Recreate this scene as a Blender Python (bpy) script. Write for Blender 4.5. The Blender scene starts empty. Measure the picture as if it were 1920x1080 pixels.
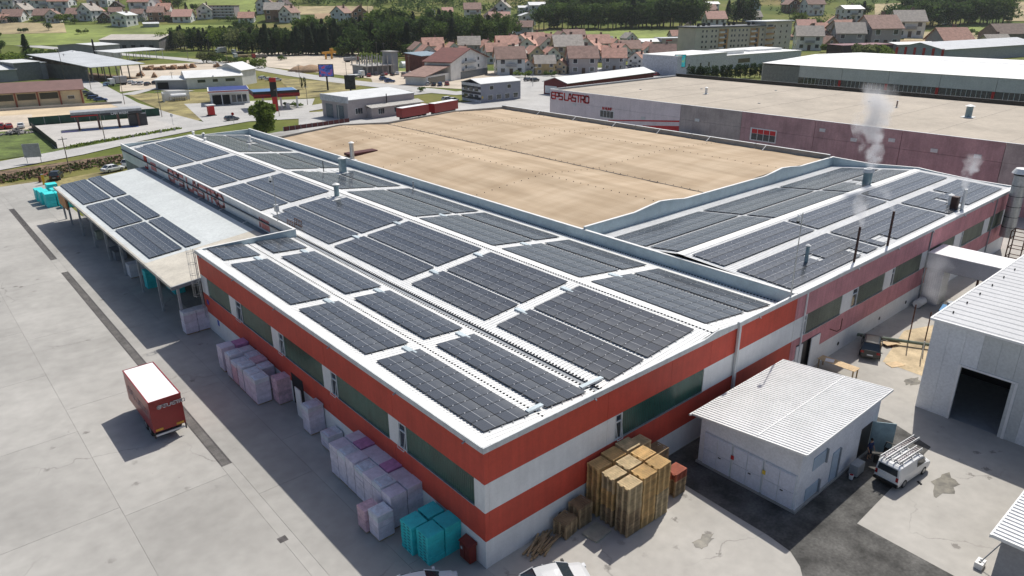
import bpy, math, random
import numpy as np
from mathutils import Vector, Matrix
R=math.radians
S=bpy.context.scene; COL=S.collection
rnd=random.Random(7)
# ------------------------------------------------------------------ camera
CX,CY,FPX=960.,540.,1353.486
PITCH,AZ,ROLL=R(21.7253),R(40.7887),R(-0.4087)
CAM=Vector((-21.1886,-27.1039,32.0))
fh=Vector((math.sin(AZ),math.cos(AZ),0)); rt0=Vector((math.cos(AZ),-math.sin(AZ),0))
FW=fh*math.cos(PITCH)+Vector((0,0,-math.sin(PITCH)))
up0=fh*math.sin(PITCH)+Vector((0,0,math.cos(PITCH)))
RT=rt0*math.cos(ROLL)+up0*math.sin(ROLL); UP=up0*math.cos(ROLL)-rt0*math.sin(ROLL)
cd=bpy.data.cameras.new('camera'); cam=bpy.data.objects.new('camera',cd); COL.objects.link(cam)
cd.sensor_width=36; cd.lens=36*FPX/1920; cd.clip_start=.5; cd.clip_end=6000
mw=Matrix.Identity(4)
for i in range(3):
    mw[i][0]=RT[i]; mw[i][1]=UP[i]; mw[i][2]=-FW[i]; mw[i][3]=CAM[i]
cam.matrix_world=mw; S.camera=cam
# ------------------------------------------------------------------ sky, sun, exposure
SUN=Vector((.68,.24,1)).normalized()
SUN_EL=math.asin(SUN.z)
w=bpy.data.worlds.new('World'); S.world=w; w.use_nodes=True
nt=w.node_tree; bg=nt.nodes['Background']; sk=nt.nodes.new('ShaderNodeTexSky')
sk.sky_type='NISHITA'; sk.sun_disc=False; sk.sun_elevation=SUN_EL; sk.sun_rotation=math.atan2(SUN.x,SUN.y)
sk.dust_density=3.0; sk.air_density=1.0; sk.ozone_density=3.5
nt.links.new(sk.outputs[0],bg.inputs[0]); bg.inputs[1].default_value=.095
sd=bpy.data.lights.new('sun','SUN'); sd.energy=4.3; sd.angle=R(.55); sd.color=(1,.955,.88)
so=bpy.data.objects.new('sun',sd); COL.objects.link(so); so.rotation_euler=SUN.to_track_quat('Z','Y').to_euler()
S.view_settings.view_transform='Standard'; S.view_settings.look='None'; S.view_settings.gamma=1
S.view_settings.exposure=.03
S.render.engine='CYCLES'; cy=S.cycles
cy.max_bounces=5; cy.diffuse_bounces=3; cy.glossy_bounces=2; cy.transmission_bounces=3; cy.volume_bounces=1; cy.transparent_max_bounces=8
cy.caustics_reflective=False; cy.caustics_refractive=False; cy.sample_clamp_indirect=6
cy.use_denoising=True; cy.volume_step_rate=2; cy.volume_max_steps=64
# ------------------------------------------------------------------ geometry helpers
def ray(x,y): return FW+RT*((x-CX)/FPX)-UP*((y-CY)/FPX)
def G(x,y,z=0.):
    d=ray(x,y); return CAM+d*((z-CAM.z)/d.z)
def terrain(x,y):
    s=(x-CAM.x)*fh.x+(y-CAM.y)*fh.y; u=(x-CAM.x)*rt0.x+(y-CAM.y)*rt0.y
    if s<=520: return 0.
    T=[(520,0),(600,2.6),(700,9),(780,17),(860,27),(940,38),(1060,58),(1300,98),(1700,150),(2600,200)]
    for (a,b),(c,d) in zip(T,T[1:]):
        if s<=c:
            t=(s-a)/(c-a); z=b+(d-b)*t; break
    else: z=200
    k=min(1,(s-520)/200)
    return z+k*(1.6*math.sin(u*.021+s*.006)+1.1*math.sin(u*.008-s*.011+1))
def pt(x,y,dz=0.):
    """the place on the ground that a point of the photograph shows"""
    d=ray(x,y); n=math.hypot(d.x,d.y); d=d/n
    t=25.; p=CAM.copy(); hit=False
    while t<2600:
        q=CAM+d*t
        if q.z<terrain(q.x,q.y): hit=True; break
        t+=8
    if not hit: return CAM+d*2600
    a,b=t-8,t
    for _ in range(18):
        m=(a+b)/2; q=CAM+d*m
        if q.z<terrain(q.x,q.y): b=m
        else: a=m
    q=CAM+d*b; q.z=terrain(q.x,q.y)+dz
    return q
def hgt(x,yb,yt):
    """height of something standing at photo point (x,yb) whose top shows at yt"""
    p=pt(x,yb); d=ray(x,yt); D=math.hypot(p.x-CAM.x,p.y-CAM.y); k=D/math.hypot(d.x,d.y)
    return CAM.z+d.z*k-p.z
class MB:
    def __init__(s): s.v=[]; s.f=[]; s.m=[]
    def quad(s,a,b,c,d,m=0):
        n=len(s.v); s.v+=[tuple(a),tuple(b),tuple(c),tuple(d)]; s.f.append((n,n+1,n+2,n+3)); s.m.append(m)
    def poly(s,pts,m=0):
        n=len(s.v); s.v+=[tuple(p) for p in pts]; s.f.append(tuple(range(n,n+len(pts)))); s.m.append(m)
    def hexa(s,P,m=0,skip=''):
        n=len(s.v); s.v+=[tuple(p) for p in P]
        for k,q in (('b',(0,3,2,1)),('t',(4,5,6,7)),('f',(0,1,5,4)),('r',(1,2,6,5)),('k',(2,3,7,6)),('l',(3,0,4,7))):
            if k not in skip: s.f.append(tuple(n+i for i in q)); s.m.append(m)
    def box(s,x0,x1,y0,y1,z0,z1,m=0,skip=''):
        s.hexa([(x0,y0,z0),(x1,y0,z0),(x1,y1,z0),(x0,y1,z0),(x0,y0,z1),(x1,y0,z1),(x1,y1,z1),(x0,y1,z1)],m,skip)
    def bar(s,a,b,w,h=None,m=0,up=Vector((0,0,1))):
        a,b=Vector(a),Vector(b); h=h or w; d=(b-a)
        if d.length<1e-6: return
        d.normalize(); x=d.cross(up)
        if x.length<1e-3: x=d.cross(Vector((0,1,0)))
        x.normalize(); z=x.cross(d); x=x*(w/2); z=z*(h/2)
        s.hexa([a-x-z,a+x-z,b+x-z,b-x-z,a-x+z,a+x+z,b+x+z,b-x+z],m)
    def cyl(s,a,b,r0,r1=None,n=8,m=0,caps=True):
        a,b=Vector(a),Vector(b); r1=r0 if r1 is None else r1; d=(b-a).normalized()
        x=d.cross(Vector((0,0,1)))
        if x.length<1e-3: x=Vector((1,0,0))
        x.normalize(); y=d.cross(x); k=len(s.v)
        for i in range(n):
            t=2*math.pi*i/n; o=x*math.cos(t)+y*math.sin(t); s.v.append(tuple(a+o*r0)); s.v.append(tuple(b+o*r1))
        for i in range(n):
            j=(i+1)%n; s.f.append((k+2*i,k+2*j,k+2*j+1,k+2*i+1)); s.m.append(m)
        if caps:
            s.f.append(tuple(k+2*i for i in range(n))[::-1]); s.m.append(m); s.f.append(tuple(k+2*i+1 for i in range(n))); s.m.append(m)
    def loft(s,rings,m=0,cap=True,closed=True):
        k=len(s.v); n=len(rings[0])
        for r in rings: s.v+=[tuple(p) for p in r]
        for i in range(len(rings)-1):
            for j in range(n if closed else n-1):
                a=k+i*n+j; b=k+i*n+(j+1)%n; s.f.append((a,b,b+n,a+n)); s.m.append(m)
        if cap:
            s.f.append(tuple(range(k,k+n))[::-1]); s.m.append(m); e=k+(len(rings)-1)*n; s.f.append(tuple(range(e,e+n))); s.m.append(m)
    def mesh(s,name,mats,smooth=False):
        me=bpy.data.meshes.new(name); me.from_pydata(s.v,[],s.f)
        mats=mats if isinstance(mats,(list,tuple)) else [mats]
        for mm in mats: me.materials.append(mm)
        if len(mats)>1: me.polygons.foreach_set('material_index',s.m)
        if smooth: me.polygons.foreach_set('use_smooth',[True]*len(s.f))
        me.update(); return me
    def build(s,name,mats,parent=None,smooth=False,loc=None,rz=0):
        return ob(name,s.mesh(name,mats,smooth),parent,loc,rz)
def ob(name,me,parent=None,loc=None,rz=0):
    o=bpy.data.objects.new(name,me); COL.objects.link(o)
    if parent is not None: o.parent=parent
    if loc is not None: o.location=loc
    if rz: o.rotation_euler=(0,0,rz)
    return o
def bx(name,mat,parent,*a,**k):
    b=MB(); b.box(*a); return b.build(name,mat,parent,**k)
def tag(o,label=None,cat=None,group=None,kind=None):
    if label: o['label']=label
    if cat: o['category']=cat
    if group: o['group']=group
    if kind: o['kind']=kind
    return o
def thing(name,label,cat,loc=(0,0,0),rz=0,group=None):
    return tag(ob(name,None,None,loc,rz),label,cat,group)
KIDS={}
def copy_tree(o,loc=None,rz=None,parent=None,label=None):
    c=o.copy(); COL.objects.link(c)
    if parent is not None: c.parent=parent
    if loc is not None: c.location=loc
    if rz is not None: c.rotation_euler=(0,0,rz)
    if label: c['label']=label
    for ch in KIDS.get(o.name,[]) : copy_tree(ch,parent=c)
    return c
def reg(o,objs): KIDS[o.name]=objs; return o
def nth(n):
    W='first second third fourth fifth sixth seventh eighth ninth tenth eleventh twelfth'.split()
    if n<len(W): return W[n]
    n+=1
    return f"{n}{'th' if 10<n%100<14 else {1:'st',2:'nd',3:'rd'}.get(n%10,'th')}"
# ------------------------------------------------------------------ materials
MATS={}
def M(name,col,rough=.7,amt=.12,scale=1.5,metal=0.,col2=None,bump=0.,bscale=20,stretch=None,spec=.4,fine=.05,emit=None,objvar=0.,streak=0.):
    """procedural paint, concrete, metal...: base colour with large and fine mottling in world space"""
    if name in MATS: return MATS[name]
    m=bpy.data.materials.new(name); m.use_nodes=True; n=m.node_tree.nodes; L=m.node_tree.links; p=n['Principled BSDF']
    p.inputs['Roughness'].default_value=rough; p.inputs['Metallic'].default_value=metal; p.inputs['Specular IOR Level'].default_value=spec
    geo=n.new('ShaderNodeNewGeometry'); vec=geo.outputs['Position']
    if stretch:
        mp=n.new('ShaderNodeMapping'); mp.inputs['Scale'].default_value=stretch; L.new(vec,mp.inputs[0]); vec=mp.outputs[0]
    no=n.new('ShaderNodeTexNoise'); no.inputs['Scale'].default_value=scale; no.inputs['Detail'].default_value=5; no.inputs['Roughness'].default_value=.62; L.new(vec,no.inputs['Vector'])
    rp=n.new('ShaderNodeValToRGB'); c2=col2 or tuple(c*(1-amt*2.2) for c in col)
    c1=tuple(min(1,c*(1+amt*.5)) for c in col) if not col2 else col
    rp.color_ramp.elements[0].position=.34; rp.color_ramp.elements[0].color=(*c2,1); rp.color_ramp.elements[1].position=.66; rp.color_ramp.elements[1].color=(*c1,1)
    L.new(no.outputs['Fac'],rp.inputs[0]); out=rp.outputs[0]
    def mulf(out,fac_out,lo,hi):
        mr=n.new('ShaderNodeMapRange'); mr.inputs[1].default_value=.25; mr.inputs[2].default_value=.75; mr.inputs[3].default_value=lo; mr.inputs[4].default_value=hi; L.new(fac_out,mr.inputs[0])
        vm=n.new('ShaderNodeVectorMath'); vm.operation='SCALE'; L.new(out,vm.inputs[0]); L.new(mr.outputs[0],vm.inputs['Scale']); return vm.outputs[0]
    if fine:
        n2=n.new('ShaderNodeTexNoise'); n2.inputs['Scale'].default_value=scale*11; n2.inputs['Detail'].default_value=3; L.new(vec,n2.inputs['Vector']); out=mulf(out,n2.outputs['Fac'],1-fine*2,1+fine*2)
    if streak:
        mp=n.new('ShaderNodeMapping'); mp.inputs['Scale'].default_value=(2.2,2.2,.12); L.new(geo.outputs['Position'],mp.inputs[0])
        n3=n.new('ShaderNodeTexNoise'); n3.inputs['Scale'].default_value=1.3; n3.inputs['Detail'].default_value=4; L.new(mp.outputs[0],n3.inputs['Vector']); out=mulf(out,n3.outputs['Fac'],1-streak,1+streak*.6)
    if objvar:
        oi=n.new('ShaderNodeObjectInfo'); mr=n.new('ShaderNodeMapRange'); mr.inputs[3].default_value=1-objvar; mr.inputs[4].default_value=1+objvar; L.new(oi.outputs['Random'],mr.inputs[0])
        vm=n.new('ShaderNodeVectorMath'); vm.operation='SCALE'; L.new(out,vm.inputs[0]); L.new(mr.outputs[0],vm.inputs['Scale']); out=vm.outputs[0]
    L.new(out,p.inputs['Base Color'])
    if bump:
        nb=n.new('ShaderNodeTexNoise'); nb.inputs['Scale'].default_value=bscale; nb.inputs['Detail'].default_value=4; L.new(vec,nb.inputs['Vector'])
        bp=n.new('ShaderNodeBump'); bp.inputs['Strength'].default_value=bump; bp.inputs['Distance'].default_value=.05; L.new(nb.outputs['Fac'],bp.inputs['Height']); L.new(bp.outputs[0],p.inputs['Normal'])
    if emit: p.inputs['Emission Color'].default_value=(*emit[0],1); p.inputs['Emission Strength'].default_value=emit[1]
    MATS[name]=m; return m
def flat(name,col,rough=.5,metal=0.,spec=.5): return M(name,col,rough,.04,3,metal,spec=spec,fine=.02)
# main palette
RED=M('red_paint',(.60,.078,.046),.62,.07,.5,streak=.10,fine=.03)
PINK=M('faded_red_paint',(.62,.27,.29),.75,.09,.5,streak=.18)
WPAINT=M('white_paint',(.80,.80,.79),.65,.05,.6,streak=.05,fine=.02)
WROOF=M('white_roof_sheet',(.80,.80,.78),.5,.05,.35,fine=.03)
WGREY=M('pale_grey_roof',(.64,.65,.65),.6,.06,.3)
FASCIA=M('fascia_metal',(.62,.64,.64),.45,.07,1.2,streak=.08)
PARA=M('parapet_sheet',(.42,.52,.56),.5,.06,.8)
DARK=flat('dark_rubber',(.012,.013,.015),.8)
BLACK=flat('black_paint',(.01,.01,.011),.35)
STEEL=M('galvanised_steel',(.48,.50,.51),.38,.08,4,metal=.6)
GREYM=M('grey_metal',(.30,.32,.34),.5,.08,2)
CONC=M('concrete',(.40,.385,.36),.85,.1,.22,fine=.05)
TAN=None
WOOD=M('pallet_wood',(.66,.43,.18),.75,.16,1.3,objvar=.14)
OLDWOOD=M('weathered_wood',(.42,.30,.17),.8,.2,2,objvar=.2)
GLASSD=flat('dark_window_glass',(.03,.04,.05),.08,spec=.8)
RUST=M('rusty_steel',(.16,.07,.04),.8,.3,4)
def letters(mb,text,org,ux,uz,h,th,depth,m=0,gap=.22,sp=.55,slant=0.,sx=1.):
    """block capitals built from strokes on the plane org + ux*x + uz*z"""
    F={'E':(.75,[[(.75,1),(.15,1),(0,.85),(0,.15),(.15,0),(.75,0)],[(0,.5),(.7,.5)]]),
       'P':(.75,[[(0,0),(0,1),(.65,1),(.75,.9),(.75,.52),(.65,.42),(0,.42)]]),
       'S':(.75,[[(.75,1),(.1,1),(0,.9),(0,.6),(.1,.5),(.65,.5),(.75,.4),(.75,.1),(.65,0),(0,0)]]),
       'L':(.68,[[(0,1),(0,.12),(.12,0),(.68,0)]]),
       'A':(.8,[[(0,0),(.28,1),(.52,1),(.8,0)],[(.1,.3),(.7,.3)]]),
       'T':(.8,[[(0,1),(.8,1)],[(.4,1),(.4,0)]]),
       'R':(.75,[[(0,0),(0,1),(.65,1),(.75,.9),(.75,.55),(.65,.45),(0,.45)],[(.4,.45),(.75,0)]]),
       'O':(.8,[[(.15,0),(0,.15),(0,.85),(.15,1),(.65,1),(.8,.85),(.8,.15),(.65,0),(.15,0)]]),
       'C':(.75,[[(.75,1),(.12,1),(0,.88),(0,.12),(.12,0),(.75,0)]]),
       'W':(.95,[[(0,1),(.22,0),(.47,.8),(.72,0),(.95,1)]]),
       'H':(.75,[[(0,0),(0,1)],[(.75,0),(.75,1)],[(0,.5),(.75,.5)]]),
       'N':(.75,[[(0,0),(0,1),(.75,0),(.75,1)]]),'I':(.1,[[(0,0),(0,1)]]),'F':(.7,[[(0,0),(0,1),(.7,1)],[(0,.5),(.6,.5)]]),'M':(.9,[[(0,0),(0,1),(.45,.3),(.9,1),(.9,0)]]),
       'U':(.75,[[(0,1),(0,.12),(.12,0),(.63,0),(.75,.12),(.75,1)]]),'G':(.78,[[(.75,1),(.12,1),(0,.88),(0,.12),(.12,0),(.75,0),(.75,.45),(.45,.45)]]),'D':(.75,[[(0,0),(0,1),(.6,1),(.75,.85),(.75,.15),(.6,0),(0,0)]])}
    ux=Vector(ux).normalized(); uz=Vector(uz).normalized(); n=ux.cross(uz).normalized(); org=Vector(org); x=0.
    for ch in text:
        if ch==' ': x+=sp*h; continue
        wd,st=F[ch]
        for line in st:
            P=[org+ux*((x+a*h*sx)+slant*b*h)+uz*(b*h) for a,b in line]
            for a,b in zip(P,P[1:]):
                d=(b-a).normalized(); s_=d.cross(n)*(th/2); e=d*(th*.42)
                a2,b2=a-e,b+e; k=n*depth
                mb.hexa([a2-s_-k,a2+s_-k,b2+s_-k,b2-s_-k,a2-s_+k,a2+s_+k,b2+s_+k,b2-s_+k],m)
        x+=(wd*sx+gap)*h
    return x-gap*h
def sign(parent,mat,text,org,ux,uz,h,th,depth,gap=.22,sp=.55,name='letter',slant=0.,sx=1.):
    """the same letters, each an object of its own"""
    ux=Vector(ux).normalized(); o=Vector(org)
    for ch in text:
        if ch==' ': o=o+ux*(sp*h); continue
        b=MB(); w_=letters(b,ch,o,ux,uz,h,th,depth,0,0,0,slant,sx); b.build(name,mat,parent); o=o+ux*(w_+gap*h)
# ================================================================== ground
def ground_mat():
    m=bpy.data.materials.new('meadow_ground'); m.use_nodes=True; n=m.node_tree.nodes; L=m.node_tree.links; p=n['Principled BSDF']; p.inputs['Roughness'].default_value=.95; p.inputs['Specular IOR Level'].default_value=.1
    g=n.new('ShaderNodeNewGeometry')
    def noise(sc,det=5):
        t=n.new('ShaderNodeTexNoise'); t.inputs['Scale'].default_value=sc; t.inputs['Detail'].default_value=det; L.new(g.outputs['Position'],t.inputs['Vector']); return t.outputs['Fac']
    r=n.new('ShaderNodeValToRGB'); e=r.color_ramp.elements; e[0].position=.36; e[0].color=(.075,.115,.025,1); e[1].position=.66; e[1].color=(.26,.215,.095,1)
    k=r.color_ramp.elements.new(.5); k.color=(.15,.175,.045,1); L.new(noise(.012),r.inputs[0])
    mx=n.new('ShaderNodeMix'); mx.data_type='RGBA'; mx.blend_type='MULTIPLY'; mx.inputs[0].default_value=.8; L.new(r.outputs[0],mx.inputs[6])
    r2=n.new('ShaderNodeValToRGB'); r2.color_ramp.elements[0].color=(.45,.45,.45,1); r2.color_ramp.elements[1].color=(1.25,1.2,1.1,1); L.new(noise(.35,4),r2.inputs[0]); L.new(r2.outputs[0],mx.inputs[7]); L.new(mx.outputs[2],p.inputs['Base Color'])
    return m
def build_ground():
    b=MB(); us=list(range(-1500,1501,30)); ss=[-160,-60,60,200,350,450]+list(range(510,2000,30))+[2100,2300,2600]
    for s in ss:
        for u in us:
            x=CAM.x+fh.x*s+rt0.x*u; y=CAM.y+fh.y*s+rt0.y*u; b.v.append((x,y,terrain(x,y)-.1))
    W=len(us)
    for i in range(len(ss)-1):
        for j in range(W-1):
            a=i*W+j; b.f.append((a,a+1,a+W+1,a+W)); b.m.append(0)
    tag(b.build('ground',ground_mat(),smooth=True),'meadow and hillside ground of the valley','ground',kind='structure')
build_ground()
def sheet(name,pts,mat,label,z=.012,kind='structure',cat=None):
    b=MB(); b.poly([(p[0],p[1],z) for p in pts]); return tag(b.build(name,mat),label,cat or 'ground',kind=kind)
def drape(name,px4,mat,label,z=.12,n=8,cat='ground'):
    """a patch of ground whose four corners are given as photo points"""
    A,B,C_,D=[Vector((p[0],p[1])) for p in px4]; b=MB()
    for i in range(n+1):
        for j in range(n+1):
            s,t=i/n,j/n; q=(A*(1-s)+B*s)*(1-t)+(D*(1-s)+C_*s)*t; P=pt(q.x,q.y,z); b.v.append(tuple(P))
    for i in range(n):
        for j in range(n):
            a=i*(n+1)+j; b.f.append((a,a+1,a+n+2,a+n+1)); b.m.append(0)
    return tag(b.build(name,mat),label,cat,kind='structure')
CONC_L=M('yard_concrete',(.40,.387,.36),.9,.10,.09,fine=.04,objvar=.04)
def stains(m):
    """oil spots and dark drips on the yard concrete"""
    n=m.node_tree.nodes; L=m.node_tree.links; p=n['Principled BSDF']; src=p.inputs['Base Color'].links[0].from_socket
    g=n.new('ShaderNodeNewGeometry'); v=n.new('ShaderNodeTexVoronoi'); v.inputs['Scale'].default_value=.55; L.new(g.outputs['Position'],v.inputs['Vector'])
    no=n.new('ShaderNodeTexNoise'); no.inputs['Scale'].default_value=.11; no.inputs['Detail'].default_value=2; L.new(g.outputs['Position'],no.inputs['Vector'])
    n2=n.new('ShaderNodeTexNoise'); n2.inputs['Scale'].default_value=6; n2.inputs['Detail'].default_value=3; L.new(g.outputs['Position'],n2.inputs['Vector'])
    ad=n.new('ShaderNodeMath'); ad.operation='MULTIPLY_ADD'; ad.inputs[1].default_value=.35; L.new(n2.outputs['Fac'],ad.inputs[0]); L.new(v.outputs['Distance'],ad.inputs[2])
    mr=n.new('ShaderNodeMapRange'); mr.inputs[1].default_value=.27; mr.inputs[2].default_value=.34; mr.inputs[3].default_value=1; mr.inputs[4].default_value=0; L.new(ad.outputs[0],mr.inputs[0])
    m2=n.new('ShaderNodeMapRange'); m2.inputs[1].default_value=.52; m2.inputs[2].default_value=.6; L.new(no.outputs['Fac'],m2.inputs[0])
    mu=n.new('ShaderNodeMath'); mu.operation='MULTIPLY'; L.new(mr.outputs[0],mu.inputs[0]); L.new(m2.outputs[0],mu.inputs[1])
    m3=n.new('ShaderNodeMath'); m3.operation='MULTIPLY'; m3.inputs[1].default_value=.62; L.new(mu.outputs[0],m3.inputs[0])
    mx=n.new('ShaderNodeMix'); mx.data_type='RGBA'; mx.inputs[7].default_value=(.10,.09,.08,1); L.new(m3.outputs[0],mx.inputs[0]); L.new(src,mx.inputs[6])
    # hairline cracks
    vc=n.new('ShaderNodeTexVoronoi'); vc.feature='DISTANCE_TO_EDGE'; vc.inputs['Scale'].default_value=.085; 
    ns=n.new('ShaderNodeTexNoise'); ns.inputs['Scale'].default_value=.5; ns.inputs['Detail'].default_value=4; L.new(g.outputs['Position'],ns.inputs['Vector'])
    va=n.new('ShaderNodeVectorMath'); va.operation='MULTIPLY_ADD'; va.inputs[1].default_value=(3,3,0); L.new(ns.outputs['Color'],va.inputs[0]); L.new(g.outputs['Position'],va.inputs[2]); L.new(va.outputs[0],vc.inputs['Vector'])
    cr=n.new('ShaderNodeMapRange'); cr.inputs[1].default_value=0; cr.inputs[2].default_value=.006; cr.inputs[3].default_value=.55; cr.inputs[4].default_value=0; L.new(vc.outputs['Distance'],cr.inputs[0])
    m4=n.new('ShaderNodeMath'); m4.operation='MULTIPLY'; L.new(cr.outputs[0],m4.inputs[0]); L.new(m2.outputs[0],m4.inputs[1])
    mx2=n.new('ShaderNodeMix'); mx2.data_type='RGBA'; mx2.inputs[7].default_value=(.15,.14,.13,1); L.new(m4.outputs[0],mx2.inputs[0]); L.new(mx.outputs[2],mx2.inputs[6]); L.new(mx2.outputs[2],p.inputs['Base Color'])
stains(CONC_L)
JOINT=M('slab_joint_filler',(.27,.26,.24),.9,.2,.6)
yard=tag(ob('yard_pavement',None),'pale concrete slab paving of the open factory yard','pavement',kind='structure')
b=MB(); b.box(-80,-.0,-75,137,-.09,-.012); b.build('joint_bed',JOINT,yard)
cols=[-80,-62,-47,-35,-24.5,-15.2,-8.25,None,-7.45,-3.4,0]
x0=None; ci=0
for a,c in zip(cols,cols[1:]):
    if a is None or c is None: continue
    ci+=1; y=-75+(ci*5.3)%9; st=[17,16,14,13,15,12.5,18,18,18,18][ci%10]
    ys=[-75]+[y+k*st for k in range(1,30) if y+k*st<130]+[137]
    for p,q in zip(ys,ys[1:]):
        bx('slab',CONC_L,yard,a+.012,c-.012,p+.012,q-.012,-.08,0)
dr=tag(ob('drain_channel',None),'long dark grated drain channel set into the yard paving','drain',kind='structure')
GRATE=M('drain_grate',(.11,.10,.10),.7,.25,2)
for a,c in ((21,76.2),(82.6,117)):
    bx('channel_bed',DARK,dr,-8.2,-7.5,a,c,-.07,-.035)
    bx('frame_rail',GRATE,dr,-8.23,-8.14,a,c,-.07,.004); bx('frame_rail',GRATE,dr,-7.56,-7.47,a,c,-.07,.004)
    g=MB(); y=a
    while y<c: g.box(-8.13,-7.57,y,min(c,y+.05),-.05,-.002); y+=.12
    tag(g.build('grate_bar',GRATE,dr),kind='stuff')
b=MB(); b.box(-8.24,-7.46,-75,21,-.08,-.002); b.box(-8.24,-7.46,76.2,82.6,-.08,-.002); b.box(-8.24,-7.46,117,137,-.08,-.002); b.build('slab',CONC_L,yard)
YR=M('right_yard_concrete',(.43,.41,.375),.9,.09,.12,fine=.035); stains(YR)
sheet('side_yard_pavement',[(0,-75),(130,-75),(130,-.0),(0,-.0)],YR,'sunlit concrete pavement in front of the short facade',-.004,cat='pavement')
sheet('service_lane',[(90,0),(112,0),(112,140),(90,140)],YR,'concrete lane between the two halls',-.004,cat='pavement')
sheet('rear_apron',[(22,104),(118,104),(118,176),(22,150)],M('rear_asphalt',(.34,.33,.31),.9,.15,.2),'asphalt apron behind the factory halls',-.02,cat='pavement')
ASPH=M('dark_asphalt',(.115,.112,.105),.9,.3,.5,fine=.14,bump=.2,bscale=25)
a4=[G(*p) for p in ((1262,888),(1282,908),(1440,1004),(1482,1034),(1500,1062),(1512,1110),(1840,1110))]
sheet('asphalt_pavement',[(17.0,-.05)]+[(p.x,p.y) for p in a4[1:6]]+[(20.3,-24),(20.8,-12.9),(33.6,-12.6),(35,-9),(34,-.05)],ASPH,'dark patched asphalt round the small white building',.004,cat='pavement')
SAND=M('sandy_ground',(.60,.48,.31),.95,.15,.6)
a4=[G(*p) for p in ((1655,678),(1732,706),(1800,600),(1695,620))]
sheet('sand_patch',[(p.x,p.y) for p in a4],SAND,'pale sandy ground patch beside the dark parked car',.006)
WET=M('wet_stain',(.17,.155,.12),.35,.3,1.5)
for name,cx,cy,r in (('puddle',1712,715,1.0),('puddle',1318,1016,.9),('puddle',1770,910,1.5)):
    c=G(cx,cy); b=MB(); rr=random.Random(int(cx)); b.poly([(c.x+math.cos(t*.35)*r*rr.uniform(.45,1.1)*1.3,c.y+math.sin(t*.35)*r*rr.uniform(.45,1.1)*.6,.009) for t in range(18)])
    tag(b.build(name,WET),None,None,kind='structure'); 
# ================================================================== main factory: front hall
def roofz(x): return np.interp(x,[0,10.7,22.5,34.2],[8.55,7.75,8.85,7.45])
hall=thing('factory_hall','red and white striped factory hall with ribbed white solar roof','factory')
CORE=M('inner_wall',(.3,.3,.3),.8)
b=MB(); b.box(.14,34.25,.14,46.5,-.05,7.3); b.box(10.9,34.25,46.5,116.6,-.05,7.3); b.build('hidden_core',CORE,hall)  # unseen solid core behind the panels, added to block light
def panel(mat,parent,face,a,c,z0,z1,t=.14,name='wall_panel',proud=0.,gap=.012):
    if face=='x0': return bx(name,mat,parent,-proud,t,a+gap,c-gap,z0,z1)
    if face=='y0': return bx(name,mat,parent,a+gap,c-gap,-proud,t,z0,z1)
def glazing(mat,parent,face,a,c,z0,z1,name='glazing'):
    b=MB(); n=int((c-a)/.19)
    for i in range(n):
        u0=a+(c-a)*i/n; u1=a+(c-a)*(i+.5)/n; u2=a+(c-a)*(i+1)/n
        for (p,dp),(q,dq) in (((u0,.05),(u1,.085)),((u1,.085),(u2,.05))):
            if face=='x0': b.quad((dp,p,z0),(dp,p,z1),(dq,q,z1),(dq,q,z0))
            else: b.quad((p,dp,z0),(q,dq,z0),(q,dq,z1),(p,dp,z1))
    return b.build(name,mat,parent)
GREEN=M('green_corrugated_glazing',(.028,.098,.078),.22,.18,.25,spec=.6,streak=.18)
OLIVE=M('weathered_glazing',(.15,.175,.135),.35,.2,.2,spec=.5,streak=.2)
FRAMEW=flat('window_frame_white',(.72,.74,.75),.5)
def vent_window(parent,face,a,c,z0,z1,open_=True):
    W=ob('window',None,parent); bx_=lambda nm,mt,*k: bx(nm,mt,W,*k)
    def B(nm,mt,u0,u1,d0,d1,za,zb):
        if face=='x0': bx(nm,mt,W,d0,d1,u0,u1,za,zb)
        else: bx(nm,mt,W,u0,u1,d0,d1,za,zb)
    t=.07; B('pane',GLASSD,a+t,c-t,.08,.1,z0+t,z1-t)
    B('frame',FRAMEW,a,a+t,-.02,.13,z0,z1); B('frame',FRAMEW,c-t,c,-.02,.13,z0,z1); B('frame',FRAMEW,a+t,c-t,-.02,.13,z1-t,z1); B('frame',FRAMEW,a+t,c-t,-.02,.13,z0,z0+t); zm=z0+(z1-z0)*.68; B('frame',FRAMEW,a+t,c-t,-.01,.12,zm,zm+t)
    if open_:
        b=MB(); d=.2
        P=lambda u,dd,z: (dd,u,z) if face=='x0' else (u,dd,z)
        for u in (a+t,c-t): b.bar(P(u,0,zm),P(u,-d,z0+t),.035)
        b.bar(P(a+t,-d,z0+t),P(c-t,-d,z0+t),.035); b.build('sash',FRAMEW,W)
    return W
# long side facing the yard
Z=(0,2.02,4.08,6.1,8.3)
jo=[.32,9.75,19.35,28.95,38.5,46.62]
for a,c in zip(jo,jo[1:]):
    panel(RED,hall,'x0',a,c,Z[3]+.01,Z[4]); panel(RED,hall,'x0',a,c,Z[1],Z[2])
    panel(WPAINT,hall,'x0',a,c,-.05,Z[1]-.01,t=.15)
bd=[1.0,8.27,9.16,10.41,17.67,18.59,19.94,26.9,27.82,29.3,35.98,37.27,38.86,44.8,46.62]
kinds='gwpgwpgwpgwpgp'
for k,a,c in zip(kinds,bd,bd[1:]):
    if k=='g': glazing(GREEN,hall,'x0',a,c,Z[2]+.06,Z[3]); bx('sill',STEEL,hall,-.05,.1,a,c,Z[2]+.005,Z[2]+.06)
    elif k=='w': vent_window(hall,'x0',a,c,Z[2]+.02,Z[3])
    else: panel(WPAINT,hall,'x0',a,c,Z[2]+.01,Z[3])
panel(WPAINT,hall,'x0',.15,1.0,Z[2]+.01,Z[3])
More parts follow.
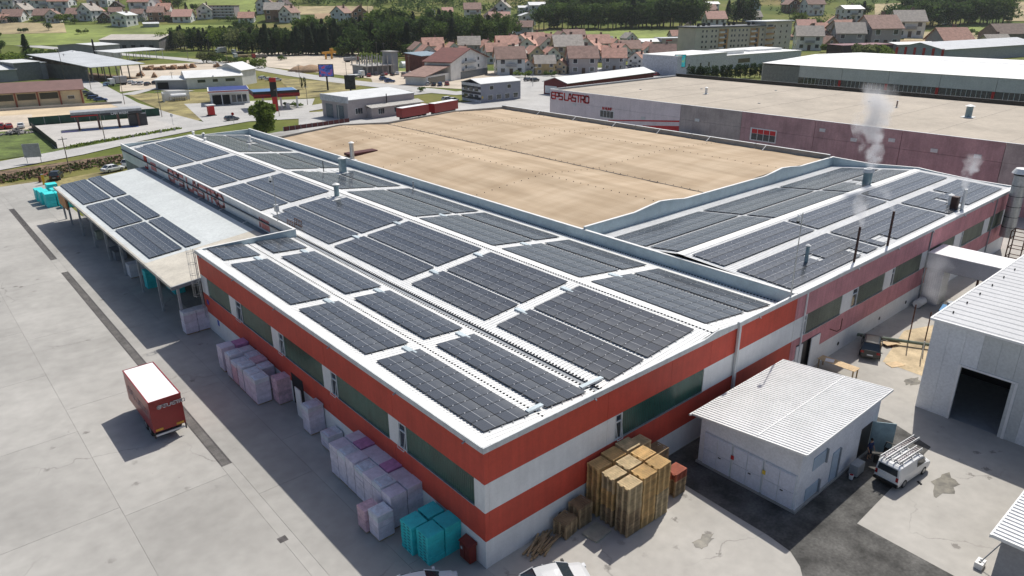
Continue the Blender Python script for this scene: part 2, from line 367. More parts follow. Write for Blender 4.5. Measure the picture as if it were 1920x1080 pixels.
# corner posts
for z0,z1,m_ in ((-.05,2.01,WPAINT),(2.02,4.08,RED),(4.09,6.1,WPAINT),(6.11,8.3,RED)):
    bx('corner_post',m_,hall,-.015,.31,-.015,.31,z0,z1)
# short side
jf=[.32,10.48,17.2,22.0,34.42]
for a,c in zip(jf,jf[1:]): panel(RED,hall,'y0',a,c,Z[3]+.01,Z[4]); panel(RED,hall,'y0',a,c,Z[1],Z[2]); panel(WPAINT,hall,'y0',a,c,-.05,Z[1]-.01,t=.15)
panel(WPAINT,hall,'y0',.32,10.48,Z[2]+.01,Z[3]); panel(WPAINT,hall,'y0',10.48,11.3,Z[2]+.01,Z[3]); vent_window(hall,'y0',11.3,12.0,Z[2]+.02,Z[3]); glazing(GREEN,hall,'y0',12.0,21.3,Z[2]+.06,Z[3]); bx('sill',STEEL,hall,12.0,21.3,-.05,.1,Z[2]+.005,Z[2]+.06)
panel(WPAINT,hall,'y0',21.3,34.42,Z[2]+.01,Z[3])
# dark ventilation holes in the base
for face,u,z in (('y0',6.2,.75),('x0',36.2,.75),('x0',24.0,.75)):
    b=MB(); P=((u,.0,z),(u,-.02,z)) if face=='y0' else ((0,u,z),(-.02,u,z)); b.cyl(*P,.17,n=12); b.build('vent_hole',DARK,hall)
# fascia
def fascia(parent,pts,z0,z1,t=.10,mat=FASCIA):
    for (a,c) in zip(pts,pts[1:]):
        (xa,ya),(xc,yc)=a,c
        b=MB(); b.bar((xa,ya,(z0+z1)/2),(xc,yc,(z0+z1)/2),t,z1-z0); b.build('fascia',mat,parent)
fascia(hall,[(-.06,.06),(-.06,10),(-.06,20),(-.06,30),(-.06,46.7)],8.28,8.66)
fascia(hall,[(-.11,-.06),(11,-.06),(22,-.06)],8.30,8.68); fascia(hall,[(22,-.06),(34.5,-.06)],8.31,8.7)
b=MB(); b.loft([[(21,-.115,8.5),(21,-.0,8.5),(21,-.0,8.7),(21,-.115,8.7)],[(22.3,-.115,8.5),(22.3,0,8.5),(22.3,0,8.93),(22.3,-.115,8.93)],[(25.2,-.115,8.5),(25.2,0,8.5),(25.2,0,8.72),(25.2,-.115,8.72)]]); b.build('ridge_cap',FASCIA,hall)
# inner eave gutter strip
bx('eave_flashing',WROOF,hall,-.01,.55,.05,46.6,8.40,8.64); bx('verge_flashing',WROOF,hall,.55,34.3,-.005,.14,8.38,8.655)
for y in (1.6,9.0,18.0,27.5,36.5,45.0): b=MB(); b.cyl((-.1,y,8.33),(-.32,y,8.27),.05,n=8); b.build('spout',GREYM,hall)
for x in (9.0,28.2): b=MB(); b.cyl((x,-.1,8.36),(x,-.3,8.3),.05,n=8); b.build('spout',GREYM,hall)
b=MB(); b.box(25.15,25.42,-.3,-.12,2.4,8.7); b.bar((25.28,-.21,2.45),(25.9,-.9,2.0),.26,.2); b.build('downpipe',FASCIA,hall); bx('rain_hopper',FASCIA,hall,25.02,25.55,-.36,-.1,8.62,8.9)
# ribbed roof slopes
def ribbed(name,parent,mat,x0,z0,x1,z1,y0,y1,pitch=.333,h=.042,along='x'):
    """trapezoidal sheet, ribs running up the slope"""
    b=MB(); y=y0; prof=[]
    while y<y1-.01:
        for dy,dz in ((0,0),(.42,0),(.5,1),(.82,1),(.9,0)):
            yy=y+dy*pitch
            if yy<y1: prof.append((yy,dz*h))
        y+=pitch
    prof.append((y1,0)); k=len(b.v)
    for yy,dz in prof:
        if along=='x': b.v+= [(x0,yy,z0+dz),(x1,yy,z1+dz)]
        else: b.v+= [(yy,x0,z0+dz),(yy,x1,z1+dz)]
    for i in range(len(prof)-1): b.f.append((k+2*i,k+2*i+1,k+2*i+3,k+2*i+2)); b.m.append(0)
    return b.build(name,mat,parent)
RS=ob('roof',None,hall)
ribbed('roof_slope',RS,WROOF,.5,roofz(.5),5.35,roofz(5.35)-.02,.1,46.55)
ribbed('roof_slope',RS,WROOF,5.3,roofz(5.3)-.05,10.45,roofz(10.45),.1,46.55)
ribbed('roof_slope',RS,WROOF,10.95,roofz(10.95),22.3,roofz(22.3),.1,116.5)
ribbed('roof_slope',RS,WROOF,22.7,roofz(22.7),34.05,roofz(34.05),.1,116.5)
bx('ridge_flashing',WROOF,RS,22.05,22.95,.1,116.5,8.84,8.875)
bx('gutter_bed',GREYM,RS,10.4,11.0,.1,116.5,7.6,7.69)
def holes(name,parent,x,y0,y1,z,w=.09,pitch=.333,hh=.035):
    b=MB(); y=y0
    while y<y1: b.box(x,x+w,y+.02,y+pitch*.42,z-.02,z+hh); y+=pitch
    return tag(b.build(name,DARK,parent),kind='stuff')
holes('lap_opening',RS,5.28,.1,46.4,roofz(5.3)+.0); holes('lap_opening',RS,10.3,.1,116.3,roofz(10.45)+.03,.14); holes('lap_opening',RS,10.98,.1,116.3,roofz(10.95)+.03,.14)
holes('lap_opening',RS,21.98,.1,116.3,8.85,.07); holes('lap_opening',RS,22.92,.1,116.3,8.85,.05); holes('lap_opening',RS,33.95,.1,116.3,roofz(34)+.02,.12)
# parapets round the roof
def wallbox(name,mat,parent,x0,x1,y0,y1,z0,z1,cap=WROOF,co=.06,seams=0):
    bx(name,mat,parent,x0,x1,y0,y1,z0,z1-.05); bx(name+'_cap',cap,parent,x0-co,x1+co,y0-co,y1+co,z1-.048,z1)
for a,c in ((.15,12),(12,24.9),(25.2,39),(39,55),(55,71),(71,87),(87,103),(103,116.9)): wallbox('parapet',PARA,hall,34.15,34.42,a+.01,c-.01,7.3,8.69,co=.03)
bx('parapet',PARA,hall,34.15,34.42,24.9,25.2,7.3,8.69)
wallbox('parapet',PARA,hall,.3,10.75,46.52,46.72,7.5,8.68,co=.03)
wallbox('parapet',WPAINT,hall,10.7,10.92,46.75,101,5.9,8.62,co=.03); wallbox('parapet',WPAINT,hall,10.7,10.92,101,117.0,5.9,8.62,co=.03)
wallbox('parapet',PARA,hall,10.95,34.4,116.8,117.0,-.05,8.55,co=.03)
bx('inner_gutter',M('gutter_blue',(.10,.22,.30),.4,.1,1),hall,33.75,34.14,.2,116.7,7.38,7.44)
# sign on the parapet above the loading canopy
FADE=M('faded_lettering',(.66,.25,.23),.8,.12,2)
sign(hall,FADE,'EPS LASTRO',(10.665,90.6,6.72),(0,-1,0),(0,0,1),1.5,.42,.03,gap=.30,sp=.75,sx=1.75)
bx('sign_square',FADE,hall,10.64,10.69,96.9,99.6,6.8,8.05)
b=MB(); b.hexa([(10.64,56.6,6.7),(10.64,56.2,6.7),(10.69,56.2,6.7),(10.69,56.6,6.7),(10.64,56.35,8.0),(10.64,56.2,8.0),(10.69,56.2,8.0),(10.69,56.35,8.0)]); b.box(10.64,10.69,53.6,55.9,6.7,7.95); b.build('sign_square',FADE,hall)
REDB=M('banner_red',(.50,.02,.02),.5,.08,1)
b=MB(); b.box(10.6,10.68,101.5,103.0,6.0,8.6); b.build('red_banner',REDB,hall); bx('red_banner',WPAINT,hall,10.58,10.6,101.5,103.0,6.9,7.5)
# mesh gutter ledge under the sign
bx('ledge',M('ledge_grey',(.17,.22,.25),.6,.12,1),hall,9.95,10.66,52,104,6.42,6.48)
for y in (52.2,60,68,76,84,92,100):
    b=MB(); b.bar((9.95,y,6.46),(9.95,y,6.62),.07); b.bar((9.95,y,6.6),(10.64,y,6.66),.05); b.build('ledge_bracket',WPAINT,hall)
# yard door and small signs on the long side
bx('door_opening',DARK,hall,-.012,.0,24.0,26.2,0,2.9); bx('door_leaf',WPAINT,hall,-.75,-.68,23.0,24.0,0,2.7)
bx('notice_sign',flat('sign_blue',(.01,.05,.42),.4),hall,-.03,-.005,43.05,43.5,1.35,1.95)
bx('notice_sign',flat('sign_blue',(.01,.05,.42),.4),hall,-.03,-.005,45.3,45.8,3.0,3.5)
# ================================================================== solar modules
def solar_mat():
    m=bpy.data.materials.new('solar_glass'); m.use_nodes=True; n=m.node_tree.nodes; L=m.node_tree.links; p=n['Principled BSDF']
    p.inputs['Roughness'].default_value=.17; p.inputs['Specular IOR Level'].default_value=.55
    tc=n.new('ShaderNodeTexCoord'); sp=n.new('ShaderNodeSeparateXYZ'); L.new(tc.outputs['Object'],sp.inputs[0])
    def stripe(src,period,width):
        a=n.new('ShaderNodeMath'); a.operation='MULTIPLY'; a.inputs[1].default_value=1/period; L.new(src,a.inputs[0])
        f=n.new('ShaderNodeMath'); f.operation='FRACT'; L.new(a.outputs[0],f.inputs[0])
        l=n.new('ShaderNodeMath'); l.operation='LESS_THAN'; l.inputs[1].default_value=width/period; L.new(f.outputs[0],l.inputs[0]); return l.outputs[0]
    s1=stripe(sp.outputs['Y'],.195,.016); s2=stripe(sp.outputs['X'],.098,.008)
    mxa=n.new('ShaderNodeMath'); mxa.operation='MAXIMUM'; L.new(s1,mxa.inputs[0]); L.new(s2,mxa.inputs[1])
    ob_=n.new('ShaderNodeObjectInfo'); 
    rp=n.new('ShaderNodeValToRGB'); rp.color_ramp.elements[0].color=(.026,.032,.043,1); rp.color_ramp.elements[1].color=(.040,.047,.060,1); L.new(ob_.outputs['Random'],rp.inputs[0])
    mx=n.new('ShaderNodeMix'); mx.data_type='RGBA'; L.new(mxa.outputs[0],mx.inputs[0]); L.new(rp.outputs[0],mx.inputs[6]); mx.inputs[7].default_value=(.075,.083,.098,1)
    # paler towards the low edge of every module, mottled by noise
    g=n.new('ShaderNodeNewGeometry'); no=n.new('ShaderNodeTexNoise'); no.inputs['Scale'].default_value=1.6; no.inputs['Detail'].default_value=4; L.new(g.outputs['Position'],no.inputs['Vector'])
    mr=n.new('ShaderNodeMapRange'); mr.inputs[1].default_value=.1; mr.inputs[2].default_value=-.9; mr.inputs[3].default_value=.0; mr.inputs[4].default_value=.30; L.new(sp.outputs['X'],mr.inputs[0])
    mu=n.new('ShaderNodeMath'); mu.operation='MULTIPLY'; L.new(mr.outputs[0],mu.inputs[0]); L.new(no.outputs['Fac'],mu.inputs[1])
    ad=n.new('ShaderNodeMath'); ad.operation='ADD'; ad.inputs[1].default_value=.05; L.new(mu.outputs[0],ad.inputs[0])
    m2=n.new('ShaderNodeMix'); m2.data_type='RGBA'; L.new(ad.outputs[0],m2.inputs[0]); L.new(mx.outputs[2],m2.inputs[6]); m2.inputs[7].default_value=(.42,.42,.40,1)
    L.new(m2.outputs[2],p.inputs['Base Color']); return m
SOLAR=solar_mat(); FRAME=flat('module_frame',(.03,.031,.033),.35,.3); BACK=flat('module_backsheet',(.42,.43,.44),.5); CLAMP=flat('module_clamp',(.8,.8,.8),.3,.3)
ML,MW=1.79,1.175
b=MB(); x,y=ML/2,MW/2; z=.0; t=.016
b.box(-x,x,-y,y,-.04,z-.004,0,'t')
b.quad((-x,-y,z),(x,-y,z),(x,y,z),(-x,y,z),0)
b.quad((-x+t,-y+t,z+.003),(-.014,-y+t,z+.003),(-.014,y-t,z+.003),(-x+t,y-t,z+.003),1)
b.quad((.014,-y+t,z+.003),(x-t,-y+t,z+.003),(x-t,y-t,z+.003),(.014,y-t,z+.003),1)
b.quad((-.014,-y+t,z+.003),(.014,-y+t,z+.003),(.014,y-t,z+.003),(-.014,y-t,z+.003),2)
MODULE=b.mesh('module',[FRAME,SOLAR,BACK])
PITCHW=1.2
def array(label,origin,ncol,nrow,ang,turn=0.,skip=(),pitchL=1.83,flip=False,pw=PITCHW):
    """origin: low corner of the field; columns run up the slope (local x), rows along the roof (local y)"""
    T=Matrix.Translation(Vector(origin))@Matrix.Rotation(turn,4,'Z')@Matrix.Rotation(-ang,4,'Y')
    root=ob('solar_array',None); root.matrix_world=T; tag(root,label,'solar array','solar arrays on the factory roofs')
    cl=MB(); rl=MB(); lift=.13
    for i in range(ncol):
        for j in range(nrow):
            if (i,j) in skip: continue
            o=ob('module',MODULE,root,((i+.5)*pitchL,(j+.5)*pw,lift)); 
            if flip: o.rotation_euler=(0,0,math.pi)
            for q in (.24,.76):
                cl.box((i+q)*pitchL-.035,(i+q)*pitchL+.035,(j+1)*pw-.03,(j+1)*pw+.03,lift,lift+.022)
        for q in (.24,.76): rl.box((i+q)*pitchL-.03,(i+q)*pitchL+.03,-.12,nrow*pw+.12,.045,lift-.045)
    tag(rl.build('mounting_rail',STEEL,root),kind='stuff'); tag(cl.build('clamp',CLAMP,root),kind='stuff')
    return root
rows=[(1.3,10),(14.7,9),(26.9,11),(41.2,13),(58.9,12),(75.4,13),(93.3,18)]
aA=math.atan2(-.8,10.7); aC=math.atan2(1.1,11.8); aE=math.atan2(-1.4,11.7)
COLN={'A':'along the yard edge','B':'in the second line from the yard edge','C':'just beyond the roof valley','D':'three modules deep below the ridge','E':'three modules deep behind the ridge','F':'in the last line beside the parapet'}
for ri,(y0,n) in enumerate(rows):
    w_='nearest the short facade' if ri==0 else nth(ri)+' from the short facade'
    for c,x0,nc,an,fl in (('A',1.05,2,aA,True),('B',6.1,2,aA,True),('C',12.0,2,aC,False),('D',16.0,3,aC,False),('E',22.85,3,aE,True),('F',28.75,2,aE,True)):
        nn=n; yy=y0; sk=set()
        if c in 'AB':
            if ri>3: continue
            if ri==3: nn=4; yy=41.7
        if c=='C' and ri==3: sk={(0,12)}
        if c=='D' and ri==3: sk={(2,12),(2,11)}
        if c=='E' and ri==4: sk={(2,10),(2,11),(1,11)}
        if c=='F' and ri==4: sk={(0,10),(0,9),(1,11),(0,11)}
        if c=='F' and ri==6: sk={(0,8),(0,9)}
        if c=='C' and ri==6: sk={(0,17)}
        name='solar array %s, %s from the short facade'%(COLN[c],nth(ri))
        array(name,(x0,yy,float(roofz(x0))+.02),nc,nn,an,0,sk,flip=fl)
# ================================================================== right hall (faded bands)
rh=thing('factory_wing','faded pink banded factory wing with steaming roof vents','factory')
bx('hidden_core',CORE,rh,34.6,90.3,.2,24.8,-.05,7.4)
jr=[34.46,36.0,45.2,54.0,62.8,71.8,81.2,90.4]
for a,c in zip(jr,jr[1:]):
    panel(PINK,rh,'y0',a,c,Z[3]+.01,Z[4]); 
for a,c in zip([34.46,35.45]+[39.75]+jr[2:],[35.45,35.46]+jr[2:]):
    if c-a<.1: continue
    panel(PINK,rh,'y0',a,c,Z[1],Z[2]); panel(WPAINT,rh,'y0',a,c,-.05,Z[1]-.01,t=.15)
panel(PINK,rh,'y0',35.45,39.75,3.35,Z[2])
bd=[34.46,35.85,36.68,43.2,45.28,46.44,52.3,54.0,54.62,61.47,62.92,70.8,72.9,73.45,80.48,82.4,87.46,90.4]; kinds='pwgpwgpwgpgpwgpgp'
for k,a,c in zip(kinds,bd,bd[1:]):
    if k=='g': glazing(OLIVE,rh,'y0',a,c,Z[2]+.06,Z[3]); bx('sill',STEEL,rh,a,c,-.06,.1,Z[2]+.005,Z[2]+.06)
    elif k=='w': vent_window(rh,'y0',a,c,Z[2]+.02,Z[3],False)
    else: panel(WPAINT,rh,'y0',a,c,Z[2]+.01,Z[3])
bx('door_opening',BLACK,rh,35.46,39.74,.16,.19,0,3.35)
b=MB(); b.box(35.46,36.6,-.06,.02,.02,3.2); b.build('door_leaf',WPAINT,rh); b=MB(); b.box(38.1,39.7,-.1,-.02,.02,3.3); b.build('door_leaf',WPAINT,rh)
fascia(rh,[(34.5,-.06),(48,-.06),(62,-.06),(76,-.06),(90.5,-.06)],8.30,8.66)
for x in (45.2,54,62.8,72,81.2,89.8):
    b=MB(); b.cyl((x,-.1,8.3),(x,-.3,8.24),.07,n=8); b.build('spout',GREYM,rh)
for x in (36.0,62.9,83.4): bx('downpipe',GREYM if x!=36.0 else WPAINT,rh,x-.06,x+.06,-.14,-.02,.1,8.3)
for x in (44.0,53.0,59.5): b=MB(); b.cyl((x,0,.8),(x,-.02,.8),.2,n=12); b.build('vent_hole',DARK,rh)
RR=ob('roof',None,rh)
def rz2(y): return float(np.interp(y,[0,12.4,25],[8.45,9.0,7.5]))
ribbed('roof_slope',RR,WGREY,.1,rz2(.1),12.2,rz2(12.2),34.45,90.3,pitch=.4,h=.03,along='y')
ribbed('roof_slope',RR,WGREY,12.6,rz2(12.6),24.9,rz2(24.9),34.45,90.3,pitch=.4,h=.03,along='y')
bx('ridge_flashing',WROOF,RR,34.45,90.2,11.95,12.85,8.985,9.03); bx('eave_flashing',WROOF,RR,34.45,90.4,-.01,.5,8.44,8.64)
wx=[34.3,42.7,45,47.3,49.6,52.3,70.5,72.8,75.1,77.4,80.2,90.6]; wz=[8.95,8.97,9.25,9.5,9.3,8.95,8.92,9.15,9.42,9.25,8.93,8.93]
wp=ob('parapet',None,rh)
for (xa,za),(xc,zc) in zip(zip(wx,wz),list(zip(wx,wz))[1:]):
    b=MB(); b.hexa([(xa,24.95,7.2),(xc,24.95,7.2),(xc,25.15,7.2),(xa,25.15,7.2),(xa,24.95,za),(xc,24.95,zc),(xc,25.15,zc),(xa,25.15,za)]); b.build('parapet_panel',PARA,wp)
    b=MB(); b.bar((xa,25.05,za+.02),(xc,25.05,zc+.02),.3,.05); b.build('parapet_cap',WROOF,wp)
wy=[(-.1,8.65),(5,8.68),(10,9.0),(12.4,9.22),(15,9.05),(19,8.75),(25,8.9)]
wp=ob('parapet',None,rh)
for (ya,za),(yc,zc) in zip(wy,wy[1:]):
    b=MB(); b.hexa([(90.3,ya,7.0),(90.5,ya,7.0),(90.5,yc,7.0),(90.3,yc,7.0),(90.3,ya,za),(90.5,ya,za),(90.5,yc,zc),(90.3,yc,zc)]); b.build('parapet_panel',PARA,wp)
    b=MB(); b.bar((90.4,ya,za+.02),(90.4,yc,zc+.02),.3,.05); b.build('parapet_cap',WROOF,wp)
bx('end_wall',PINK,rh,90.32,90.48,0,25,0,8.3)
aS=math.atan2(.55,12.4); aN=math.atan2(-1.5,12.6)
SG=['front hall end','middle','far end']
for si,(xs,n) in enumerate(((35.0,14),(52.6,14),(70.3,15))):
    for nm,y0,nc,an,fl,sk in (('in the eave line above the faded facade',1.0,3,aS,False,{0:{(1,7),(0,11)},1:{(0,1),(0,2)},2:{(0,3),(0,4),(1,4),(2,7)}}[si]),('just below the ridge facing the yard',7.75,2,aS,False,()),('just behind the ridge',12.85,2,aN,True,{2:{(0,4),(0,5),(1,5),(1,6)}}.get(si,())),('in the rear line below the wavy parapet',17.0,3,aN,True,())):
        # local x runs along +Y, local y along -X
        array('faded wing solar array %s, %s'%(nm,SG[si]),(xs+n*PITCHW,y0,rz2(y0)+.02),nc,n,an,math.pi/2,{(i,n-1-j) for i,j in sk},flip=fl)
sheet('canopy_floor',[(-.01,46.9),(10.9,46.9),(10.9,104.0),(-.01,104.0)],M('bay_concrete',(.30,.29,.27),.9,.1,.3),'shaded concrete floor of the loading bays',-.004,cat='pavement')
# ================================================================== loading canopy
CANW=M('canopy_sheet',(.60,.63,.62),.6,.05,.25); CANB=M('canopy_old_sheet',(.58,.54,.46),.8,.08,.4)
can=thing('loading_canopy','low white canopy roof with solar panels over the loading bays','canopy')
def cz(x): return float(np.interp(x,[-2.7,10.5],[5.25,6.55]))
ys=[46.95,56.4,61.2,66,71.9,78,83,88.2,94,99,104]
for i,(a,c) in enumerate(zip(ys,ys[1:])):
    for xa,xc in ((-2.7,4.6),(4.61,9.9)) if i else ((-2.7,4.6),(4.61,9.9)):
        b=MB(); b.hexa([(xa,a,cz(xa)-.14),(xc,a,cz(xc)-.14),(xc,c-.012,cz(xc)-.14),(xa,c-.012,cz(xa)-.14),(xa,a,cz(xa)),(xc,a,cz(xc)),(xc,c-.012,cz(xc)),(xa,c-.012,cz(xa))]); b.build('roof_panel',CANB if i==0 else CANW,can)
bx('edge_gutter',M('beige_gutter',(.50,.47,.41),.6,.1,1),can,-2.95,-2.71,46.9,104.1,4.98,5.3)
b=MB(); b.hexa([(-2.95,46.75,4.9),(9.9,46.75,6.2),(9.9,46.93,6.2),(-2.95,46.93,4.9),(-2.95,46.75,5.27),(9.9,46.75,6.5),(9.9,46.93,6.5),(-2.95,46.93,5.27)]); b.build('end_fascia',GREYM,can)
bx('end_board',M('orange_board',(.62,.30,.12),.7,.15,1),can,-2.6,-2.4,98.5,104,2.6,4.9)
for y in (47.3,54.5,62,69.5,77,84.5,92,99.5,103.8):
    bx('post',M('post_grey',(.42,.44,.45),.6),can,-2.35,-2.1,y-.12,y+.12,0,5.05)
    b=MB(); b.bar((-2.4,y,4.95),(10,y,6.2),.16,.25); b.build('rafter',GREYM,can)
bx('rear_wall',M('canopy_rear_wall',(.42,.42,.40),.8,.1,.5),can,10.3,10.6,46.8,104,0,5.9)
for y in (52,61,70,79,88,97): bx('bay_door',STEEL,can,10.2,10.29,y-2,y+2,0,3.8)
aK=math.atan2(1.3,13.2)
for i,(y0,n) in enumerate(((57.3,12),(72.6,12),(88.4,13))):
    w_=['nearest the striped hall','in the middle','at the far end'][i]
    array('canopy solar array two modules deep at the outer edge, %s'%w_,(-1.95,y0,cz(-1.95)+.02),2,n,aK); array('canopy solar array one module deep, %s'%w_,(2.1,y0+.1,cz(2.1)+.02),1,n,aK)
lad=thing('caged_ladder','thin caged access ladder where canopy meets striped hall','ladder',(-.32,46.2,0))
for y in (-.22,.22): b=MB(); b.cyl((0,y,1.5),(0,y,8.9),.03,n=6); b.build('stile',STEEL,lad)
for k in range(24): b=MB(); b.cyl((0,-.22,1.7+k*.3),(0,.22,1.7+k*.3),.015,n=5); b.build('rung',STEEL,lad)
for k in range(5):
    b=MB(); z=4.0+k*1.15; P=[(-.38+.38*math.cos(t),.36*math.sin(t),z) for t in [i*math.pi/8-math.pi/2-math.pi/2 for i in range(17)]]
    for p,q in zip(P,P[1:]): b.bar(p,q,.03)
    b.build('hoop',STEEL,lad)
for t in (1.0,2.2,3.14,4.0,5.2): b=MB(); x=-.38+.38*math.cos(t); y=.36*math.sin(t); b.cyl((x,y,3.9),(x,y,9.0),.012,n=4); b.build('cage_bar',STEEL,lad)
# ================================================================== tan membrane hall
def tan_mat():
    m=bpy.data.materials.new('tan_membrane'); m.use_nodes=True; n=m.node_tree.nodes; L=m.node_tree.links; p=n['Principled BSDF']; p.inputs['Roughness'].default_value=.8; p.inputs['Specular IOR Level'].default_value=.2
    g=n.new('ShaderNodeNewGeometry')
    def noise(sc,vec,det=4):
        mp=n.new('ShaderNodeMapping'); mp.inputs['Scale'].default_value=vec; L.new(g.outputs['Position'],mp.inputs[0]); t=n.new('ShaderNodeTexNoise'); t.inputs['Scale'].default_value=sc; t.inputs['Detail'].default_value=det; L.new(mp.outputs[0],t.inputs['Vector']); return t.outputs['Fac']
    r=n.new('ShaderNodeValToRGB'); r.color_ramp.elements[0].position=.3; r.color_ramp.elements[0].color=(.40,.30,.195,1); r.color_ramp.elements[1].position=.72; r.color_ramp.elements[1].color=(.50,.395,.275,1); L.new(noise(.35,(.18,1,1)),r.inputs[0])
    r2=n.new('ShaderNodeValToRGB'); r2.color_ramp.elements[0].position=.35; r2.color_ramp.elements[0].color=(.84,.82,.80,1); r2.color_ramp.elements[1].position=.65; r2.color_ramp.elements[1].color=(1.1,1.1,1.12,1); L.new(noise(.5,(1,.12,1)),r2.inputs[0])
    mx=n.new('ShaderNodeMix'); mx.data_type='RGBA'; mx.blend_type='MULTIPLY'; mx.inputs[0].default_value=1; L.new(r.outputs[0],mx.inputs[6]); L.new(r2.outputs[0],mx.inputs[7]); L.new(mx.outputs[2],p.inputs['Base Color'])
    bp=n.new('ShaderNodeBump'); bp.inputs['Strength'].default_value=.5; bp.inputs['Distance'].default_value=.12; L.new(noise(.55,(.5,1,1)),bp.inputs['Height']); L.new(bp.outputs[0],p.inputs['Normal'])
    return m
TANM=tan_mat()
th=thing('tan_roof_hall','wide hall with sandy tan membrane roof behind the solar halls','factory')
bx('hidden_core',CORE,th,34.6,89.4,25.3,104,0,7.9)
TX=[34.45,40.5,47.3,53,58.0,66,75.1,82,89.2]; TZ=[8.35,8.85,9.38,8.95,8.5,8.9,9.32,8.95,8.6]
tz=lambda x: float(np.interp(x,TX,TZ))
b=MB(); NX,NY=70,80; rr=random.Random(3)
xs=[34.45+(89.2-34.45)*i/NX for i in range(NX+1)]; yv=[25.16+(103.4-25.16)*j/NY for j in range(NY+1)]
for x in xs:
    for y in yv: b.v.append((x,y,tz(x)+.018*math.sin(y*2.1+x*.9)+.014*math.sin(y*.9-x*2.3)+rr.uniform(-.012,.012)))
for i in range(NX):
    for j in range(NY): a=i*(NY+1)+j; b.f.append((a,a+NY+1,a+NY+2,a+1)); b.m.append(0)
b.build('roof',TANM,th,smooth=True)
bx('valley_gutter',M('gutter_dark',(.06,.055,.05),.8,.3,.6),th,57.88,58.1,25.2,103.3,8.50,8.55)
b=MB()
for X in (47.3,75.1,58.4):
    y=26
    while y<103: b.box(X-.045,X+.045,y-.045,y+.045,tz(X)+.0,tz(X)+.07); y+=1.35
for Y in (45.5,68.5,88):
    x=35.5
    while x<89: b.box(x-.045,x+.045,Y-.045,Y+.045,tz(x),tz(x)+.07); x+=1.3
tag(b.build('roof_breather',DARK,th),kind='stuff')
CPAR=M('parapet_concrete',(.36,.355,.34),.8,.1,.5)
for a,c in zip(range(25,104,13),list(range(38,104,13))+[104]): bx('parapet',CPAR,th,89.25,89.6,a+.15,c-.01,7.6,9.35); bx('parapet_cap',WGREY,th,89.2,89.65,a+.15,c-.01,9.352,9.4)
for y in (36,47,58,69,80,91): b=MB(); b.bar((89.2,y,9.35),(88.1,y,8.65),.12); b.build('parapet_brace',WGREY,th)
px_=[34.5,47.3,58,75,89.6]; pz_=[8.75,9.6,8.9,9.55,9.1]
for (xa,za),(xc,zc) in zip(zip(px_,pz_),list(zip(px_,pz_))[1:]):
    b=MB(); b.hexa([(xa,103.5,0),(xc,103.5,0),(xc,103.8,0),(xa,103.8,0),(xa,103.5,za),(xc,103.5,zc),(xc,103.8,zc),(xa,103.8,za)]); b.build('rear_wall',CPAR,th)
# sunken light well with its flue
bx('light_well',M('well_red',(.10,.03,.03),.8),th,35.3,40.6,78.5,80.3,8.6,9.0)
# ================================================================== roof equipment
def flue(name,label,x,y,z0,h,r,mat,cap=True,thick_cap=None,sq=False):
    t=thing(name,label,'vent',(x,y,z0),0,'roof vents and flues')
    b=MB()
    if sq: b.box(-r,r,-r,r,0,h)
    else: b.cyl((0,0,0),(0,0,h),r,n=12)
    b.build('pipe',mat,t); b=MB(); b.box(-r*1.8,r*1.8,-r*1.8,r*1.8,-.05,.07); b.build('base_flange',WGREY,t)
    if cap: b=MB(); b.cyl((0,0,h+.08),(0,0,h+.3*r+.16),r*1.5,r*.5,n=12); b.cyl((0,0,h-.02),(0,0,h+.1),r*.3,n=6); b.build('rain_cap',WROOF,t)
    return t
BLUEG=M('blue_grey_metal',(.24,.34,.37),.4,.1,2); BROWN=M('rust_brown_pipe',(.06,.025,.02),.6,.2,3)
def onroof(px,py,z): return G(px,py,z)
p=G(643,320,8.3); flue('square_vent','tall square blue-grey roof vent beside the long parapet',p.x,p.y,8.0,2.1,.42,BLUEG,True,sq=True)
p=G(632,369,8.7); flue('roof_vent','short round grey roof vent on the ridge above a gap in panels',p.x,p.y,8.75,1.5,.32,BLUEG)
p=G(607,322,8.3); flue('bent_pipe','thin dark pipe rising from the roof beside the square vent',p.x,p.y,8.1,1.8,.06,DARK,False)
p=G(775,351,7.9); flue('vent_stub','short grey pipe stub standing against the long parapet',p.x,p.y,7.6,1.1,.12,GREYM,False)
for i,(a,c) in enumerate(((363,254),(382,257),(385,266),(468,262))): p=G(a,c,8.6); flue('roof_vent',['small white roof vent nearest the far end wall','small white roof vent between two others at far end','small white roof vent at the near end of the trio','single white roof vent near the far parapet corner'][i],p.x,p.y,8.3,.9,.22,WROOF)
p=G(661,298,8.6); flue('wall_flue','weathered steel flue rising from the sunken light well',p.x,p.y,8.4,2.7,.33,STEEL)
flue('slim_chimney','dark slim chimney with a wisp of steam near the roof edge',53.4,.75,8.45,3.7,.12,BROWN,False)
flue('slim_chimney','dark slim chimney, the one closer to the tall camera mast',46.0,.7,8.45,3.6,.11,BROWN,False)
flue('roof_vent','pale round vent standing in a panel gap near the mast',42.1,3.5,8.6,1.7,.17,BLUEG)
t=thing('steam_vent','wide metal twin vent pouring thick white steam','vent',(76.0,13.3,8.9))
for dx in (-.35,.35): b=MB(); b.cyl((dx,0,0),(dx,0,1.7),.42,n=12); b.build('pipe',BLUEG,t); b=MB(); b.cyl((dx,0,1.75),(dx,0,2.2),.62,.5,n=12); b.build('rain_cap',WROOF,t)
flue('white_chimney','white chimney pipe at the far eave of the faded wing',73.4,.75,8.45,2.6,.2,WROOF,False)
flue('square_flue','short dark brown square flue beside the white chimney',73.0,1.5,8.5,1.6,.36,BROWN,False,sq=True)
flue('roof_vent','low white capped vent behind the brown square flue',74.9,2.6,8.55,1.1,.25,WROOF)
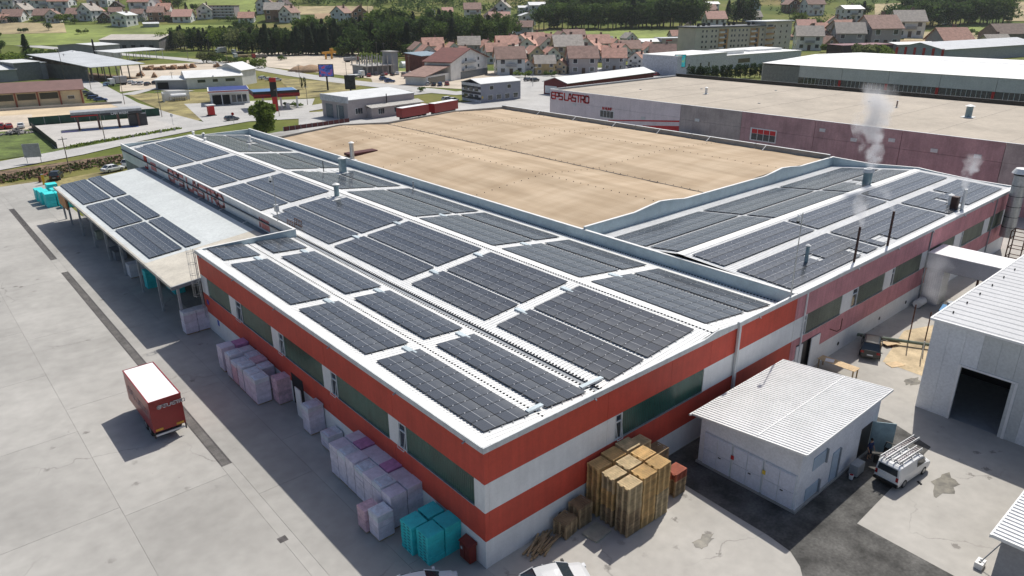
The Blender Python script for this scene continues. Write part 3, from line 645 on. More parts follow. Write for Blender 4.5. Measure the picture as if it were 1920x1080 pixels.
def mast(label,x,y,z0,h,side,ped=False):
    t=thing('camera_mast',label,'mast',(x,y,z0)); b=MB(); b.cyl((0,0,0),(0,0,h*.5),.07,n=8); b.cyl((0,0,h*.5),(0,0,h),.045,n=8); b.build('pole',STEEL,t)
    b=MB(); b.bar((0,0,h-.1),(side,0,h-.1),.06); b.build('bracket',STEEL,t)
    b=MB(); b.cyl((side,0,h-.55),(side,0,h-.2),.17,n=10); b.cyl((side,0,h-.2),(side,0,h-.05),.17,.05,n=10); b.build('camera_housing',WROOF,t)
    b=MB(); b.cyl((side,0,h-.75),(side,0,h-.56),.1,.16,n=10); b.build('camera_dome',DARK,t)
    if ped: bx('junction_box',WGREY,t,-.2,.2,-.25,.25,1.2,2.0)
mast('tall slim camera mast at the joint of red and faded facades',33.3,.1,8.65,7.3,-.6)
mast('camera mast with junction box beside the sign parapet',10.85,51.2,8.5,5.4,-.3,True)
# conduit bridges (pale flat cable covers between arrays)
for k,(x0,x1,y,z) in enumerate(((4.7,6.0,1.6,8.3),(9.8,11.9,1.9,7.95))): b=MB(); b.box(x0,x1,y-.16,y+.16,z,z+.12); tag(b.build('cable_cover',M('cable_cover_metal',(.55,.63,.66),.4)),['flat pale cable cover bridging first and second panel lines','flat pale cable cover crossing the roof valley'][k],'cable cover')
RK=0
for y in (13.6,25.9,40.6):
    for x in (4.0,8.9,15.0,20.3,26.5):
        z=float(roofz(x))+.05; b=MB(); b.box(-.2,.2,-.75,.75,0,.1); RK+=1
        tag(b.build('cable_cover',MATS['cable_cover_metal'],loc=(x,y,z)),'short pale cable cover, %s from the yard edge in the %s walkway gap'%(nth((RK-1)%5),nth((RK-1)//5)),'cable cover','cable covers in the walkway gaps')
# pallet of scrap on the inner corner
t=thing('steel_rack','small rust brown steel rack at the inner roof corner','rack',(11.6,48.6,7.8))
for dx in (0,.9):
    for dy in (0,.45,.9,1.35,1.8): b=MB(); b.bar((dx,dy,0),(dx,dy,1.0),.06); b.build('upright',RUST,t)
for dx in (0,.9):
    for z in (.3,.95): b=MB(); b.bar((dx,0,z),(dx,1.8,z),.06); b.build('rail',RUST,t)
# ================================================================== neighbouring hall with red lettering
eh=thing('lettered_hall','beige roofed concrete hall with red lettering on white end wall','hall')
EW=M('pinkish_white_wall',(.76,.67,.69),.7,.05,.4,streak=.05); EC=M('raw_concrete_wall',(.46,.40,.38),.85,.12,.3,streak=.12); EP=M('rose_concrete_wall',(.50,.31,.32),.85,.12,.3,streak=.12)
bx('hidden_core',CORE,eh,110.2,162,-45,109.5,0,10.4)
for a,c in ((96.9,109.6),(83,96.9),(68.95,83)):
    bx('wall_panel',EW,eh,110,110.2,a+.03,c-.03,0,5.2); bx('wall_panel',EW,eh,110,110.2,a+.03,c-.03,5.23,8.2); bx('wall_panel',EW,eh,110,110.2,a+.03,c-.03,8.23,11)
k=0
for a,c in ((54,68.9),(38.5,54),(23,38.5),(7.5,23),(-8,7.5),(-24,-8),(-45,-24)):
    for z0,z1 in ((0,4.6),(4.64,7.9),(7.94,11)): bx('wall_panel',EC if k in(0,4) and z0>4 else EP,eh,110,110.2,a+.04,c-.04,z0,z1)
    k+=1
bx('north_wall',EW,eh,110.2,162,109.4,109.6,0,11)
b=MB(); b.box(110.25,161.7,-45,109.35,10.35,10.62); ROOFB=M('beige_roof_felt',(.44,.385,.315),.9,.08,.1,fine=.04); b.build('roof',ROOFB,eh)
for y in range(-40,109,12): bx('roof_seam',M('roof_seam_felt',(.50,.45,.38),.9),eh,110.4,161.6,y,y+.12,10.62,10.65)
bx('parapet_cap',WGREY,eh,109.95,110.35,-45,109.65,11.002,11.06); bx('parapet_cap',WGREY,eh,110.36,162,109.35,109.65,11.002,11.06)
bx('dark_parapet',BLACK,eh,161.7,162.1,-45,109.6,10.3,11.5); bx('dark_parapet',GREYM,eh,110.4,161.6,109.1,109.33,10.62,11.0)
LRED=flat('sign_red',(.55,.012,.02),.45)
sign(eh,LRED,'EPS LASTRO',(109.97,109.0,8.75),(0,-1,0),(0,0,1),1.55,.36,.03,gap=.16,sp=.28)
b=MB(); P=lambda y,z:(109.965,y,z)
b.poly([P(89.5,5.3),P(69.0,7.25),P(69.0,7.6),P(89.5,5.5)]); b.build('red_stripe',LRED,eh); b=MB(); b.poly([P(79,4.7),P(69,5.0),P(69,6.4),P(79,5.4)]); b.build('red_stripe',LRED,eh)
W=ob('window',None,eh)
for k in range(4): bx('pane',GLASSD,W,109.93,109.99,88.0+k*1.05-.0,88.0+k*1.05+.95,6.0,7.5)
bx('frame',FRAMEW,W,109.94,109.985,87.8,92.2,5.85,7.65); sign(eh,LRED,'N HUMF',(109.92,91.4,7.75),(0,-1,0),(0,0,1),.55,.16,.02)
for y0 in (46.2,):
    W=ob('window',None,eh); bx('frame',FRAMEW,W,109.92,109.985,y0-.2,y0+5.5,5.7,8.2)
    for k in range(4): bx('pane',GLASSD,W,109.9,109.95,y0+k*1.32,y0+k*1.32+1.2,5.9,7.1); bx('pane',LRED,W,109.9,109.95,y0+k*1.32,y0+k*1.32+1.2,7.15,8.0)
for y,z in ((100.8,7.9),(79,7.0),(64.5,8.2),(31,8.4),(17.5,8.4),(11,8.4),(37,9.4),(24.5,9.2)): bx('louvre',WGREY,eh,109.9,109.99,y-.55,y+.55,z-.3,z+.3)
bx('door_canopy',M('canopy_blue_grey',(.40,.50,.55),.5),eh,107.5,109.98,62.5,69.5,4.9,5.05)
for i,(x,y,h,r,m_) in enumerate(((132,78,1.4,.3,WROOF),(141,37,1.3,.16,RUST),(137,22,2.0,.6,BLUEG))): flue('roof_vent',['round white vent on the beige roof of the lettered hall','slim rusty pipe on the beige roof','wide capped blue-grey vent on the beige roof'][i],x,y,10.62,h,r,m_)
for y,x in ((95,128),(85,140),(70,150),(60,126),(45,146)): 
    b=MB(); b.cyl((x,y,10.6),(x,y,10.75),.3,n=8); b.build('roof_drain',GREYM,eh)
# white production hall behind
wh=thing('white_production_hall','very long white metal hall with ribbon windows behind lettered hall','hall')
LG=M('light_grey_sheet',(.70,.68,.69),.6,.05,.3,streak=.05)
bx('hidden_core',CORE,wh,205.3,275,-60,107,0,11.8)
yy=list(range(-60,108,14))
for i,(a,c) in enumerate(zip(yy,yy[1:])):
    bx('wall_panel',LG,wh,205,205.25,a+.05,c-.05,8.6,12.2); bx('wall_panel',LG,wh,205,205.25,a+.05,c-.05,0,6.4)
    bx('ribbon_window',GLASSD,wh,205.1,205.24,a+.8,c-.05,6.45,8.55); bx('window_pier',LRED,wh,205,205.22,a+.05,a+.75,6.45,8.55)
    for k in range(9): bx('mullion',FRAMEW,wh,205.02,205.12,a+1.9+k*1.25,a+2.0+k*1.25,6.5,8.5)
b=MB()
for xa,za,xc,zc in ((204.8,12.22,240,13.3),(240,13.3,275,12.2)): b.quad((xa,-60,za),(xc,-60,zc),(xc,107.3,zc),(xa,107.3,za))
b.build('roof',WROOF,wh); bx('end_wall',LG,wh,205.3,275,107.02,107.25,0,12.1)
bx('roof_ridge',WGREY,wh,239.6,240.4,-60,107,13.29,13.36)
# ================================================================== small white utility building
ub=thing('utility_building','small white utility building with ribbed roof and double doors','building')
UW=M('utility_white',(.78,.79,.82),.6,.05,.6); UD=M('door_lavender',(.68,.71,.80),.5,.04,.6)
bx('plinth',CONC,ub,18.55,30.3,-9.75,-1.8,-.05,.18)
bx('wall',UW,ub,18.7,30.2,-9.6,-9.45,.18,4.7); bx('wall',UW,ub,18.7,18.85,-9.44,-1.9,.18,4.05); bx('wall',UW,ub,30.05,30.2,-9.44,-1.9,.18,4.05); bx('wall',UW,ub,18.86,30.04,-2.05,-1.9,.18,3.95)
b=MB(); b.hexa([(18.71,-9.44,4.05),(18.85,-9.44,4.05),(18.85,-1.9,4.05),(18.71,-1.9,4.05),(18.71,-9.44,4.75),(18.85,-9.44,4.75),(18.85,-1.9,4.06),(18.71,-1.9,4.06)]); b.build('wall',UW,ub)
URF=M('utility_roof_sheet',(.72,.72,.71),.5,.04,.6)
ribbed('roof',ub,URF,-10.05,5.03,-1.35,4.12,18.2,30.75,pitch=.30,h=.05,along='y')
b=MB(); b.bar((18.2,-10.06,4.97),(30.75,-10.06,4.97),.08,.16); b.build('fascia',WROOF,ub); b=MB(); b.bar((18.17,-10.06,4.97),(18.17,-1.35,4.06),.08,.16); b.build('fascia',WROOF,ub); b=MB(); b.bar((30.77,-10.06,4.97),(30.77,-1.35,4.06),.08,.16); b.build('fascia',WROOF,ub)
b=MB(); b.cyl((18.0,-1.3,4.02),(30.9,-1.3,4.02),.09,n=8); b.build('gutter',WROOF,ub)
bx('lap_flashing',URF,ub,18.3,30.7,-6.55,-6.47,4.66,4.73)
y=-2.35
for k in range(3):
    D=ob('double_door',None,ub); bx('door_frame',FRAMEW,D,18.6,18.7,y-2.28,y+.02,.2,2.85)
    for j in range(2):
        y1=y-j*1.13; bx('door_leaf',UD,D,18.55,18.62,y1-1.1,y1-.03,1.5,2.8); bx('door_leaf',UD,D,18.55,18.62,y1-1.1,y1-.03,.22,1.47)
    bx('handle',BLACK,D,18.5,18.55,y-1.5,y-1.3,1.3,1.36); y-=2.42
for k,(y,z,m_) in enumerate(((-4.75,1.9,'warn_red'),(-7.2,2.0,'warn_yellow'))): bx('warning_sticker',flat(m_,(.5,.03,.03) if k==0 else (.7,.5,.05)),ub,18.52,18.545,y-.12,y+.12,z-.16,z+.16)
bx('louvre',M('louvre_blue',(.42,.52,.62),.5,.05,1),ub,20.4,22.1,-9.65,-9.61,2.5,3.5); bx('louvre',MATS['louvre_blue'],ub,19.9,21.6,-9.65,-9.61,.3,1.25)
for x0,z0,z1 in ((22.1,2.45,3.55),(21.6,.25,1.3)): bx('louvre_frame',GREYM,ub,x0,x0+.1,-9.78,-9.61,z0,z1)
bx('side_door',M('louvre_blue',(.42,.52,.62)),ub,23.3,24.25,-9.66,-9.61,.2,2.6); bx('door_frame',GREYM,ub,24.26,24.36,-9.75,-9.61,.2,2.65)
bx('open_doorway',BLACK,ub,27.6,29.3,-9.63,-9.61,.1,2.7); b=MB(); b.hexa([(29.3,-9.65,.15),(29.3,-9.72,.15),(30.2,-11.0,.15),(30.25,-10.95,.15),(29.3,-9.65,2.7),(29.3,-9.72,2.7),(30.2,-11.0,2.7),(30.25,-10.95,2.7)]); b.build('open_door_leaf',M('door_teal',(.25,.36,.40),.5),ub)
# ================================================================== grey metal workshop hall
gh=thing('grey_workshop_hall','grey metal clad hall with tall dark open doorway','hall')
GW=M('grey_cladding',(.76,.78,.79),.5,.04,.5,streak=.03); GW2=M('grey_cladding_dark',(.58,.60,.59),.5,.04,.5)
y=-9.3; i=0
while y>-40:
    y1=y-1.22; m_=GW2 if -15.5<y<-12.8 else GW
    over=(y<=-11.7 and y1>=-15.8)
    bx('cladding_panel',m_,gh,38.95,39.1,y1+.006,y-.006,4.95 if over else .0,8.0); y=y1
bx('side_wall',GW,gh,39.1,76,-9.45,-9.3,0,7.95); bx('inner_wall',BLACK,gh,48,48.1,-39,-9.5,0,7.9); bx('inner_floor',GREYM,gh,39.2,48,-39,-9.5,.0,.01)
bx('doorway_frame',WPAINT,gh,38.88,39.12,-11.9,-11.7,0,4.95); bx('doorway_frame',WPAINT,gh,38.88,39.12,-15.85,-15.65,0,4.95); bx('doorway_frame',WPAINT,gh,38.88,39.12,-15.64,-11.91,4.78,4.95)
GRF=M('grey_roof_sheet',(.50,.505,.515),.5,.04,.4)
ribbed('roof',gh,GRF,-9.1,8.12,-42,8.3,38.7,76,pitch=1.0,h=.05,along='y')
b=MB(); b.bar((38.72,-9.1,8.08),(38.72,-42,8.25),.14,.18); b.build('verge_trim',WROOF,gh); b=MB(); b.bar((38.7,-9.08,8.08),(76,-9.08,8.08),.14,.18); b.build('eave_trim',WROOF,gh)
for k in range(12): b=MB(); b.cyl((41+k*3,-9.9,8.15),(41+k*3,-9.9,8.32),.06,n=6); b.build('roof_bolt',DARK,gh)
# ================================================================== enclosed bridge between wing and workshop
br=thing('enclosed_bridge','enclosed white overhead bridge joining faded wing and grey hall','bridge')
bx('top',M('bridge_top_white',(.78,.78,.78),.5,.03,1),br,62.7,66.9,-9.2,-.16,5.88,5.96)
b=MB(); y=-9.2
ribs=[]
for k in range(45): b.box(62.75,62.8+(.03 if k%2 else 0),-9.2+k*.2,-9.2+k*.2+.2,4.15,5.87)
BRG=M('bridge_side_sheet',(.46,.47,.50),.5,.04,.8); b.build('side_sheet',BRG,br); bx('side_sheet',BRG,br,66.8,66.86,-9.2,-.16,4.15,5.87); bx('underside',GREYM,br,62.82,66.78,-9.2,-.16,4.1,4.15)
for k in range(8): bx('tower_sheet',BRG,br,62.8,62.86,-.3-(k+1)*.22,-.3-k*.22-.01,0,4.09)
bx('tower_wall',GREYM,br,62.87,65.2,-2.0,-1.9,0,4.09); bx('support_leg',RUST,br,64.0,64.2,-5.2,-5.0,0,4.09); bx('support_leg',RUST,br,66.2,66.4,-5.2,-5.0,0,4.09); bx('support_leg',RUST,br,64.0,64.2,-8.4,-8.2,0,4.09)
# ================================================================== corner shed
cs=thing('corner_shed','shed with ribbed white roof cut by the corner of the picture','shed')
bx('wall',M('shed_wall',(.34,.34,.35),.7,.06,.6),cs,20.2,34,-34,-20.6,0,4.2)
ribbed('roof',cs,URF,-36,4.95,-20.2,4.5,19.6,34.5,pitch=.36,h=.06,along='y'); b=MB(); b.bar((19.58,-20.2,4.42),(19.58,-36,4.87),.1,.2); b.build('fascia',WROOF,cs); b=MB(); b.bar((19.5,-20.16,4.4),(34.5,-20.16,4.4),.1,.2); b.build('gutter',WROOF,cs)
b=MB(); b.cyl((20.0,-23.3,3.5),(19.9,-23.3,3.3),.14,n=10); b.build('wall_lamp',BLACK,cs)
# ================================================================== insulated flue tower on a steel frame
ft=thing('flue_tower','thick insulated flue stack on a rusty steel frame at wing end','flue',(86.3,-1.25,0))
for k in range(6): b=MB(); b.cyl((0,0,3.0+k*1.35),(0,0,4.33+k*1.35),.82,n=18); b.build('flue_segment',STEEL,ft,smooth=False); b=MB(); b.cyl((0,0,4.3+k*1.35),(0,0,4.36+k*1.35),.85,n=18); b.build('joint_band',DARK,ft)
b=MB(); b.cyl((0,0,11.3),(0,0,11.9),1.15,.8,n=18); b.build('rain_cap',WROOF,ft)
sf=thing('rusty_scaffold','rusty open steel scaffold standing beside the wing end wall','scaffold',(83.4,-2.4,0))
for x in (0,1.6):
    for y in (0,-1.6): b=MB(); b.bar((x,y,0),(x,y,4.6),.12); b.build('post',RUST,sf)
for z in (1.2,2.4,3.6,4.6):
    for a,c in (((0,0),(1.6,0)),((0,-1.6),(1.6,-1.6)),((0,0),(0,-1.6)),((1.6,0),(1.6,-1.6))): b=MB(); b.bar((*a,z),(*c,z),.08); b.build('crossbar',RUST,sf)
# ================================================================== steam
def steam(label,c,size,dens,seed,lean=(0,0)):
    m=bpy.data.materials.new('steam_volume'); m.use_nodes=True; n=m.node_tree.nodes; L=m.node_tree.links; n.remove(n['Principled BSDF'])
    v=n.new('ShaderNodeVolumePrincipled'); v.inputs['Color'].default_value=(.96,.97,1,1); v.inputs['Anisotropy'].default_value=.2; L.new(v.outputs[0],n['Material Output'].inputs['Volume'])
    tc=n.new('ShaderNodeTexCoord'); sp=n.new('ShaderNodeSeparateXYZ'); L.new(tc.outputs['Object'],sp.inputs[0])
    def ma(op,a,b=None,c=None):
        k=n.new('ShaderNodeMath'); k.operation=op
        for i,q in enumerate((a,b,c)):
            if q is None: continue
            if isinstance(q,(int,float)): k.inputs[i].default_value=q
            else: L.new(q,k.inputs[i])
        return k.outputs[0]
    h=ma('DIVIDE',sp.outputs['Z'],size[2])   # 0..1 up
    no=n.new('ShaderNodeTexNoise'); no.inputs['Scale'].default_value=2.6/size[0]; no.inputs['Detail'].default_value=5; no.inputs['Roughness'].default_value=.6; no.noise_dimensions='4D'; no.inputs['W'].default_value=seed; L.new(tc.outputs['Object'],no.inputs['Vector'])
    wob=ma('MULTIPLY_ADD',ma('SINE',ma('MULTIPLY_ADD',h,5.5,seed)),size[0]*.10,ma('MULTIPLY',h,lean[0]))
    dx=ma('SUBTRACT',sp.outputs['X'],wob); dy=ma('SUBTRACT',sp.outputs['Y'],ma('MULTIPLY',h,lean[1]))
    r=ma('SQRT',ma('ADD',ma('MULTIPLY',dx,dx),ma('MULTIPLY',dy,dy)))
    rad=ma('MULTIPLY_ADD',ma('POWER',ma('MAXIMUM',h,0.001),.7),size[0]*.30,size[0]*.07)
    q=ma('DIVIDE',r,rad); e=ma('SUBTRACT',1.05,q)
    d=ma('ADD',ma('MULTIPLY',e,.55),ma('MULTIPLY_ADD',no.outputs['Fac'],2.4,-1.30))
    top=ma('SUBTRACT',1.0,ma('POWER',ma('MAXIMUM',h,0.0),2.2)); d=ma('MULTIPLY',ma('MAXIMUM',d,0),top)
    d=ma('MULTIPLY',d,ma('GREATER_THAN',e,-.25)); L.new(ma('MULTIPLY',d,dens),v.inputs['Density'])
    b=MB(); x,y,z=size; b.box(-x/2+min(0,lean[0]),x/2+max(0,lean[0]),-y/2+min(0,lean[1]),y/2+max(0,lean[1]),0,z); o=b.build('steam',m,loc=c); tag(o,label,'steam',kind='stuff')
steam('thick white steam plume rising from the twin vent',(75.9,13.3,10.6),(7.5,7.5,11.5),2.6,1.3,(-.9,.2))
steam('small white steam puff at the far eave chimney',(73.4,.75,11.0),(3.2,3.2,4.2),2.6,4.1,(.2,0))
steam('thin steam wisp from the slim chimney near mast',(46.0,.7,12.0),(2.8,2.8,4.2),1.8,7.7,(-.6,.5))
steam('thin steam wisp from the slim chimney further along',(53.4,.75,12.1),(2.8,2.8,2.6),1.3,2.9,(-1.6,1.2))
# ================================================================== vehicles
TYRE=flat('tyre_rubber',(.015,.015,.016),.85); RIM=flat('wheel_rim',(.35,.36,.37),.35,.6); LRL=flat('tail_lamp',(.30,.01,.015),.25); LFR=flat('head_lamp',(.7,.72,.74),.15)
def paint(name,col): return M('paint_'+name,col,.28,.02,1,spec=.7,fine=0)
PAINTS={k:paint(k,v) for k,v in dict(white=(.75,.76,.76),silver=(.55,.56,.57),black=(.012,.013,.015),blue=(.03,.07,.20),red=(.35,.02,.02),grey=(.14,.15,.16),lightblue=(.25,.42,.62),teal=(.05,.30,.32),beige=(.5,.45,.36)).items()}
SPEC=dict(
 sedan=dict(L=4.5,W=.89,H=1.45,top=[(-2.25,.62),(-2.2,.9),(-1.5,.98),(1.0,.96),(1.9,.82),(2.15,.68),(2.25,.5)],cab=(-1.8,-1.05,.3,1.2),belt=.93),
 hatch=dict(L=4.1,W=.87,H=1.48,top=[(-2.05,.62),(-2.0,.93),(.95,.95),(1.75,.82),(1.98,.66),(2.05,.5)],cab=(-2.0,-1.45,.2,1.1),belt=.92),
 suv=dict(L=4.55,W=.93,H=1.68,top=[(-2.27,.7),(-2.22,1.05),(1.05,1.08),(1.95,.98),(2.2,.8),(2.27,.55)],cab=(-2.2,-1.65,.15,1.1),belt=1.03),
 wagon=dict(L=4.75,W=.9,H=1.5,top=[(-2.37,.62),(-2.32,.93),(1.15,.96),(2.05,.82),(2.3,.68),(2.37,.5)],cab=(-2.28,-1.75,.35,1.3),belt=.92))
def car_meshes(kind):
    s=SPEC[kind]; W,H,be=s['W'],s['H'],s['belt']; body=MB(); rings=[]; L=s['L']
    for x,zt in s['top']:
        e=abs(x)/(L/2); w=W*(1-.16*max(0,e-.8)/.2); zb=.24+.1*max(0,e-.9)/.1
        rings.append([(x,-w*.93,zb),(x,-w,zb+.2),(x,-w,max(zb+.22,zt-.22)),(x,-w*.92,zt-.05),(x,-w*.6,zt),(x,w*.6,zt),(x,w*.92,zt-.05),(x,w,max(zb+.22,zt-.22)),(x,w,zb+.2),(x,w*.93,zb)])
    body.loft(rings)
    a,b_,c,d=s['cab']; z0=be-.02; z1=H-.05; wb=W*.9; wt=W*.7
    glass=MB(); glass.hexa([(a,-wb,z0),(d,-wb,z0),(d,wb,z0),(a,wb,z0),(b_,-wt,z1),(c,-wt,z1),(c,wt,z1),(b_,wt,z1)])
    roof=MB(); roof.loft([[(x,-wt*1.03*k,z1-.02),(x,-wt*.8*k,z1+.03*q),(x,0,z1+.055*q),(x,wt*.8*k,z1+.03*q),(x,wt*1.03*k,z1-.02)] for x,k,q in ((b_-.05,.97,.5),(b_+.3,1,1),(c-.3,1,1),(c+.04,.97,.5))])
    for y in (-1,1):
        roof.bar((a,y*wb,z0),(b_,y*wt,z1),.07); roof.bar((d,y*wb,z0),(c,y*wt,z1),.06); m=(b_+c)/2-.1; roof.bar((m,y*wb*1.0,z0),(m,y*wt*1.0,z1),.07)
    wheels=[]; wx=(-L*.29,L*.31)
    lamps=MB(); lamps.box(-L/2-.01,-L/2+.12,-W*.9,-W*.58,be-.25,be-.07); lamps.box(-L/2-.01,-L/2+.12,W*.58,W*.9,be-.25,be-.07)
    hl=MB(); hl.box(L/2-.2,L/2+.0,-W*.82,-W*.5,.58,.72); hl.box(L/2-.2,L/2+.0,W*.5,W*.82,.58,.72)
    return s,body,glass,roof,lamps,hl,wx
def add(dst,src,m):
    k=len(dst.v); dst.v+=src.v; dst.f+=[tuple(i+k for i in f) for f in src.f]; dst.m+=[m]*len(src.f)
def car(kind,col,label,loc,rz,group=None,plate=True):
    s,body,glass,roof,lamps,hl,wx=car_meshes(kind); t=thing('parked_car',label,'car',loc,rz,group); P=PAINTS[col]; L=s['L']; W=s['W']
    o=body.build('body',P,t,smooth=False); glass.build('window_glass',GLASSD,t); roof.build('roof_panel',P,t)
    for sy in (-1,1):
        b=MB(); y0,y1=sorted((sy*W*.58,sy*W*.9)); b.box(-L/2-.012,-L/2+.12,y0,y1,s['belt']-.28,s['belt']-.08); b.build('tail_lamp',LRL,t)
        y0,y1=sorted((sy*W*.5,sy*W*.82)); b=MB(); b.box(L/2-.18,L/2+.0,y0,y1,.56,.7); b.build('headlight',LFR,t)
        b=MB(); b.box(s['cab'][3]-.35,s['cab'][3]-.2,min(sy*W,sy*(W+.2)),max(sy*W,sy*(W+.2)),s['belt'],s['belt']+.14); b.build('wing_mirror',P if col!='silver' else BLACK,t)
        for x in wx:
            w_=MB(); w_.cyl((x,sy*(W-.2),.32),(x,sy*(W+.01),.32),.32,n=16); wo=w_.build('wheel',TYRE,t); r=MB(); r.cyl((x,sy*(W-.1),.32),(x,sy*(W+.02),.32),.2,n=12); r.build('rim',RIM,wo)
    if plate: bx('number_plate',LFR,t,-L/2-.03,-L/2-.005,-.26,.26,.55,.66)
    return t
FARCAR={}
def far_car(kind,col,label,loc,rz,group,name='parked_car'):
    key=(kind,col)
    if key not in FARCAR:
        s,body,glass,roof,lamps,hl,wx=car_meshes(kind); d=MB(); add(d,body,0); add(d,roof,0); add(d,glass,1); add(d,lamps,2); W=s['W']
        w_=MB()
        for sy in (-1,1):
            for x in wx: w_.cyl((x,sy*(W-.2),.32),(x,sy*(W+.01),.32),.32,n=8)
        add(d,w_,1); FARCAR[key]=d.mesh('parked_car',[PAINTS[col],GLASSD,LRL])
    return tag(ob(name,FARCAR[key],None,loc,rz),label,'car',group)
# the two cars at the bottom edge, the dark car by the wing and the rough-ground cars
car('sedan','silver','silver saloon car half cut off at the bottom edge, in sunlight',(1.9,-3.85,0),math.atan2(-.42,1))
car('sedan','white','white car in the hall shadow beside the turquoise stacks',(-4.25,.72,0),math.atan2(-.45,1))
car('suv','black','dark estate car parked close to the faded pink wing',(46.35,-2.2,0),R(21))
p=G(108,339); car('suv','black','black off-road car on rough ground beside the turquoise blocks',(p.x+.3,p.y+2.2,0),R(70))
p=G(212,321); car('sedan','white','white saloon parked beyond the far end of the canopy',(p.x,p.y,0),R(20)); p=G(238,312); car('suv','white','white off-road car half hidden by the canopy end',(p.x+1.0,p.y,0),R(38))
# ---------------------------------------------------------------- red lorry box
tr=thing('lorry_trailer','red box trailer with white roof standing alone in the yard','trailer',(-9.76,27.3,0))
TRED=M('trailer_red',(.27,.012,.014),.35,.06,1.2,spec=.5); TWH=flat('trailer_roof',(.85,.85,.85),.5)
bx('body',TRED,tr,-1.2,1.2,.02,7.0,1.0,3.6); bx('roof',TWH,tr,-1.14,1.14,.06,6.95,3.602,3.66)
for x0,x1,y0,y1 in ((-1.22,-1.14,0,7.02),(1.14,1.22,0,7.02),(-1.14,1.14,0,.06),(-1.14,1.14,6.96,7.02)): bx('top_rail',TRED,tr,x0,x1,y0,y1,3.6,3.69)
sign(tr,flat('letter_white',(.75,.75,.75)),'EPS LASTRO',(-.62,-.005,2.92),(1,0,0),(0,0,1),.25,.06,.008,gap=.12,sp=.3)
sign(tr,M('letter_dusty',(.45,.33,.33),.7,.2,2),'EPS LASTRO',(-1.205,6.2,2.0),(0,-1,0),(0,0,1),.62,.12,.006,gap=.2)
for x0 in (-1.05,.5): bx('reflector_plate',M('reflector_yellow',(.62,.33,.03),.4),tr,x0,x0+.55,-.015,.018,1.08,1.26)
bx('bumper',WGREY,tr,-1.1,1.1,.05,.15,.6,.75); bx('chassis',DARK,tr,-.5,.5,.3,6.8,.75,.99)
for x in (-1.15,1.15):
    bx('mudguard',BLACK,tr,x-.05,x+.05,.0,.05,.5,1.0)
    for y in (1.6,2.75):
        s_=1 if x>0 else -1; b=MB(); b.cyl((s_*.75,y,.5),(s_*1.13,y,.5),.5,n=18); w_=b.build('wheel',TYRE,tr); b=MB(); b.cyl((s_*1.0,y,.5),(s_*1.15,y,.5),.27,n=12); b.build('rim',RIM,w_)
for x in (-.8,.8): bx('landing_leg',GREYM,tr,x-.08,x+.08,5.8,5.95,0,.99)
# ---------------------------------------------------------------- white van with ladders
vn=thing('white_van','white van with roof ladders and both side doors open','van',(28.35,-12.55,0),R(-6))
WV=PAINTS['white']; b=MB(); W=.9
rings=[]
for x,zt,zb in ((-2.2,1.0,.3),(-2.17,1.7,.28),(-2.0,1.82,.26),(.55,1.84,.24),(.95,1.72,.24),(1.45,1.12,.24),(2.0,.95,.26),(2.2,.6,.32)):
    w_=W*(.94 if abs(x)>2.1 else 1); rings.append([(x,-w_*.95,zb),(x,-w_,zb+.25),(x,-w_,min(1.0,zt-.1)),(x,-w_*.9,zt-.06),(x,-w_*.7,zt),(x,w_*.7,zt),(x,w_*.9,zt-.06),(x,w_,min(1.0,zt-.1)),(x,w_,zb+.25),(x,w_*.95,zb)])
b.loft(rings); b.build('body',WV,vn)
b=MB(); b.quad((.98,-.74,1.7),(1.47,-.8,1.15),(1.47,.8,1.15),(.98,.74,1.7)); b.v=[(x+.02,y,z+.015) for x,y,z in b.v]; b.build('windscreen',GLASSD,vn)
for sy in (-1,1): b=MB(); b.poly([(x,sy*(.905 if z<1.2 else .86),z) for x,z in ((.1,1.1),(1.3,1.1),(.9,1.6),(.1,1.62))][::sy]); b.build('window',GLASSD,vn)
b=MB(); b.quad((-2.21,-.72,1.12),(-2.21,.72,1.12),(-2.185,.66,1.62),(-2.185,-.66,1.62)); b.v=[(x-.012,y,z) for x,y,z in b.v]; b.build('rear_window',GLASSD,vn)
bx('rear_bumper',BLACK,vn,-2.3,-2.1,-.85,.85,.28,.52); bx('number_plate',LFR,vn,-2.235,-2.21,.05,.6,.86,1.0)
for y in (-.82,.66): bx('tail_lamp',LRL,vn,-2.235,-2.1,y,y+.16,.72,1.05)
for sy in (-1,1):
    for x in (-1.35,1.3): b=MB(); b.cyl((x,sy*.72,.32),(x,sy*.91,.32),.32,n=16); w_=b.build('wheel',TYRE,vn); b=MB(); b.cyl((x,sy*.85,.32),(x,sy*.925,.32),.2,n=12); b.build('rim',RIM,w_)
for x in (-1.6,-.4,.5): b=MB(); b.bar((x,-.75,1.93),(x,.75,1.93),.06,.05); b.build('roof_bar',RIM,vn)
D=ob('open_door',None,vn); b=MB(); b.hexa([(.95,.92,.35),(1.02,.92,.35),(.75,1.85,.35),(.68,1.83,.35),(.95,.92,1.05),(1.02,.92,1.05),(.75,1.85,1.05),(.68,1.83,1.05)]); b.build('door_skin',BLACK,D); b=MB(); b.bar((.98,.92,1.05),(.8,.92,1.6),.05); b.bar((.8,.92,1.6),(.62,1.7,1.6),.05); b.bar((.62,1.7,1.6),(.72,1.85,1.05),.05); b.build('window_frame',BLACK,D)
D=ob('open_door',None,vn); bx('door_skin',BLACK,D,-.75,-.35,.93,1.0,.35,1.05); b=MB(); b.hexa([(-.7,.93,.4),(-.62,.93,.4),(-.75,1.75,.4),(-.83,1.72,.4),(-.7,.93,1.1),(-.62,.93,1.1),(-.75,1.75,1.1),(-.83,1.72,1.1)]); b.build('door_leaf',BLACK,D)
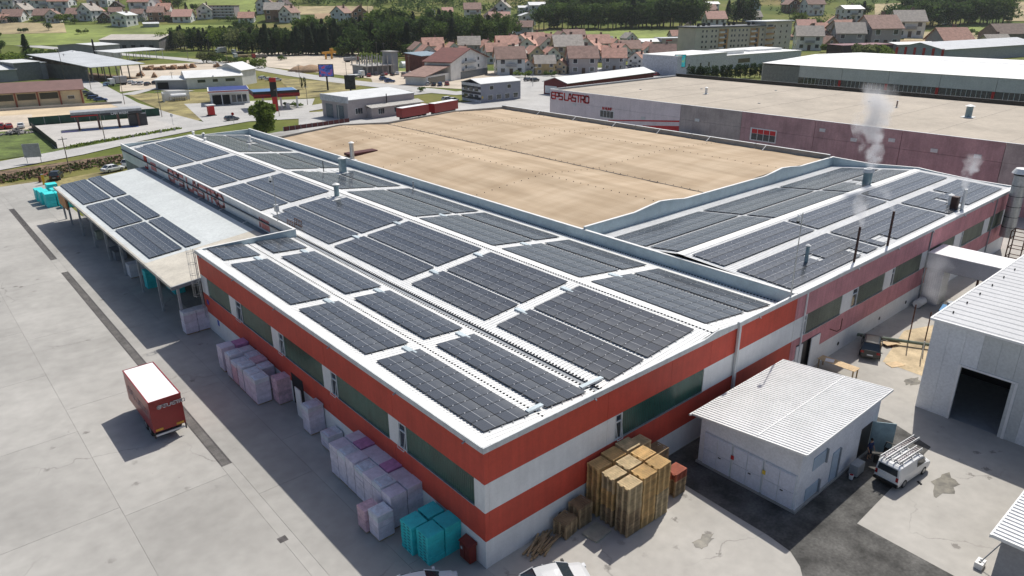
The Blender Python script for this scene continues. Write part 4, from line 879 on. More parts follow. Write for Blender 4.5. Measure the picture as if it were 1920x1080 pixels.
for nm,lb,y,x0,x1,z in (('ladder','long aluminium ladder lying on the van roof, overhanging the front',.48,-2.2,2.3,1.99),('ladder','shorter aluminium ladder on the van roof beside the long one',-.35,-1.9,1.1,1.99)):
    t=thing(nm,lb,'ladder',(28.35,-12.55,0),R(-6))
    for s_ in (-.2,.2):
        for dz in (0,.12): b=MB(); b.bar((x0,y+s_,z+dz),(x1,y+s_,z+dz),.05,.08); b.build('stile',RIM if dz else STEEL,t)
    k=x0+.2
    while k<x1-.1: b=MB(); b.bar((k,y-.2,z+.1),(k,y+.2,z+.1),.04); b.build('rung',M('rung_pale',(.6,.5,.5),.4),t); k+=.28
# ---------------------------------------------------------------- person in the doorway
def person(label,loc,rz,shirt,trousers,hair):
    me=bpy.data.meshes.new('person'); V=[];Ed=[];Rr=[]
    def v(p,r): V.append(p); Rr.append(r); return len(V)-1
    pel=v((0,0,.95),.14); wa=v((0,0,1.12),.13); ch=v((0,0,1.33),.16); nk=v((0,0,1.5),.065); hd=v((0,.02,1.62),.095); hd2=v((0,.01,1.74),.085)
    Ed+=[(pel,wa),(wa,ch),(ch,nk),(nk,hd),(hd,hd2)]
    for s_ in (-1,1):
        hip=v((s_*.1,0,.88),.095); kn=v((s_*.12,.03,.48),.065); an=v((s_*.13,-.01,.1),.045); to=v((s_*.15,.16,.05),.045); Ed+=[(pel,hip),(hip,kn),(kn,an),(an,to)]
        sh=v((s_*.2,0,1.41),.075); el=v((s_*.28,-.03,1.13),.05); wr=v((s_*.27,.12,.9),.034); hn=v((s_*.26,.15,.83),.036); Ed+=[(ch,sh),(sh,el),(el,wr),(wr,hn)]
        for k in range(4): a=v((s_*(.235+.02*k),.165+.004*k,.775-.004*(k%2)),.0095); c=v((s_*(.235+.02*k),.185,.735),.009); Ed+=[(hn,a),(a,c)]
        a=v((s_*.215,.185,.81),.01); Ed.append((hn,a))
    me.from_pydata(V,Ed,[]); o=bpy.data.objects.new('person',me); COL.objects.link(o)
    o.modifiers.new('s','SKIN'); o.modifiers.new('d','SUBSURF').levels=1
    for i,d in enumerate(me.skin_vertices[0].data): d.radius=(Rr[i]*(1.15 if i in(1,2,0) else 1),Rr[i]*.85 if i<3 else Rr[i]); d.use_root=(i==0)
    dg=bpy.context.evaluated_depsgraph_get(); m2=bpy.data.meshes.new_from_object(o.evaluated_get(dg)); o.modifiers.clear(); o.data=m2
    for mm in (flat('skin',(.45,.27,.19),.6),shirt,trousers,BLACK): m2.materials.append(mm)
    for p in m2.polygons:
        c=p.center; p.use_smooth=True
        p.material_index=3 if c.z<.09 else 0 if c.z<.5 else 0 if (abs(c.x)>.21 and c.z<1.16) else 2 if c.z<.98 else 1 if c.z<1.48 else 0
    o.location=loc; o.rotation_euler=(0,0,rz); tag(o,label,'person')
    b=MB(); R_=[]
    for k in range(5):
        t=k/4*math.pi/2; R_.append([(.105*math.cos(t)*math.cos(a*.785),.0+.115*math.cos(t)*math.sin(a*.785)-.01,1.69+.15*math.sin(t)) for a in range(8)])
    b.loft(R_); b.build('hair',hair,o)
    for s_ in (-1,1): b=MB(); b.box(s_*.035-.012,s_*.035+.012,.09,.108,1.675,1.69); b.build('eye',BLACK,o)
    b=MB(); b.hexa([(-.015,.1,1.63),(.015,.1,1.63),(.01,.1,1.67),(-.01,.1,1.67),(-.012,.13,1.635),(.012,.13,1.635),(.005,.11,1.67),(-.005,.11,1.67)]); b.build('nose',MATS['skin'],o)
person('person in dark blue shirt and shorts standing at the open doorway',(28.45,-10.15,0),R(160),flat('shirt_navy',(.01,.025,.10),.8),flat('shorts_dark',(.02,.025,.045),.8),flat('hair_dark',(.02,.015,.01),.7))
# ---------------------------------------------------------------- foam blocks
FO={'lilac':M('foam_lilac',(.78,.72,.80),.75,.08,2.5,objvar=.07,streak=.05),'pink':M('foam_pink',(.74,.50,.56),.75,.14,3.5,objvar=.1),'magenta':M('foam_magenta',(.62,.30,.52),.6,.12,3,objvar=.08),'blue':M('foam_white_film',(.74,.76,.80),.4,.08,2,objvar=.05)}
FILM=M('wrap_film',(.70,.76,.84),.25,.1,2.5,spec=.7)
def foam(label,x,y,w,d,h,col,top=None,layers=5,seed=0,film=False,rz=0.,group='wrapped foam stacks along the hall wall'):
    rr=random.Random(seed); t=thing('foam_stack',label,'foam stack',(x,y,0),rz,group); bx('pallet',OLDWOOD,t,-w/2+.03,w/2-.03,-d/2+.03,d/2-.03,0,.12)
    z=.12; lh=(h-.12)/layers
    for k in range(layers):
        e=[rr.uniform(-.018,.018) for _ in range(4)]; b=MB(); g_=.012
        b.hexa([(-w/2+e[0],-d/2+e[1],z),(w/2+e[2],-d/2+e[1],z),(w/2+e[2],d/2+e[3],z),(-w/2+e[0],d/2+e[3],z),(-w/2+e[1],-d/2+e[2],z+lh-g_),(w/2+e[3],-d/2+e[2],z+lh-g_),(w/2+e[3],d/2+e[0],z+lh-g_),(-w/2+e[1],d/2+e[0],z+lh-g_)])
        b.build('foam_pack',FO[top if (top and k==layers-1) else col],t); z+=lh
    if film:
        b=MB(); n=6; rg=[]
        for i in range(n+1):
            for j in range(n+1):
                u,v_=i/n-.5,j/n-.5; zz=h+.012+rr.uniform(0,.035)-(.0 if abs(u)<.49 and abs(v_)<.49 else .12); b.v.append((u*(w+.05),v_*(d+.05),zz))
        for i in range(n):
            for j in range(n): a=i*(n+1)+j; b.f.append((a,a+n+1,a+n+2,a+1)); b.m.append(0)
        b.build('film_cover',FILM,t)
    return t
foam('tall lilac foam stack by the canopy corner, the one away from the wall',-1.82,46.75,1.25,1.2,2.45,'lilac','blue',8,1); foam('tall lilac foam stack by the canopy corner, touching the wall',-.52,46.8,1.25,1.2,2.45,'lilac','blue',8,2)
# middle cluster
C2=[(-1.9,36.1,1.25,1.25,2.45,'lilac','lilac'),(-.62,35.9,1.2,1.25,2.45,'lilac','magenta'),(-1.95,34.0,1.25,1.2,2.5,'lilac','blue'),(-.7,34.3,1.2,1.2,2.3,'pink','blue'),(-1.95,32.6,1.25,1.25,2.2,'pink','blue'),(-.68,32.9,1.2,1.25,2.3,'lilac','blue'),(-1.98,31.1,1.25,1.2,2.45,'lilac','blue'),(-.7,31.5,1.2,1.2,2.4,'lilac','pink'),(-1.98,29.6,1.25,1.3,2.4,'lilac','blue'),(-.72,30.1,1.2,1.2,2.3,'lilac','blue'),(-2.0,28.25,1.25,1.2,2.4,'lilac','blue'),(-.62,27.05,1.2,1.2,2.4,'pink','pink')]
for i,(x,y,w_,d,h,c,tp) in enumerate(C2):
    lab='reddish pink wrapped foam stack at the near end of the middle cluster' if i==11 else '%s foam stack in the middle cluster, %s from the far end, %s row'%({'lilac':'lilac','pink':'pinkish'}[c],nth(i//2),'outer' if i%2==0 else 'wall')
    foam(lab,x,y,w_,d,h,c,tp,6,20+i,tp=='blue')
foam('single tall white foam stack with loose film beside a wall door',-.72,21.0,1.3,1.25,2.45,'lilac','blue',6,41,True); foam('low film covered foam stack between lone stack and big block',-.72,18.0,1.25,1.25,1.3,'lilac','blue',3,42,True)
k=0
for j in range(7):
    for i in range(2):
        y=14.35-j*1.19; x=-1.82+i*1.27; c='lilac'; tp=['lilac','lilac','blue','lilac'][(j*2+i)%4]
        if i==1 and j in (1,4): tp='magenta'
        foam('tall %s foam stack in the big block, %s from far end, %s row'%('magenta topped' if tp=='magenta' else 'lilac',nth(j),'wall' if i else 'outer'),x,y,1.2,1.12,2.58+.05*((j+i)%3),c,tp,6,60+k,tp=='blue'); k+=1
foam('short pinkish foam stack in front of the big lilac block',-3.35,8.0,1.1,1.0,1.75,'pink','pink',4,80); foam('shorter film draped foam stack next to the turquoise stacks',-3.1,6.85,1.15,1.15,1.95,'lilac','blue',4,81,True)
# turquoise stacks
TEAL=M('turquoise_foam',(.05,.68,.68),.55,.07,1.5,objvar=.06); TPR=M('turquoise_print',(.008,.16,.19),.6)
def teal(label,x,y,w,d,h,n=8,seed=0,prints=True,grp='turquoise foam stacks'):
    rr=random.Random(seed); t=thing('turquoise_stack',label,'foam stack',(x,y,0),0,grp); lh=h/n
    for k in range(n):
        e=rr.uniform(-.015,.015); z=k*lh; p_=bx('foam_pack',TEAL,t,-w/2+e,w/2+e,-d/2-e,d/2-e,z+.004,z+lh-.012)
        if prints:
            for q in (-.3,.05): bx('print_mark',TPR,p_,-w/2+e-.006,-w/2+e-.002,q*d,q*d+d*.2,z+lh*.3,z+lh*.62)
    return t
teal('turquoise foam stack of the corner four, far outer one',-2.15,4.45,1.2,1.25,2.1,9,1); teal('turquoise foam stack of the corner four, nearest the white car',-1.9,3.1,1.2,1.25,2.1,9,2); teal('turquoise foam stack of the corner four, far one against wall',-.78,4.55,1.2,1.2,2.1,9,3); teal('turquoise foam stack of the corner four, beside the red cabinet',-.62,3.1,1.2,1.3,2.15,9,4)
for i,(x,y,w_,d,h) in enumerate(((-2.9,120.6,1.3,2.2,2.0),(-2.7,117.6,1.4,2.6,2.2),(-2.35,114.6,1.5,2.2,2.3),(-.85,120.6,1.6,2.0,2.6),(-.8,117.2,1.6,2.4,2.3),(-.75,114.8,1.4,2.0,2.2),(-.4,112.2,1.9,1.6,1.2))):
    teal('turquoise block stack beyond the canopy, '+['rearmost outer','middle outer','tall near outer','rearmost inner, highest','middle inner','near inner','low one in front'][i],x,y,w_,d,h,4,90+i,False,'turquoise stacks beyond the canopy')
cb=thing('fire_cabinet','small dark red steel cabinet at the hall corner','cabinet',(-.35,1.35,0)); FR=M('cabinet_red',(.22,.03,.02),.5,.1,3)
bx('body',FR,cb,-.25,.25,-.5,.5,.1,1.3); b=MB(); b.hexa([(-.32,-.55,1.3),(.3,-.55,1.3),(.3,.55,1.3),(-.32,.55,1.3),(-.32,-.55,1.33),(.3,-.55,1.5),(.3,.55,1.5),(-.32,.55,1.33)]); b.build('sloped_top',FR,cb)
for y0 in (-.46,.02): bx('door',FR,cb,-.28,-.252,y0,y0+.44,.18,1.22)
bx('warning_label',LFR,cb,-.285,-.281,.2,.36,.8,1.0)
# under the canopy
t=thing('white_crate','pale blue-white crate standing under the canopy edge','crate',(-1.2,68.6,0)); bx('body',FO['blue'],t,-.9,.9,-.8,.8,.12,1.75); bx('pallet',OLDWOOD,t,-.85,.85,-.75,.75,0,.12)
teal('turquoise stack standing under the near end of the canopy',-1.0,63.3,1.1,1.3,2.2,6,97,False); teal('turquoise stack deeper under the canopy near end',.9,61.2,1.2,1.3,2.0,6,98,False); teal('turquoise stack hidden behind the canopy end post',.9,59.3,1.2,1.3,2.0,6,99,False)
for i,(x,y,c) in enumerate(((-1.2,79,'grey crate'),(-1.0,77,'grey crate'),(-.6,88.8,'pale wooden crate'))):
    t=thing('storage_crate','%s under the canopy, %s'%(c,['farther of the dark pair','nearer of the dark pair','lying low near the middle posts'][i]),'crate',(x,y,0)); m_=GREYM if i<2 else M('crate_pale',(.5,.52,.4),.7)
    bx('floor',m_,t,-.7,.7,-.7,.7,.05,.12)
    for a in ((-.7,-.64,-.7,.7),(.64,.7,-.7,.7),(-.63,.63,-.7,-.64),(-.63,.63,.64,.7)): bx('side',m_,t,*a,.12,1.15)
for i,(y,c) in enumerate(((92,'lilac'),(95.5,'pink'),(99,'lilac'),(73.5,'pink'),(84,'lilac'))): foam('foam stack in deep shade under the canopy, %s from the hall'%nth(i),1.2+i%2*1.4,y,1.3,1.3,2.2,c,None,5,120+i,group='foam stacks under the canopy')
# ---------------------------------------------------------------- pallets
def pallet_mesh():
    b=MB()
    for k in range(7): b.box(-.6+k*.1825,-.6+k*.1825+.105,-.4,.4,.122,.144)
    for y in (-.4,-.05,.3):
        for x in (-.6,-.07,.46): b.box(x,x+.14,y,y+.1,.022,.1)
        b.box(-.6,.6,y,y+.1,.1,.122); b.box(-.6,.6,y,y+.1,0,.022)
    return b
PM=pallet_mesh()
PALL={'new':PM.mesh('pallet',WOOD),'old':PM.mesh('pallet',OLDWOOD),'pale':PM.mesh('pallet',M('pallet_pale',(.60,.46,.26),.7,.15,2,objvar=.15)),'red':PM.mesh('pallet',M('pallet_red',(.42,.11,.06),.7,.15,2))}
def pstack(label,x,y,n,kinds,rot=0.,seed=0,sc=(1,1)):
    rr=random.Random(seed); t=thing('pallet_stack',label,'pallet stack',(x,y,0),rot,'wooden pallet stacks beside the short facade')
    for k in range(n):
        o=ob('pallet',PALL[kinds[k*len(kinds)//n]],t,(rr.uniform(-.02,.02),rr.uniform(-.02,.02),k*.145),rr.uniform(-.02,.02)); o.scale=(sc[0],sc[1],1)
    return t
big=[(9.02,-3.35,'nearest corner of the tall block'),(10.4,-3.35,'second along the front of the tall block'),(11.75,-3.4,'third along the front of the tall block'),(9.05,-2.05,'middle row, nearest the plank pile'),(10.42,-2.05,'centre of the tall block'),(11.78,-2.1,'middle row, towards the white building'),(9.07,-.72,'wall row, nearest the plank pile'),(10.44,-.72,'wall row, second from plank pile'),(11.8,-.75,'wall row, third from plank pile'),(13.05,-.75,'wall row, last, standing a little apart')]
for i,(x,y,l) in enumerate(big):
    pstack('tall stack of wooden pallets, %s'%l,x,y,26+(i*7)%3,[['old','new'],['new'],['pale','new'],['old','new','pale'],['new','pale']][i%5] if i!=0 else ['old','pale'],R(rnd.uniform(-2,2)),i,(1.05,1.42 if i%3 else 1.3))
pstack('dark low stack of old pallets behind the tall block',14.7,-1.1,18,['old'],0,31,(1,1.4)); pstack('low stack topped with red pallets beside the asphalt',14.55,-2.9,13,['old','old','red'],0,32,(1,1.2)); pstack('medium stack of grey old pallets against the facade',7.3,-.75,11,['old'],0,33,(1,1.3)); pstack('short stack of old pallets next to the planks',5.85,-.85,8,['old'],R(8),34,(1,1.3))
b=MB(); b.box(-.75,.75,-.6,.6,.0,.14); tag(b.build('flat_pallet_board',M('board_pale',(.42,.40,.32),.7,.1,2),loc=(7.3,-2.25,0),rz=R(6)),'single flat pale board lying in front of the pallet stacks','board')
rr=random.Random(5)
for i in range(16):
    L=rr.uniform(1.3,2.4); a=R(rr.uniform(10,32)); x=3.9+rr.uniform(-.6,.6); y=-.75+rr.uniform(-.45,.4); z=.06+.1*(i//6)
    b=MB(); b.box(-L/2,L/2,-.06,.06,-.05,.05); tag(b.build('plank',OLDWOOD,loc=(x,y,z),rz=a),'weathered loose plank, one of the heap of planks by the facade','plank','loose planks by the facade')
# ---------------------------------------------------------------- things in the side yard
t=thing('ac_unit','grey air conditioning box beside the white building wall','air conditioner',(26.0,-10.35,0)); bx('case',GREYM,t,-.55,.55,-.3,.3,.1,.95); bx('fan_grille',flat('grille_pink',(.5,.35,.38)),t,.552,.56,-.25,.25,.2,.85)
for x in (-.45,.35): bx('foot',DARK,t,x,x+.1,-.3,.3,0,.1)
t=thing('bucket','small white bucket on the asphalt beside the air conditioner','bucket',(25.15,-10.4,0)); b=MB(); b.cyl((0,0,0),(0,0,.35),.13,.17,n=12); b.build('body',WPAINT,t); b=MB(); b.cyl((0,0,.352),(0,0,.36),.14,n=12); b.build('red_lid',LRL,t)
t=thing('work_table','makeshift plank table by the facade doorway','table',(39.8,-2.1,0))
for k in range(4): bx('plank',M('plywood',(.62,.45,.26),.7,.12,2),t,-.52+k*.27,-.52+k*.27+.255,-1.75,1.75,.9,.94)
for x in (-.45,.45):
    for y in (-1.6,1.6): bx('leg',OLDWOOD,t,x-.05,x+.05,y-.05,y+.05,0,.9)
b=MB(); b.box(-.35,.3,-.4,.35,.945,1.0); tag(b.build('sack',WPAINT,loc=(39.7,-1.3,0),rz=.3),'white sack lying on the plank table','sack')
t=thing('fence_rail','long low green-grey pipe lying across the side yard','pipe',(0,0,0)); b=MB(); b.cyl((48.1,.2,.45),(51.4,-6.3,.45),.16,n=10); b.build('pipe',M('pipe_green',(.16,.20,.15),.6),t)
for q in (.15,.85): bx('foot',GREYM,t,48.1+q*3.3-.1,48.1+q*3.3+.1,.2-q*6.5-.1,.2-q*6.5+.1,0,.32)
for i,(x,y,h) in enumerate(((50.8,-3.9,4.2),(51.0,-5.3,3.8),(48.0,-6.2,2.0))): b=MB(); b.cyl((0,0,0),(0,0,h),.06,n=8); tag(b.build('steel_pole',RUST if i<2 else STEEL,loc=(x,y,0)),['thin rusty pole standing behind the dark car','thin rusty pole next to the blue machine','short steel post at the edge of the sand'][i],'pole')
BL=M('machine_blue',(.03,.20,.42),.4,.08,1.5)
t=thing('blue_machine','blue industrial machine steaming behind the grey hall corner','machine',(53.2,-6.3,0),R(10)); bx('chassis',BLACK,t,-1.2,1.2,-1,1,.4,.9); bx('lower_body',BL,t,-1.1,1.1,-.95,.95,.9,2.2); bx('trim_band',M('band_sand',(.6,.5,.3)),t,-1.13,1.13,-.98,.98,2.2,2.45); bx('upper_body',BL,t,-1.0,1.0,-.9,.9,2.45,3.8); b=MB(); b.cyl((0,.0,3.8),(0,.0,4.5),.45,n=14); b.build('exhaust',GREYM,t)
for x in (-.8,.8): b=MB(); b.cyl((x,-1.0,.4),(x,-.75,.4),.4,n=14); b.build('wheel',TYRE,t)
bx('step',WPAINT,t,-1.6,-1.1,-.6,.6,.5,.62)
steam('white steam cloud drifting above the blue machine',(55.5,-4.2,3.0),(5.5,5.5,5.0),.55,9.2,(1.0,1.5)); steam('low steam drifting over the ground near the dark car',(50.8,-1.4,.3),(4.2,4.2,2.4),.4,12.0,(1.5,1.0))
for i,(x,y,s_) in enumerate(((45.3,-5.0,1),(49.2,-2.9,1.1))): b=MB(); b.box(-.75*s_,.75*s_,-.45,.45,0,.03); tag(b.build('plywood_sheet',M('plywood',(.62,.45,.26)),loc=(x,y,.012 if i==0 else .25),rz=R(-25)),['flat plywood sheet lying on the sand','plywood sheet propped beside the dark car'][i],'plywood')
b=MB(); b.box(-.5,.5,-.35,.35,0,.24); tag(b.build('scrap_block',RUST,loc=(49.2,-2.9,0)),'rusty scrap block under the propped plywood','scrap')
t=thing('white_tank','small white tank lying where wing and bridge meet','tank',(61.4,-.8,.0)); b=MB(); b.cyl((-.8,0,.5),(.8,0,.5),.45,n=14); b.build('vessel',WPAINT,t,smooth=False)
for x in (-.5,.5): bx('saddle',GREYM,t,x-.08,x+.08,-.35,.35,0,.2)
t=thing('wall_bracket','slim dark steel bracket on the faded facade','bracket',(41.6,-.35,3.1)); b=MB(); b.bar((0,.33,0),(0,-.35,0),.06); b.bar((0,-.35,0),(.7,-.35,0),.06); b.bar((.7,-.35,0),(.7,-.35,1.1),.06); b.build('arm',RUST,t)
p=G(1836,1062); t=thing('concrete_block','white concrete block footing with a raking pole','block',(p.x,p.y,0)); bx('body',WPAINT,t,-.35,.35,-.22,.22,0,.4); b=MB(); b.bar((0,0,.35),(1.6,-1.4,3.6),.05); b.build('pole',GREYM,t)
for x in (-.12,.12): b=MB(); b.cyl((x,0,.402),(x,0,.41),.08,n=10); b.build('hole',DARK,t)
p=G(1724,906); b=MB(); b.box(-.18,.18,-.06,.06,0,.07); tag(b.build('loose_brick',DARK,loc=(p.x,p.y,0),rz=1.1),'small dark block lying on concrete beside the van','block')
p=G(530,1011); b=MB(); b.box(-.28,.28,-.28,.28,-.01,.004); tag(b.build('drain_cover',GRATE,loc=(p.x,p.y,0)),'small square iron drain cover in the yard paving','drain cover')
# ================================================================== the town behind: ground sheets and roads
ROAD=M('road_surface',(.46,.45,.43),.9,.08,.12,fine=.05); GRAV=M('gravel_lot',(.58,.50,.40),.95,.12,.08,fine=.06); GREEN_F=M('bright_meadow',(.23,.28,.065),.95,.22,.02,fine=.1); DRYF=M('dry_field',(.42,.34,.19),.95,.18,.03,fine=.1); STUB=M('ploughed_field',(.36,.25,.15),.95,.15,.05); LAWN=M('lawn_grass',(.14,.19,.045),.95,.3,.15,fine=.15); DIRT=M('brown_soil',(.22,.15,.095),.95,.35,.6,fine=.2); YELG=M('dry_grass',(.33,.28,.12),.95,.3,.12,fine=.12); TANS=M('sand_lot',(.62,.50,.34),.95,.1,.1)
def road(name,pts,w,label,z=.06,mat=None,world=False):
    P=[Vector(p[:2]) if world else pt(*p).to_2d() for p in pts]; b=MB(); Lr=[];n=len(P); Q=[]
    for i in range(n-1):
        m=max(1,int((P[i+1]-P[i]).length/12))
        for k in range(m): Q.append(P[i].lerp(P[i+1],k/m))
    Q.append(P[-1])
    for i,q in enumerate(Q):
        d=(Q[min(i+1,len(Q)-1)]-Q[max(i-1,0)]).normalized(); nn=Vector((-d.y,d.x))*w/2
        for s_ in (-1,1): e=q+nn*s_; b.v.append((e.x,e.y,terrain(e.x,e.y)+z))
    for i in range(len(Q)-1): b.f.append((2*i,2*i+1,2*i+3,2*i+2)); b.m.append(0)
    return tag(b.build(name,mat or ROAD),label,'road',kind='structure')
drape('grass_verge',[(-60,330),(250,285),(250,300),(-60,352)],DIRT,'rough brown bank between yard and road',.03)
drape('rough_ground',[(-60,350),(120,334),(255,310),(-60,400)],YELG,'rough dry ground at the end of the yard',-.03,cat='ground')
drape('grass_verge',[(-60,215),(105,205),(120,282),(-60,308)],LAWN,'green roadside grass left of the car wash',.02); drape('gravel_lot',[(-60,222),(60,214),(62,242),(-60,252)],GRAV,'gravel parking strip beside the car wash',.035)
drape('sand_lot',[(-60,212),(232,192),(300,214),(-60,232)],TANS,'bare sandy lot behind the car wash',.03); drape('wash_floor',[(62,236),(300,218),(345,236),(105,279)],M('wash_concrete',(.50,.48,.45),.9,.08,.2),'pale concrete floor of the car wash',.05)
drape('grass_verge',[(128,276),(335,243),(342,240),(122,282)],LAWN,'narrow grass strip with kerb stones along the road',.08); 
road('main_road',[(-120,332),(0,311),(130,287),(240,262),(340,243),(480,220),(600,200),(690,184),(800,172)],9.5,'pale two lane road running past the factory')
road('upper_road',[(-80,74),(0,80),(100,90),(190,98),(310,108),(430,120),(480,127),(555,140),(640,152),(730,162),(855,175),(985,163),(1100,150),(1180,142),(1270,131),(1360,122)],11,'pale main street in front of the town houses',.05)
road('side_road',[(370,236),(300,217),(235,195),(195,172),(160,152),(130,138)],8,'pale side road towards the sawmill',.07); road('side_road',[(235,178),(290,166),(350,172)],7,'short spur road beside the lawn',.065)
drape('grass_field',[(235,176),(390,172),(440,195),(360,232)],YELG,'dry lawn between side road and fuel station',.03); drape('fuel_forecourt',[(345,195),(590,185),(575,222),(385,232)],ROAD,'pale forecourt of the fuel station',.055)
drape('gravel_lot',[(225,124),(480,112),(470,150),(225,172)],GRAV,'dusty sawmill yard',.03); drape('gravel_lot',[(480,98),(690,100),(720,150),(470,122)],GRAV,'wide dusty gravel lot before the trees',.04); drape('gravel_lot',[(690,133),(930,133),(960,172),(700,158)],GRAV,'gravel car park in front of the gabled house',.045)
drape('grass_field',[(520,146),(680,158),(640,178),(560,185)],YELG,'dry grass island under the advertising screens',.03); drape('service_apron',[(560,212),(1010,183),(1005,218),(560,252)],ROAD,'pale asphalt apron around the service hall',.03); drape('town_paving',[(960,150),(1045,150),(1045,215),(960,215)],ROAD,'pale paving beside the lettered hall',.02); drape('town_paving',[(880,140),(1300,118),(1300,150),(960,180)],ROAD,'pale paving along the town street',.03)
drape('grass_field',[(690,118),(800,116),(800,134),(690,134)],GREEN_F,'bright green plot by the greenhouse',.05)
drape('meadow',[(-60,48),(460,47),(460,84),(-60,86)],GREEN_F,'bright green meadow beyond the sawmill',.2,14); drape('meadow',[(-60,42),(120,44),(125,62),(-60,66)],DRYF,'dry mown strip of the left meadow',.35,10); drape('dry_field',[(545,12),(700,12),(700,27),(545,28)],DRYF,'dry field on the far slope',.3,10); drape('ploughed_field',[(590,26),(720,24),(720,34),(590,36)],STUB,'brown field strip above the trees',.35,8)
drape('meadow',[(1000,58),(1300,56),(1300,78),(1000,78)],GREEN_F,'green slope between wood and town houses',.2,10); drape('meadow',[(1755,46),(1885,46),(1885,62),(1755,62)],GREEN_F,'bright green strip below the far lorry',.4,8); drape('dry_field',[(1700,60),(1880,60),(1880,88),(1690,88)],DRYF,'dry straw coloured field at the right',.3,8); drape('ploughed_field',[(1680,76),(1890,80),(1880,92),(1690,90)],STUB,'brown field edge below the straw field',.4,8); drape('dry_field',[(1640,8),(1700,6),(1700,40),(1640,40)],DRYF,'dry slope among the right hand trees',.4,8); drape('meadow',[(1880,4),(1960,4),(1960,40),(1880,40)],DRYF,'dry hillside at the right edge',.4,8); drape('meadow',[(340,-4),(480,-2),(480,26),(350,22)],GREEN_F,'green slope left of the far wood',.4,8)
# ================================================================== building helpers
def frame(name,label,cat,p0,p1,group=None):
    a=pt(*p0); c=pt(*p1); d=(c-a); w_=d.to_2d().length; t=thing(name,label,cat,a,math.atan2(d.y,d.x),group); return t,w_
def gable_walls(b,x0,x1,y0,y1,h,rise,axis,m=0,z0=-.6):
    b.box(x0,x1,y0,y1,z0,h,m,'t')
    if axis=='x':
        ym=(y0+y1)/2
        for x in (x0,x1): b.poly([(x,y0,h),(x,y1,h),(x,ym,h+rise)],m)
    else:
        xm=(x0+x1)/2
        for y in (y0,y1): b.poly([(x0,y,h),(x1,y,h),(xm,y,h+rise)],m)
def gable_roof(b,x0,x1,y0,y1,h,rise,axis,o=.5,t=.18,m=0):
    if axis=='x':
        ym=(y0+y1)/2; k=rise/(ym-y0)
        for s_,ye in ((1,y0),(-1,y1)):
            yo=ye-s_*o; zo=h-k*o
            b.hexa([(x0-o,yo,zo),(x1+o,yo,zo),(x1+o,ym,h+rise),(x0-o,ym,h+rise),(x0-o,yo,zo+t),(x1+o,yo,zo+t),(x1+o,ym,h+rise+t),(x0-o,ym,h+rise+t)],m)
    else:
        xm=(x0+x1)/2; k=rise/(xm-x0)
        for s_,xe in ((1,x0),(-1,x1)):
            xo=xe-s_*o; zo=h-k*o
            b.hexa([(xo,y0-o,zo),(xm,y0-o,h+rise),(xm,y1+o,h+rise),(xo,y1+o,zo),(xo,y0-o,zo+t),(xm,y0-o,h+rise+t),(xm,y1+o,h+rise+t),(xo,y1+o,zo+t)],m)
def win(t,side,u,z,w_,h,x0=0,x1=0,y0=0,mat=None,name='window',d=.05,fr=None):
    mat=mat or GLASSD
    if side=='f': a=(u,u+w_,y0-d,y0+.02,z,z+h)
    elif side=='l': a=(x0-d,x0+.02,u,u+w_,z,z+h)
    else: a=(x1-.02,x1+d,u,u+w_,z,z+h)
    o=bx(name,mat,t,*a)
    if fr:
        e=.09
        if side=='f': bx('frame',fr,o,u-e,u+w_+e,y0-d*.6,y0+.02,z-e,z+h+e)
        elif side=='l': bx('frame',fr,o,x0-d*.6,x0+.02,u-e,u+w_+e,z-e,z+h+e)
    return o
def simple(name,label,cat,p0,p1,depth,h,rise,axis,wm,rm,o=.5,group=None):
    t,w_=frame(name,label,cat,p0,p1,group); b=MB(); gable_walls(b,0,w_,0,depth,h,rise,axis); b.build('wall',wm,t); b=MB(); gable_roof(b,0,w_,0,depth,h,rise,axis,o); b.build('roof',rm,t); return t,w_
def mono(name,label,cat,p0,p1,depth,h0,h1,wm,rm,o=.4,group=None,walls=True):
    t,w_=frame(name,label,cat,p0,p1,group); b=MB()
    if walls: b.hexa([(0,0,-.4),(w_,0,-.4),(w_,depth,-.4),(0,depth,-.4),(0,0,h0),(w_,0,h0),(w_,depth,h1),(0,depth,h1)]); b.build('wall',wm,t)
    b=MB(); k=(h1-h0)/depth; b.hexa([(-o,-o,h0-k*o+.01),(w_+o,-o,h0-k*o+.01),(w_+o,depth+o,h1+k*o+.01),(-o,depth+o,h1+k*o+.01),(-o,-o,h0-k*o+.25),(w_+o,-o,h0-k*o+.25),(w_+o,depth+o,h1+k*o+.25),(-o,depth+o,h1+k*o+.25)]); b.build('roof',rm,t); return t,w_
CREAM=M('cream_render',(.62,.52,.36),.8,.06,.4); BRNROOF=M('brown_roof_sheet',(.20,.115,.10),.7,.06,.3); GRY=M('grey_render',(.33,.335,.35),.8,.06,.4); GRYP=M('rosy_grey_render',(.42,.375,.37),.8,.05,.4); WHT=M('white_render',(.72,.72,.70),.8,.06,.4); LROOF=M('light_sheet_roof',(.66,.67,.66),.55,.05,.3); GROOF=M('grey_sheet_roof',(.46,.48,.50),.55,.06,.3); WEATH=M('weathered_timber',(.19,.175,.16),.85,.15,.5); TROOF=M('terracotta_tiles',(.50,.28,.215),.85,.14,.6,objvar=.16); TROOF2=M('brown_tiles',(.34,.215,.175),.85,.15,.6,objvar=.16); TROOF3=M('grey_tiles',(.38,.34,.30),.85,.14,.6,objvar=.14); DROOF=M('dark_tiles',(.08,.055,.05),.8,.12,.6)
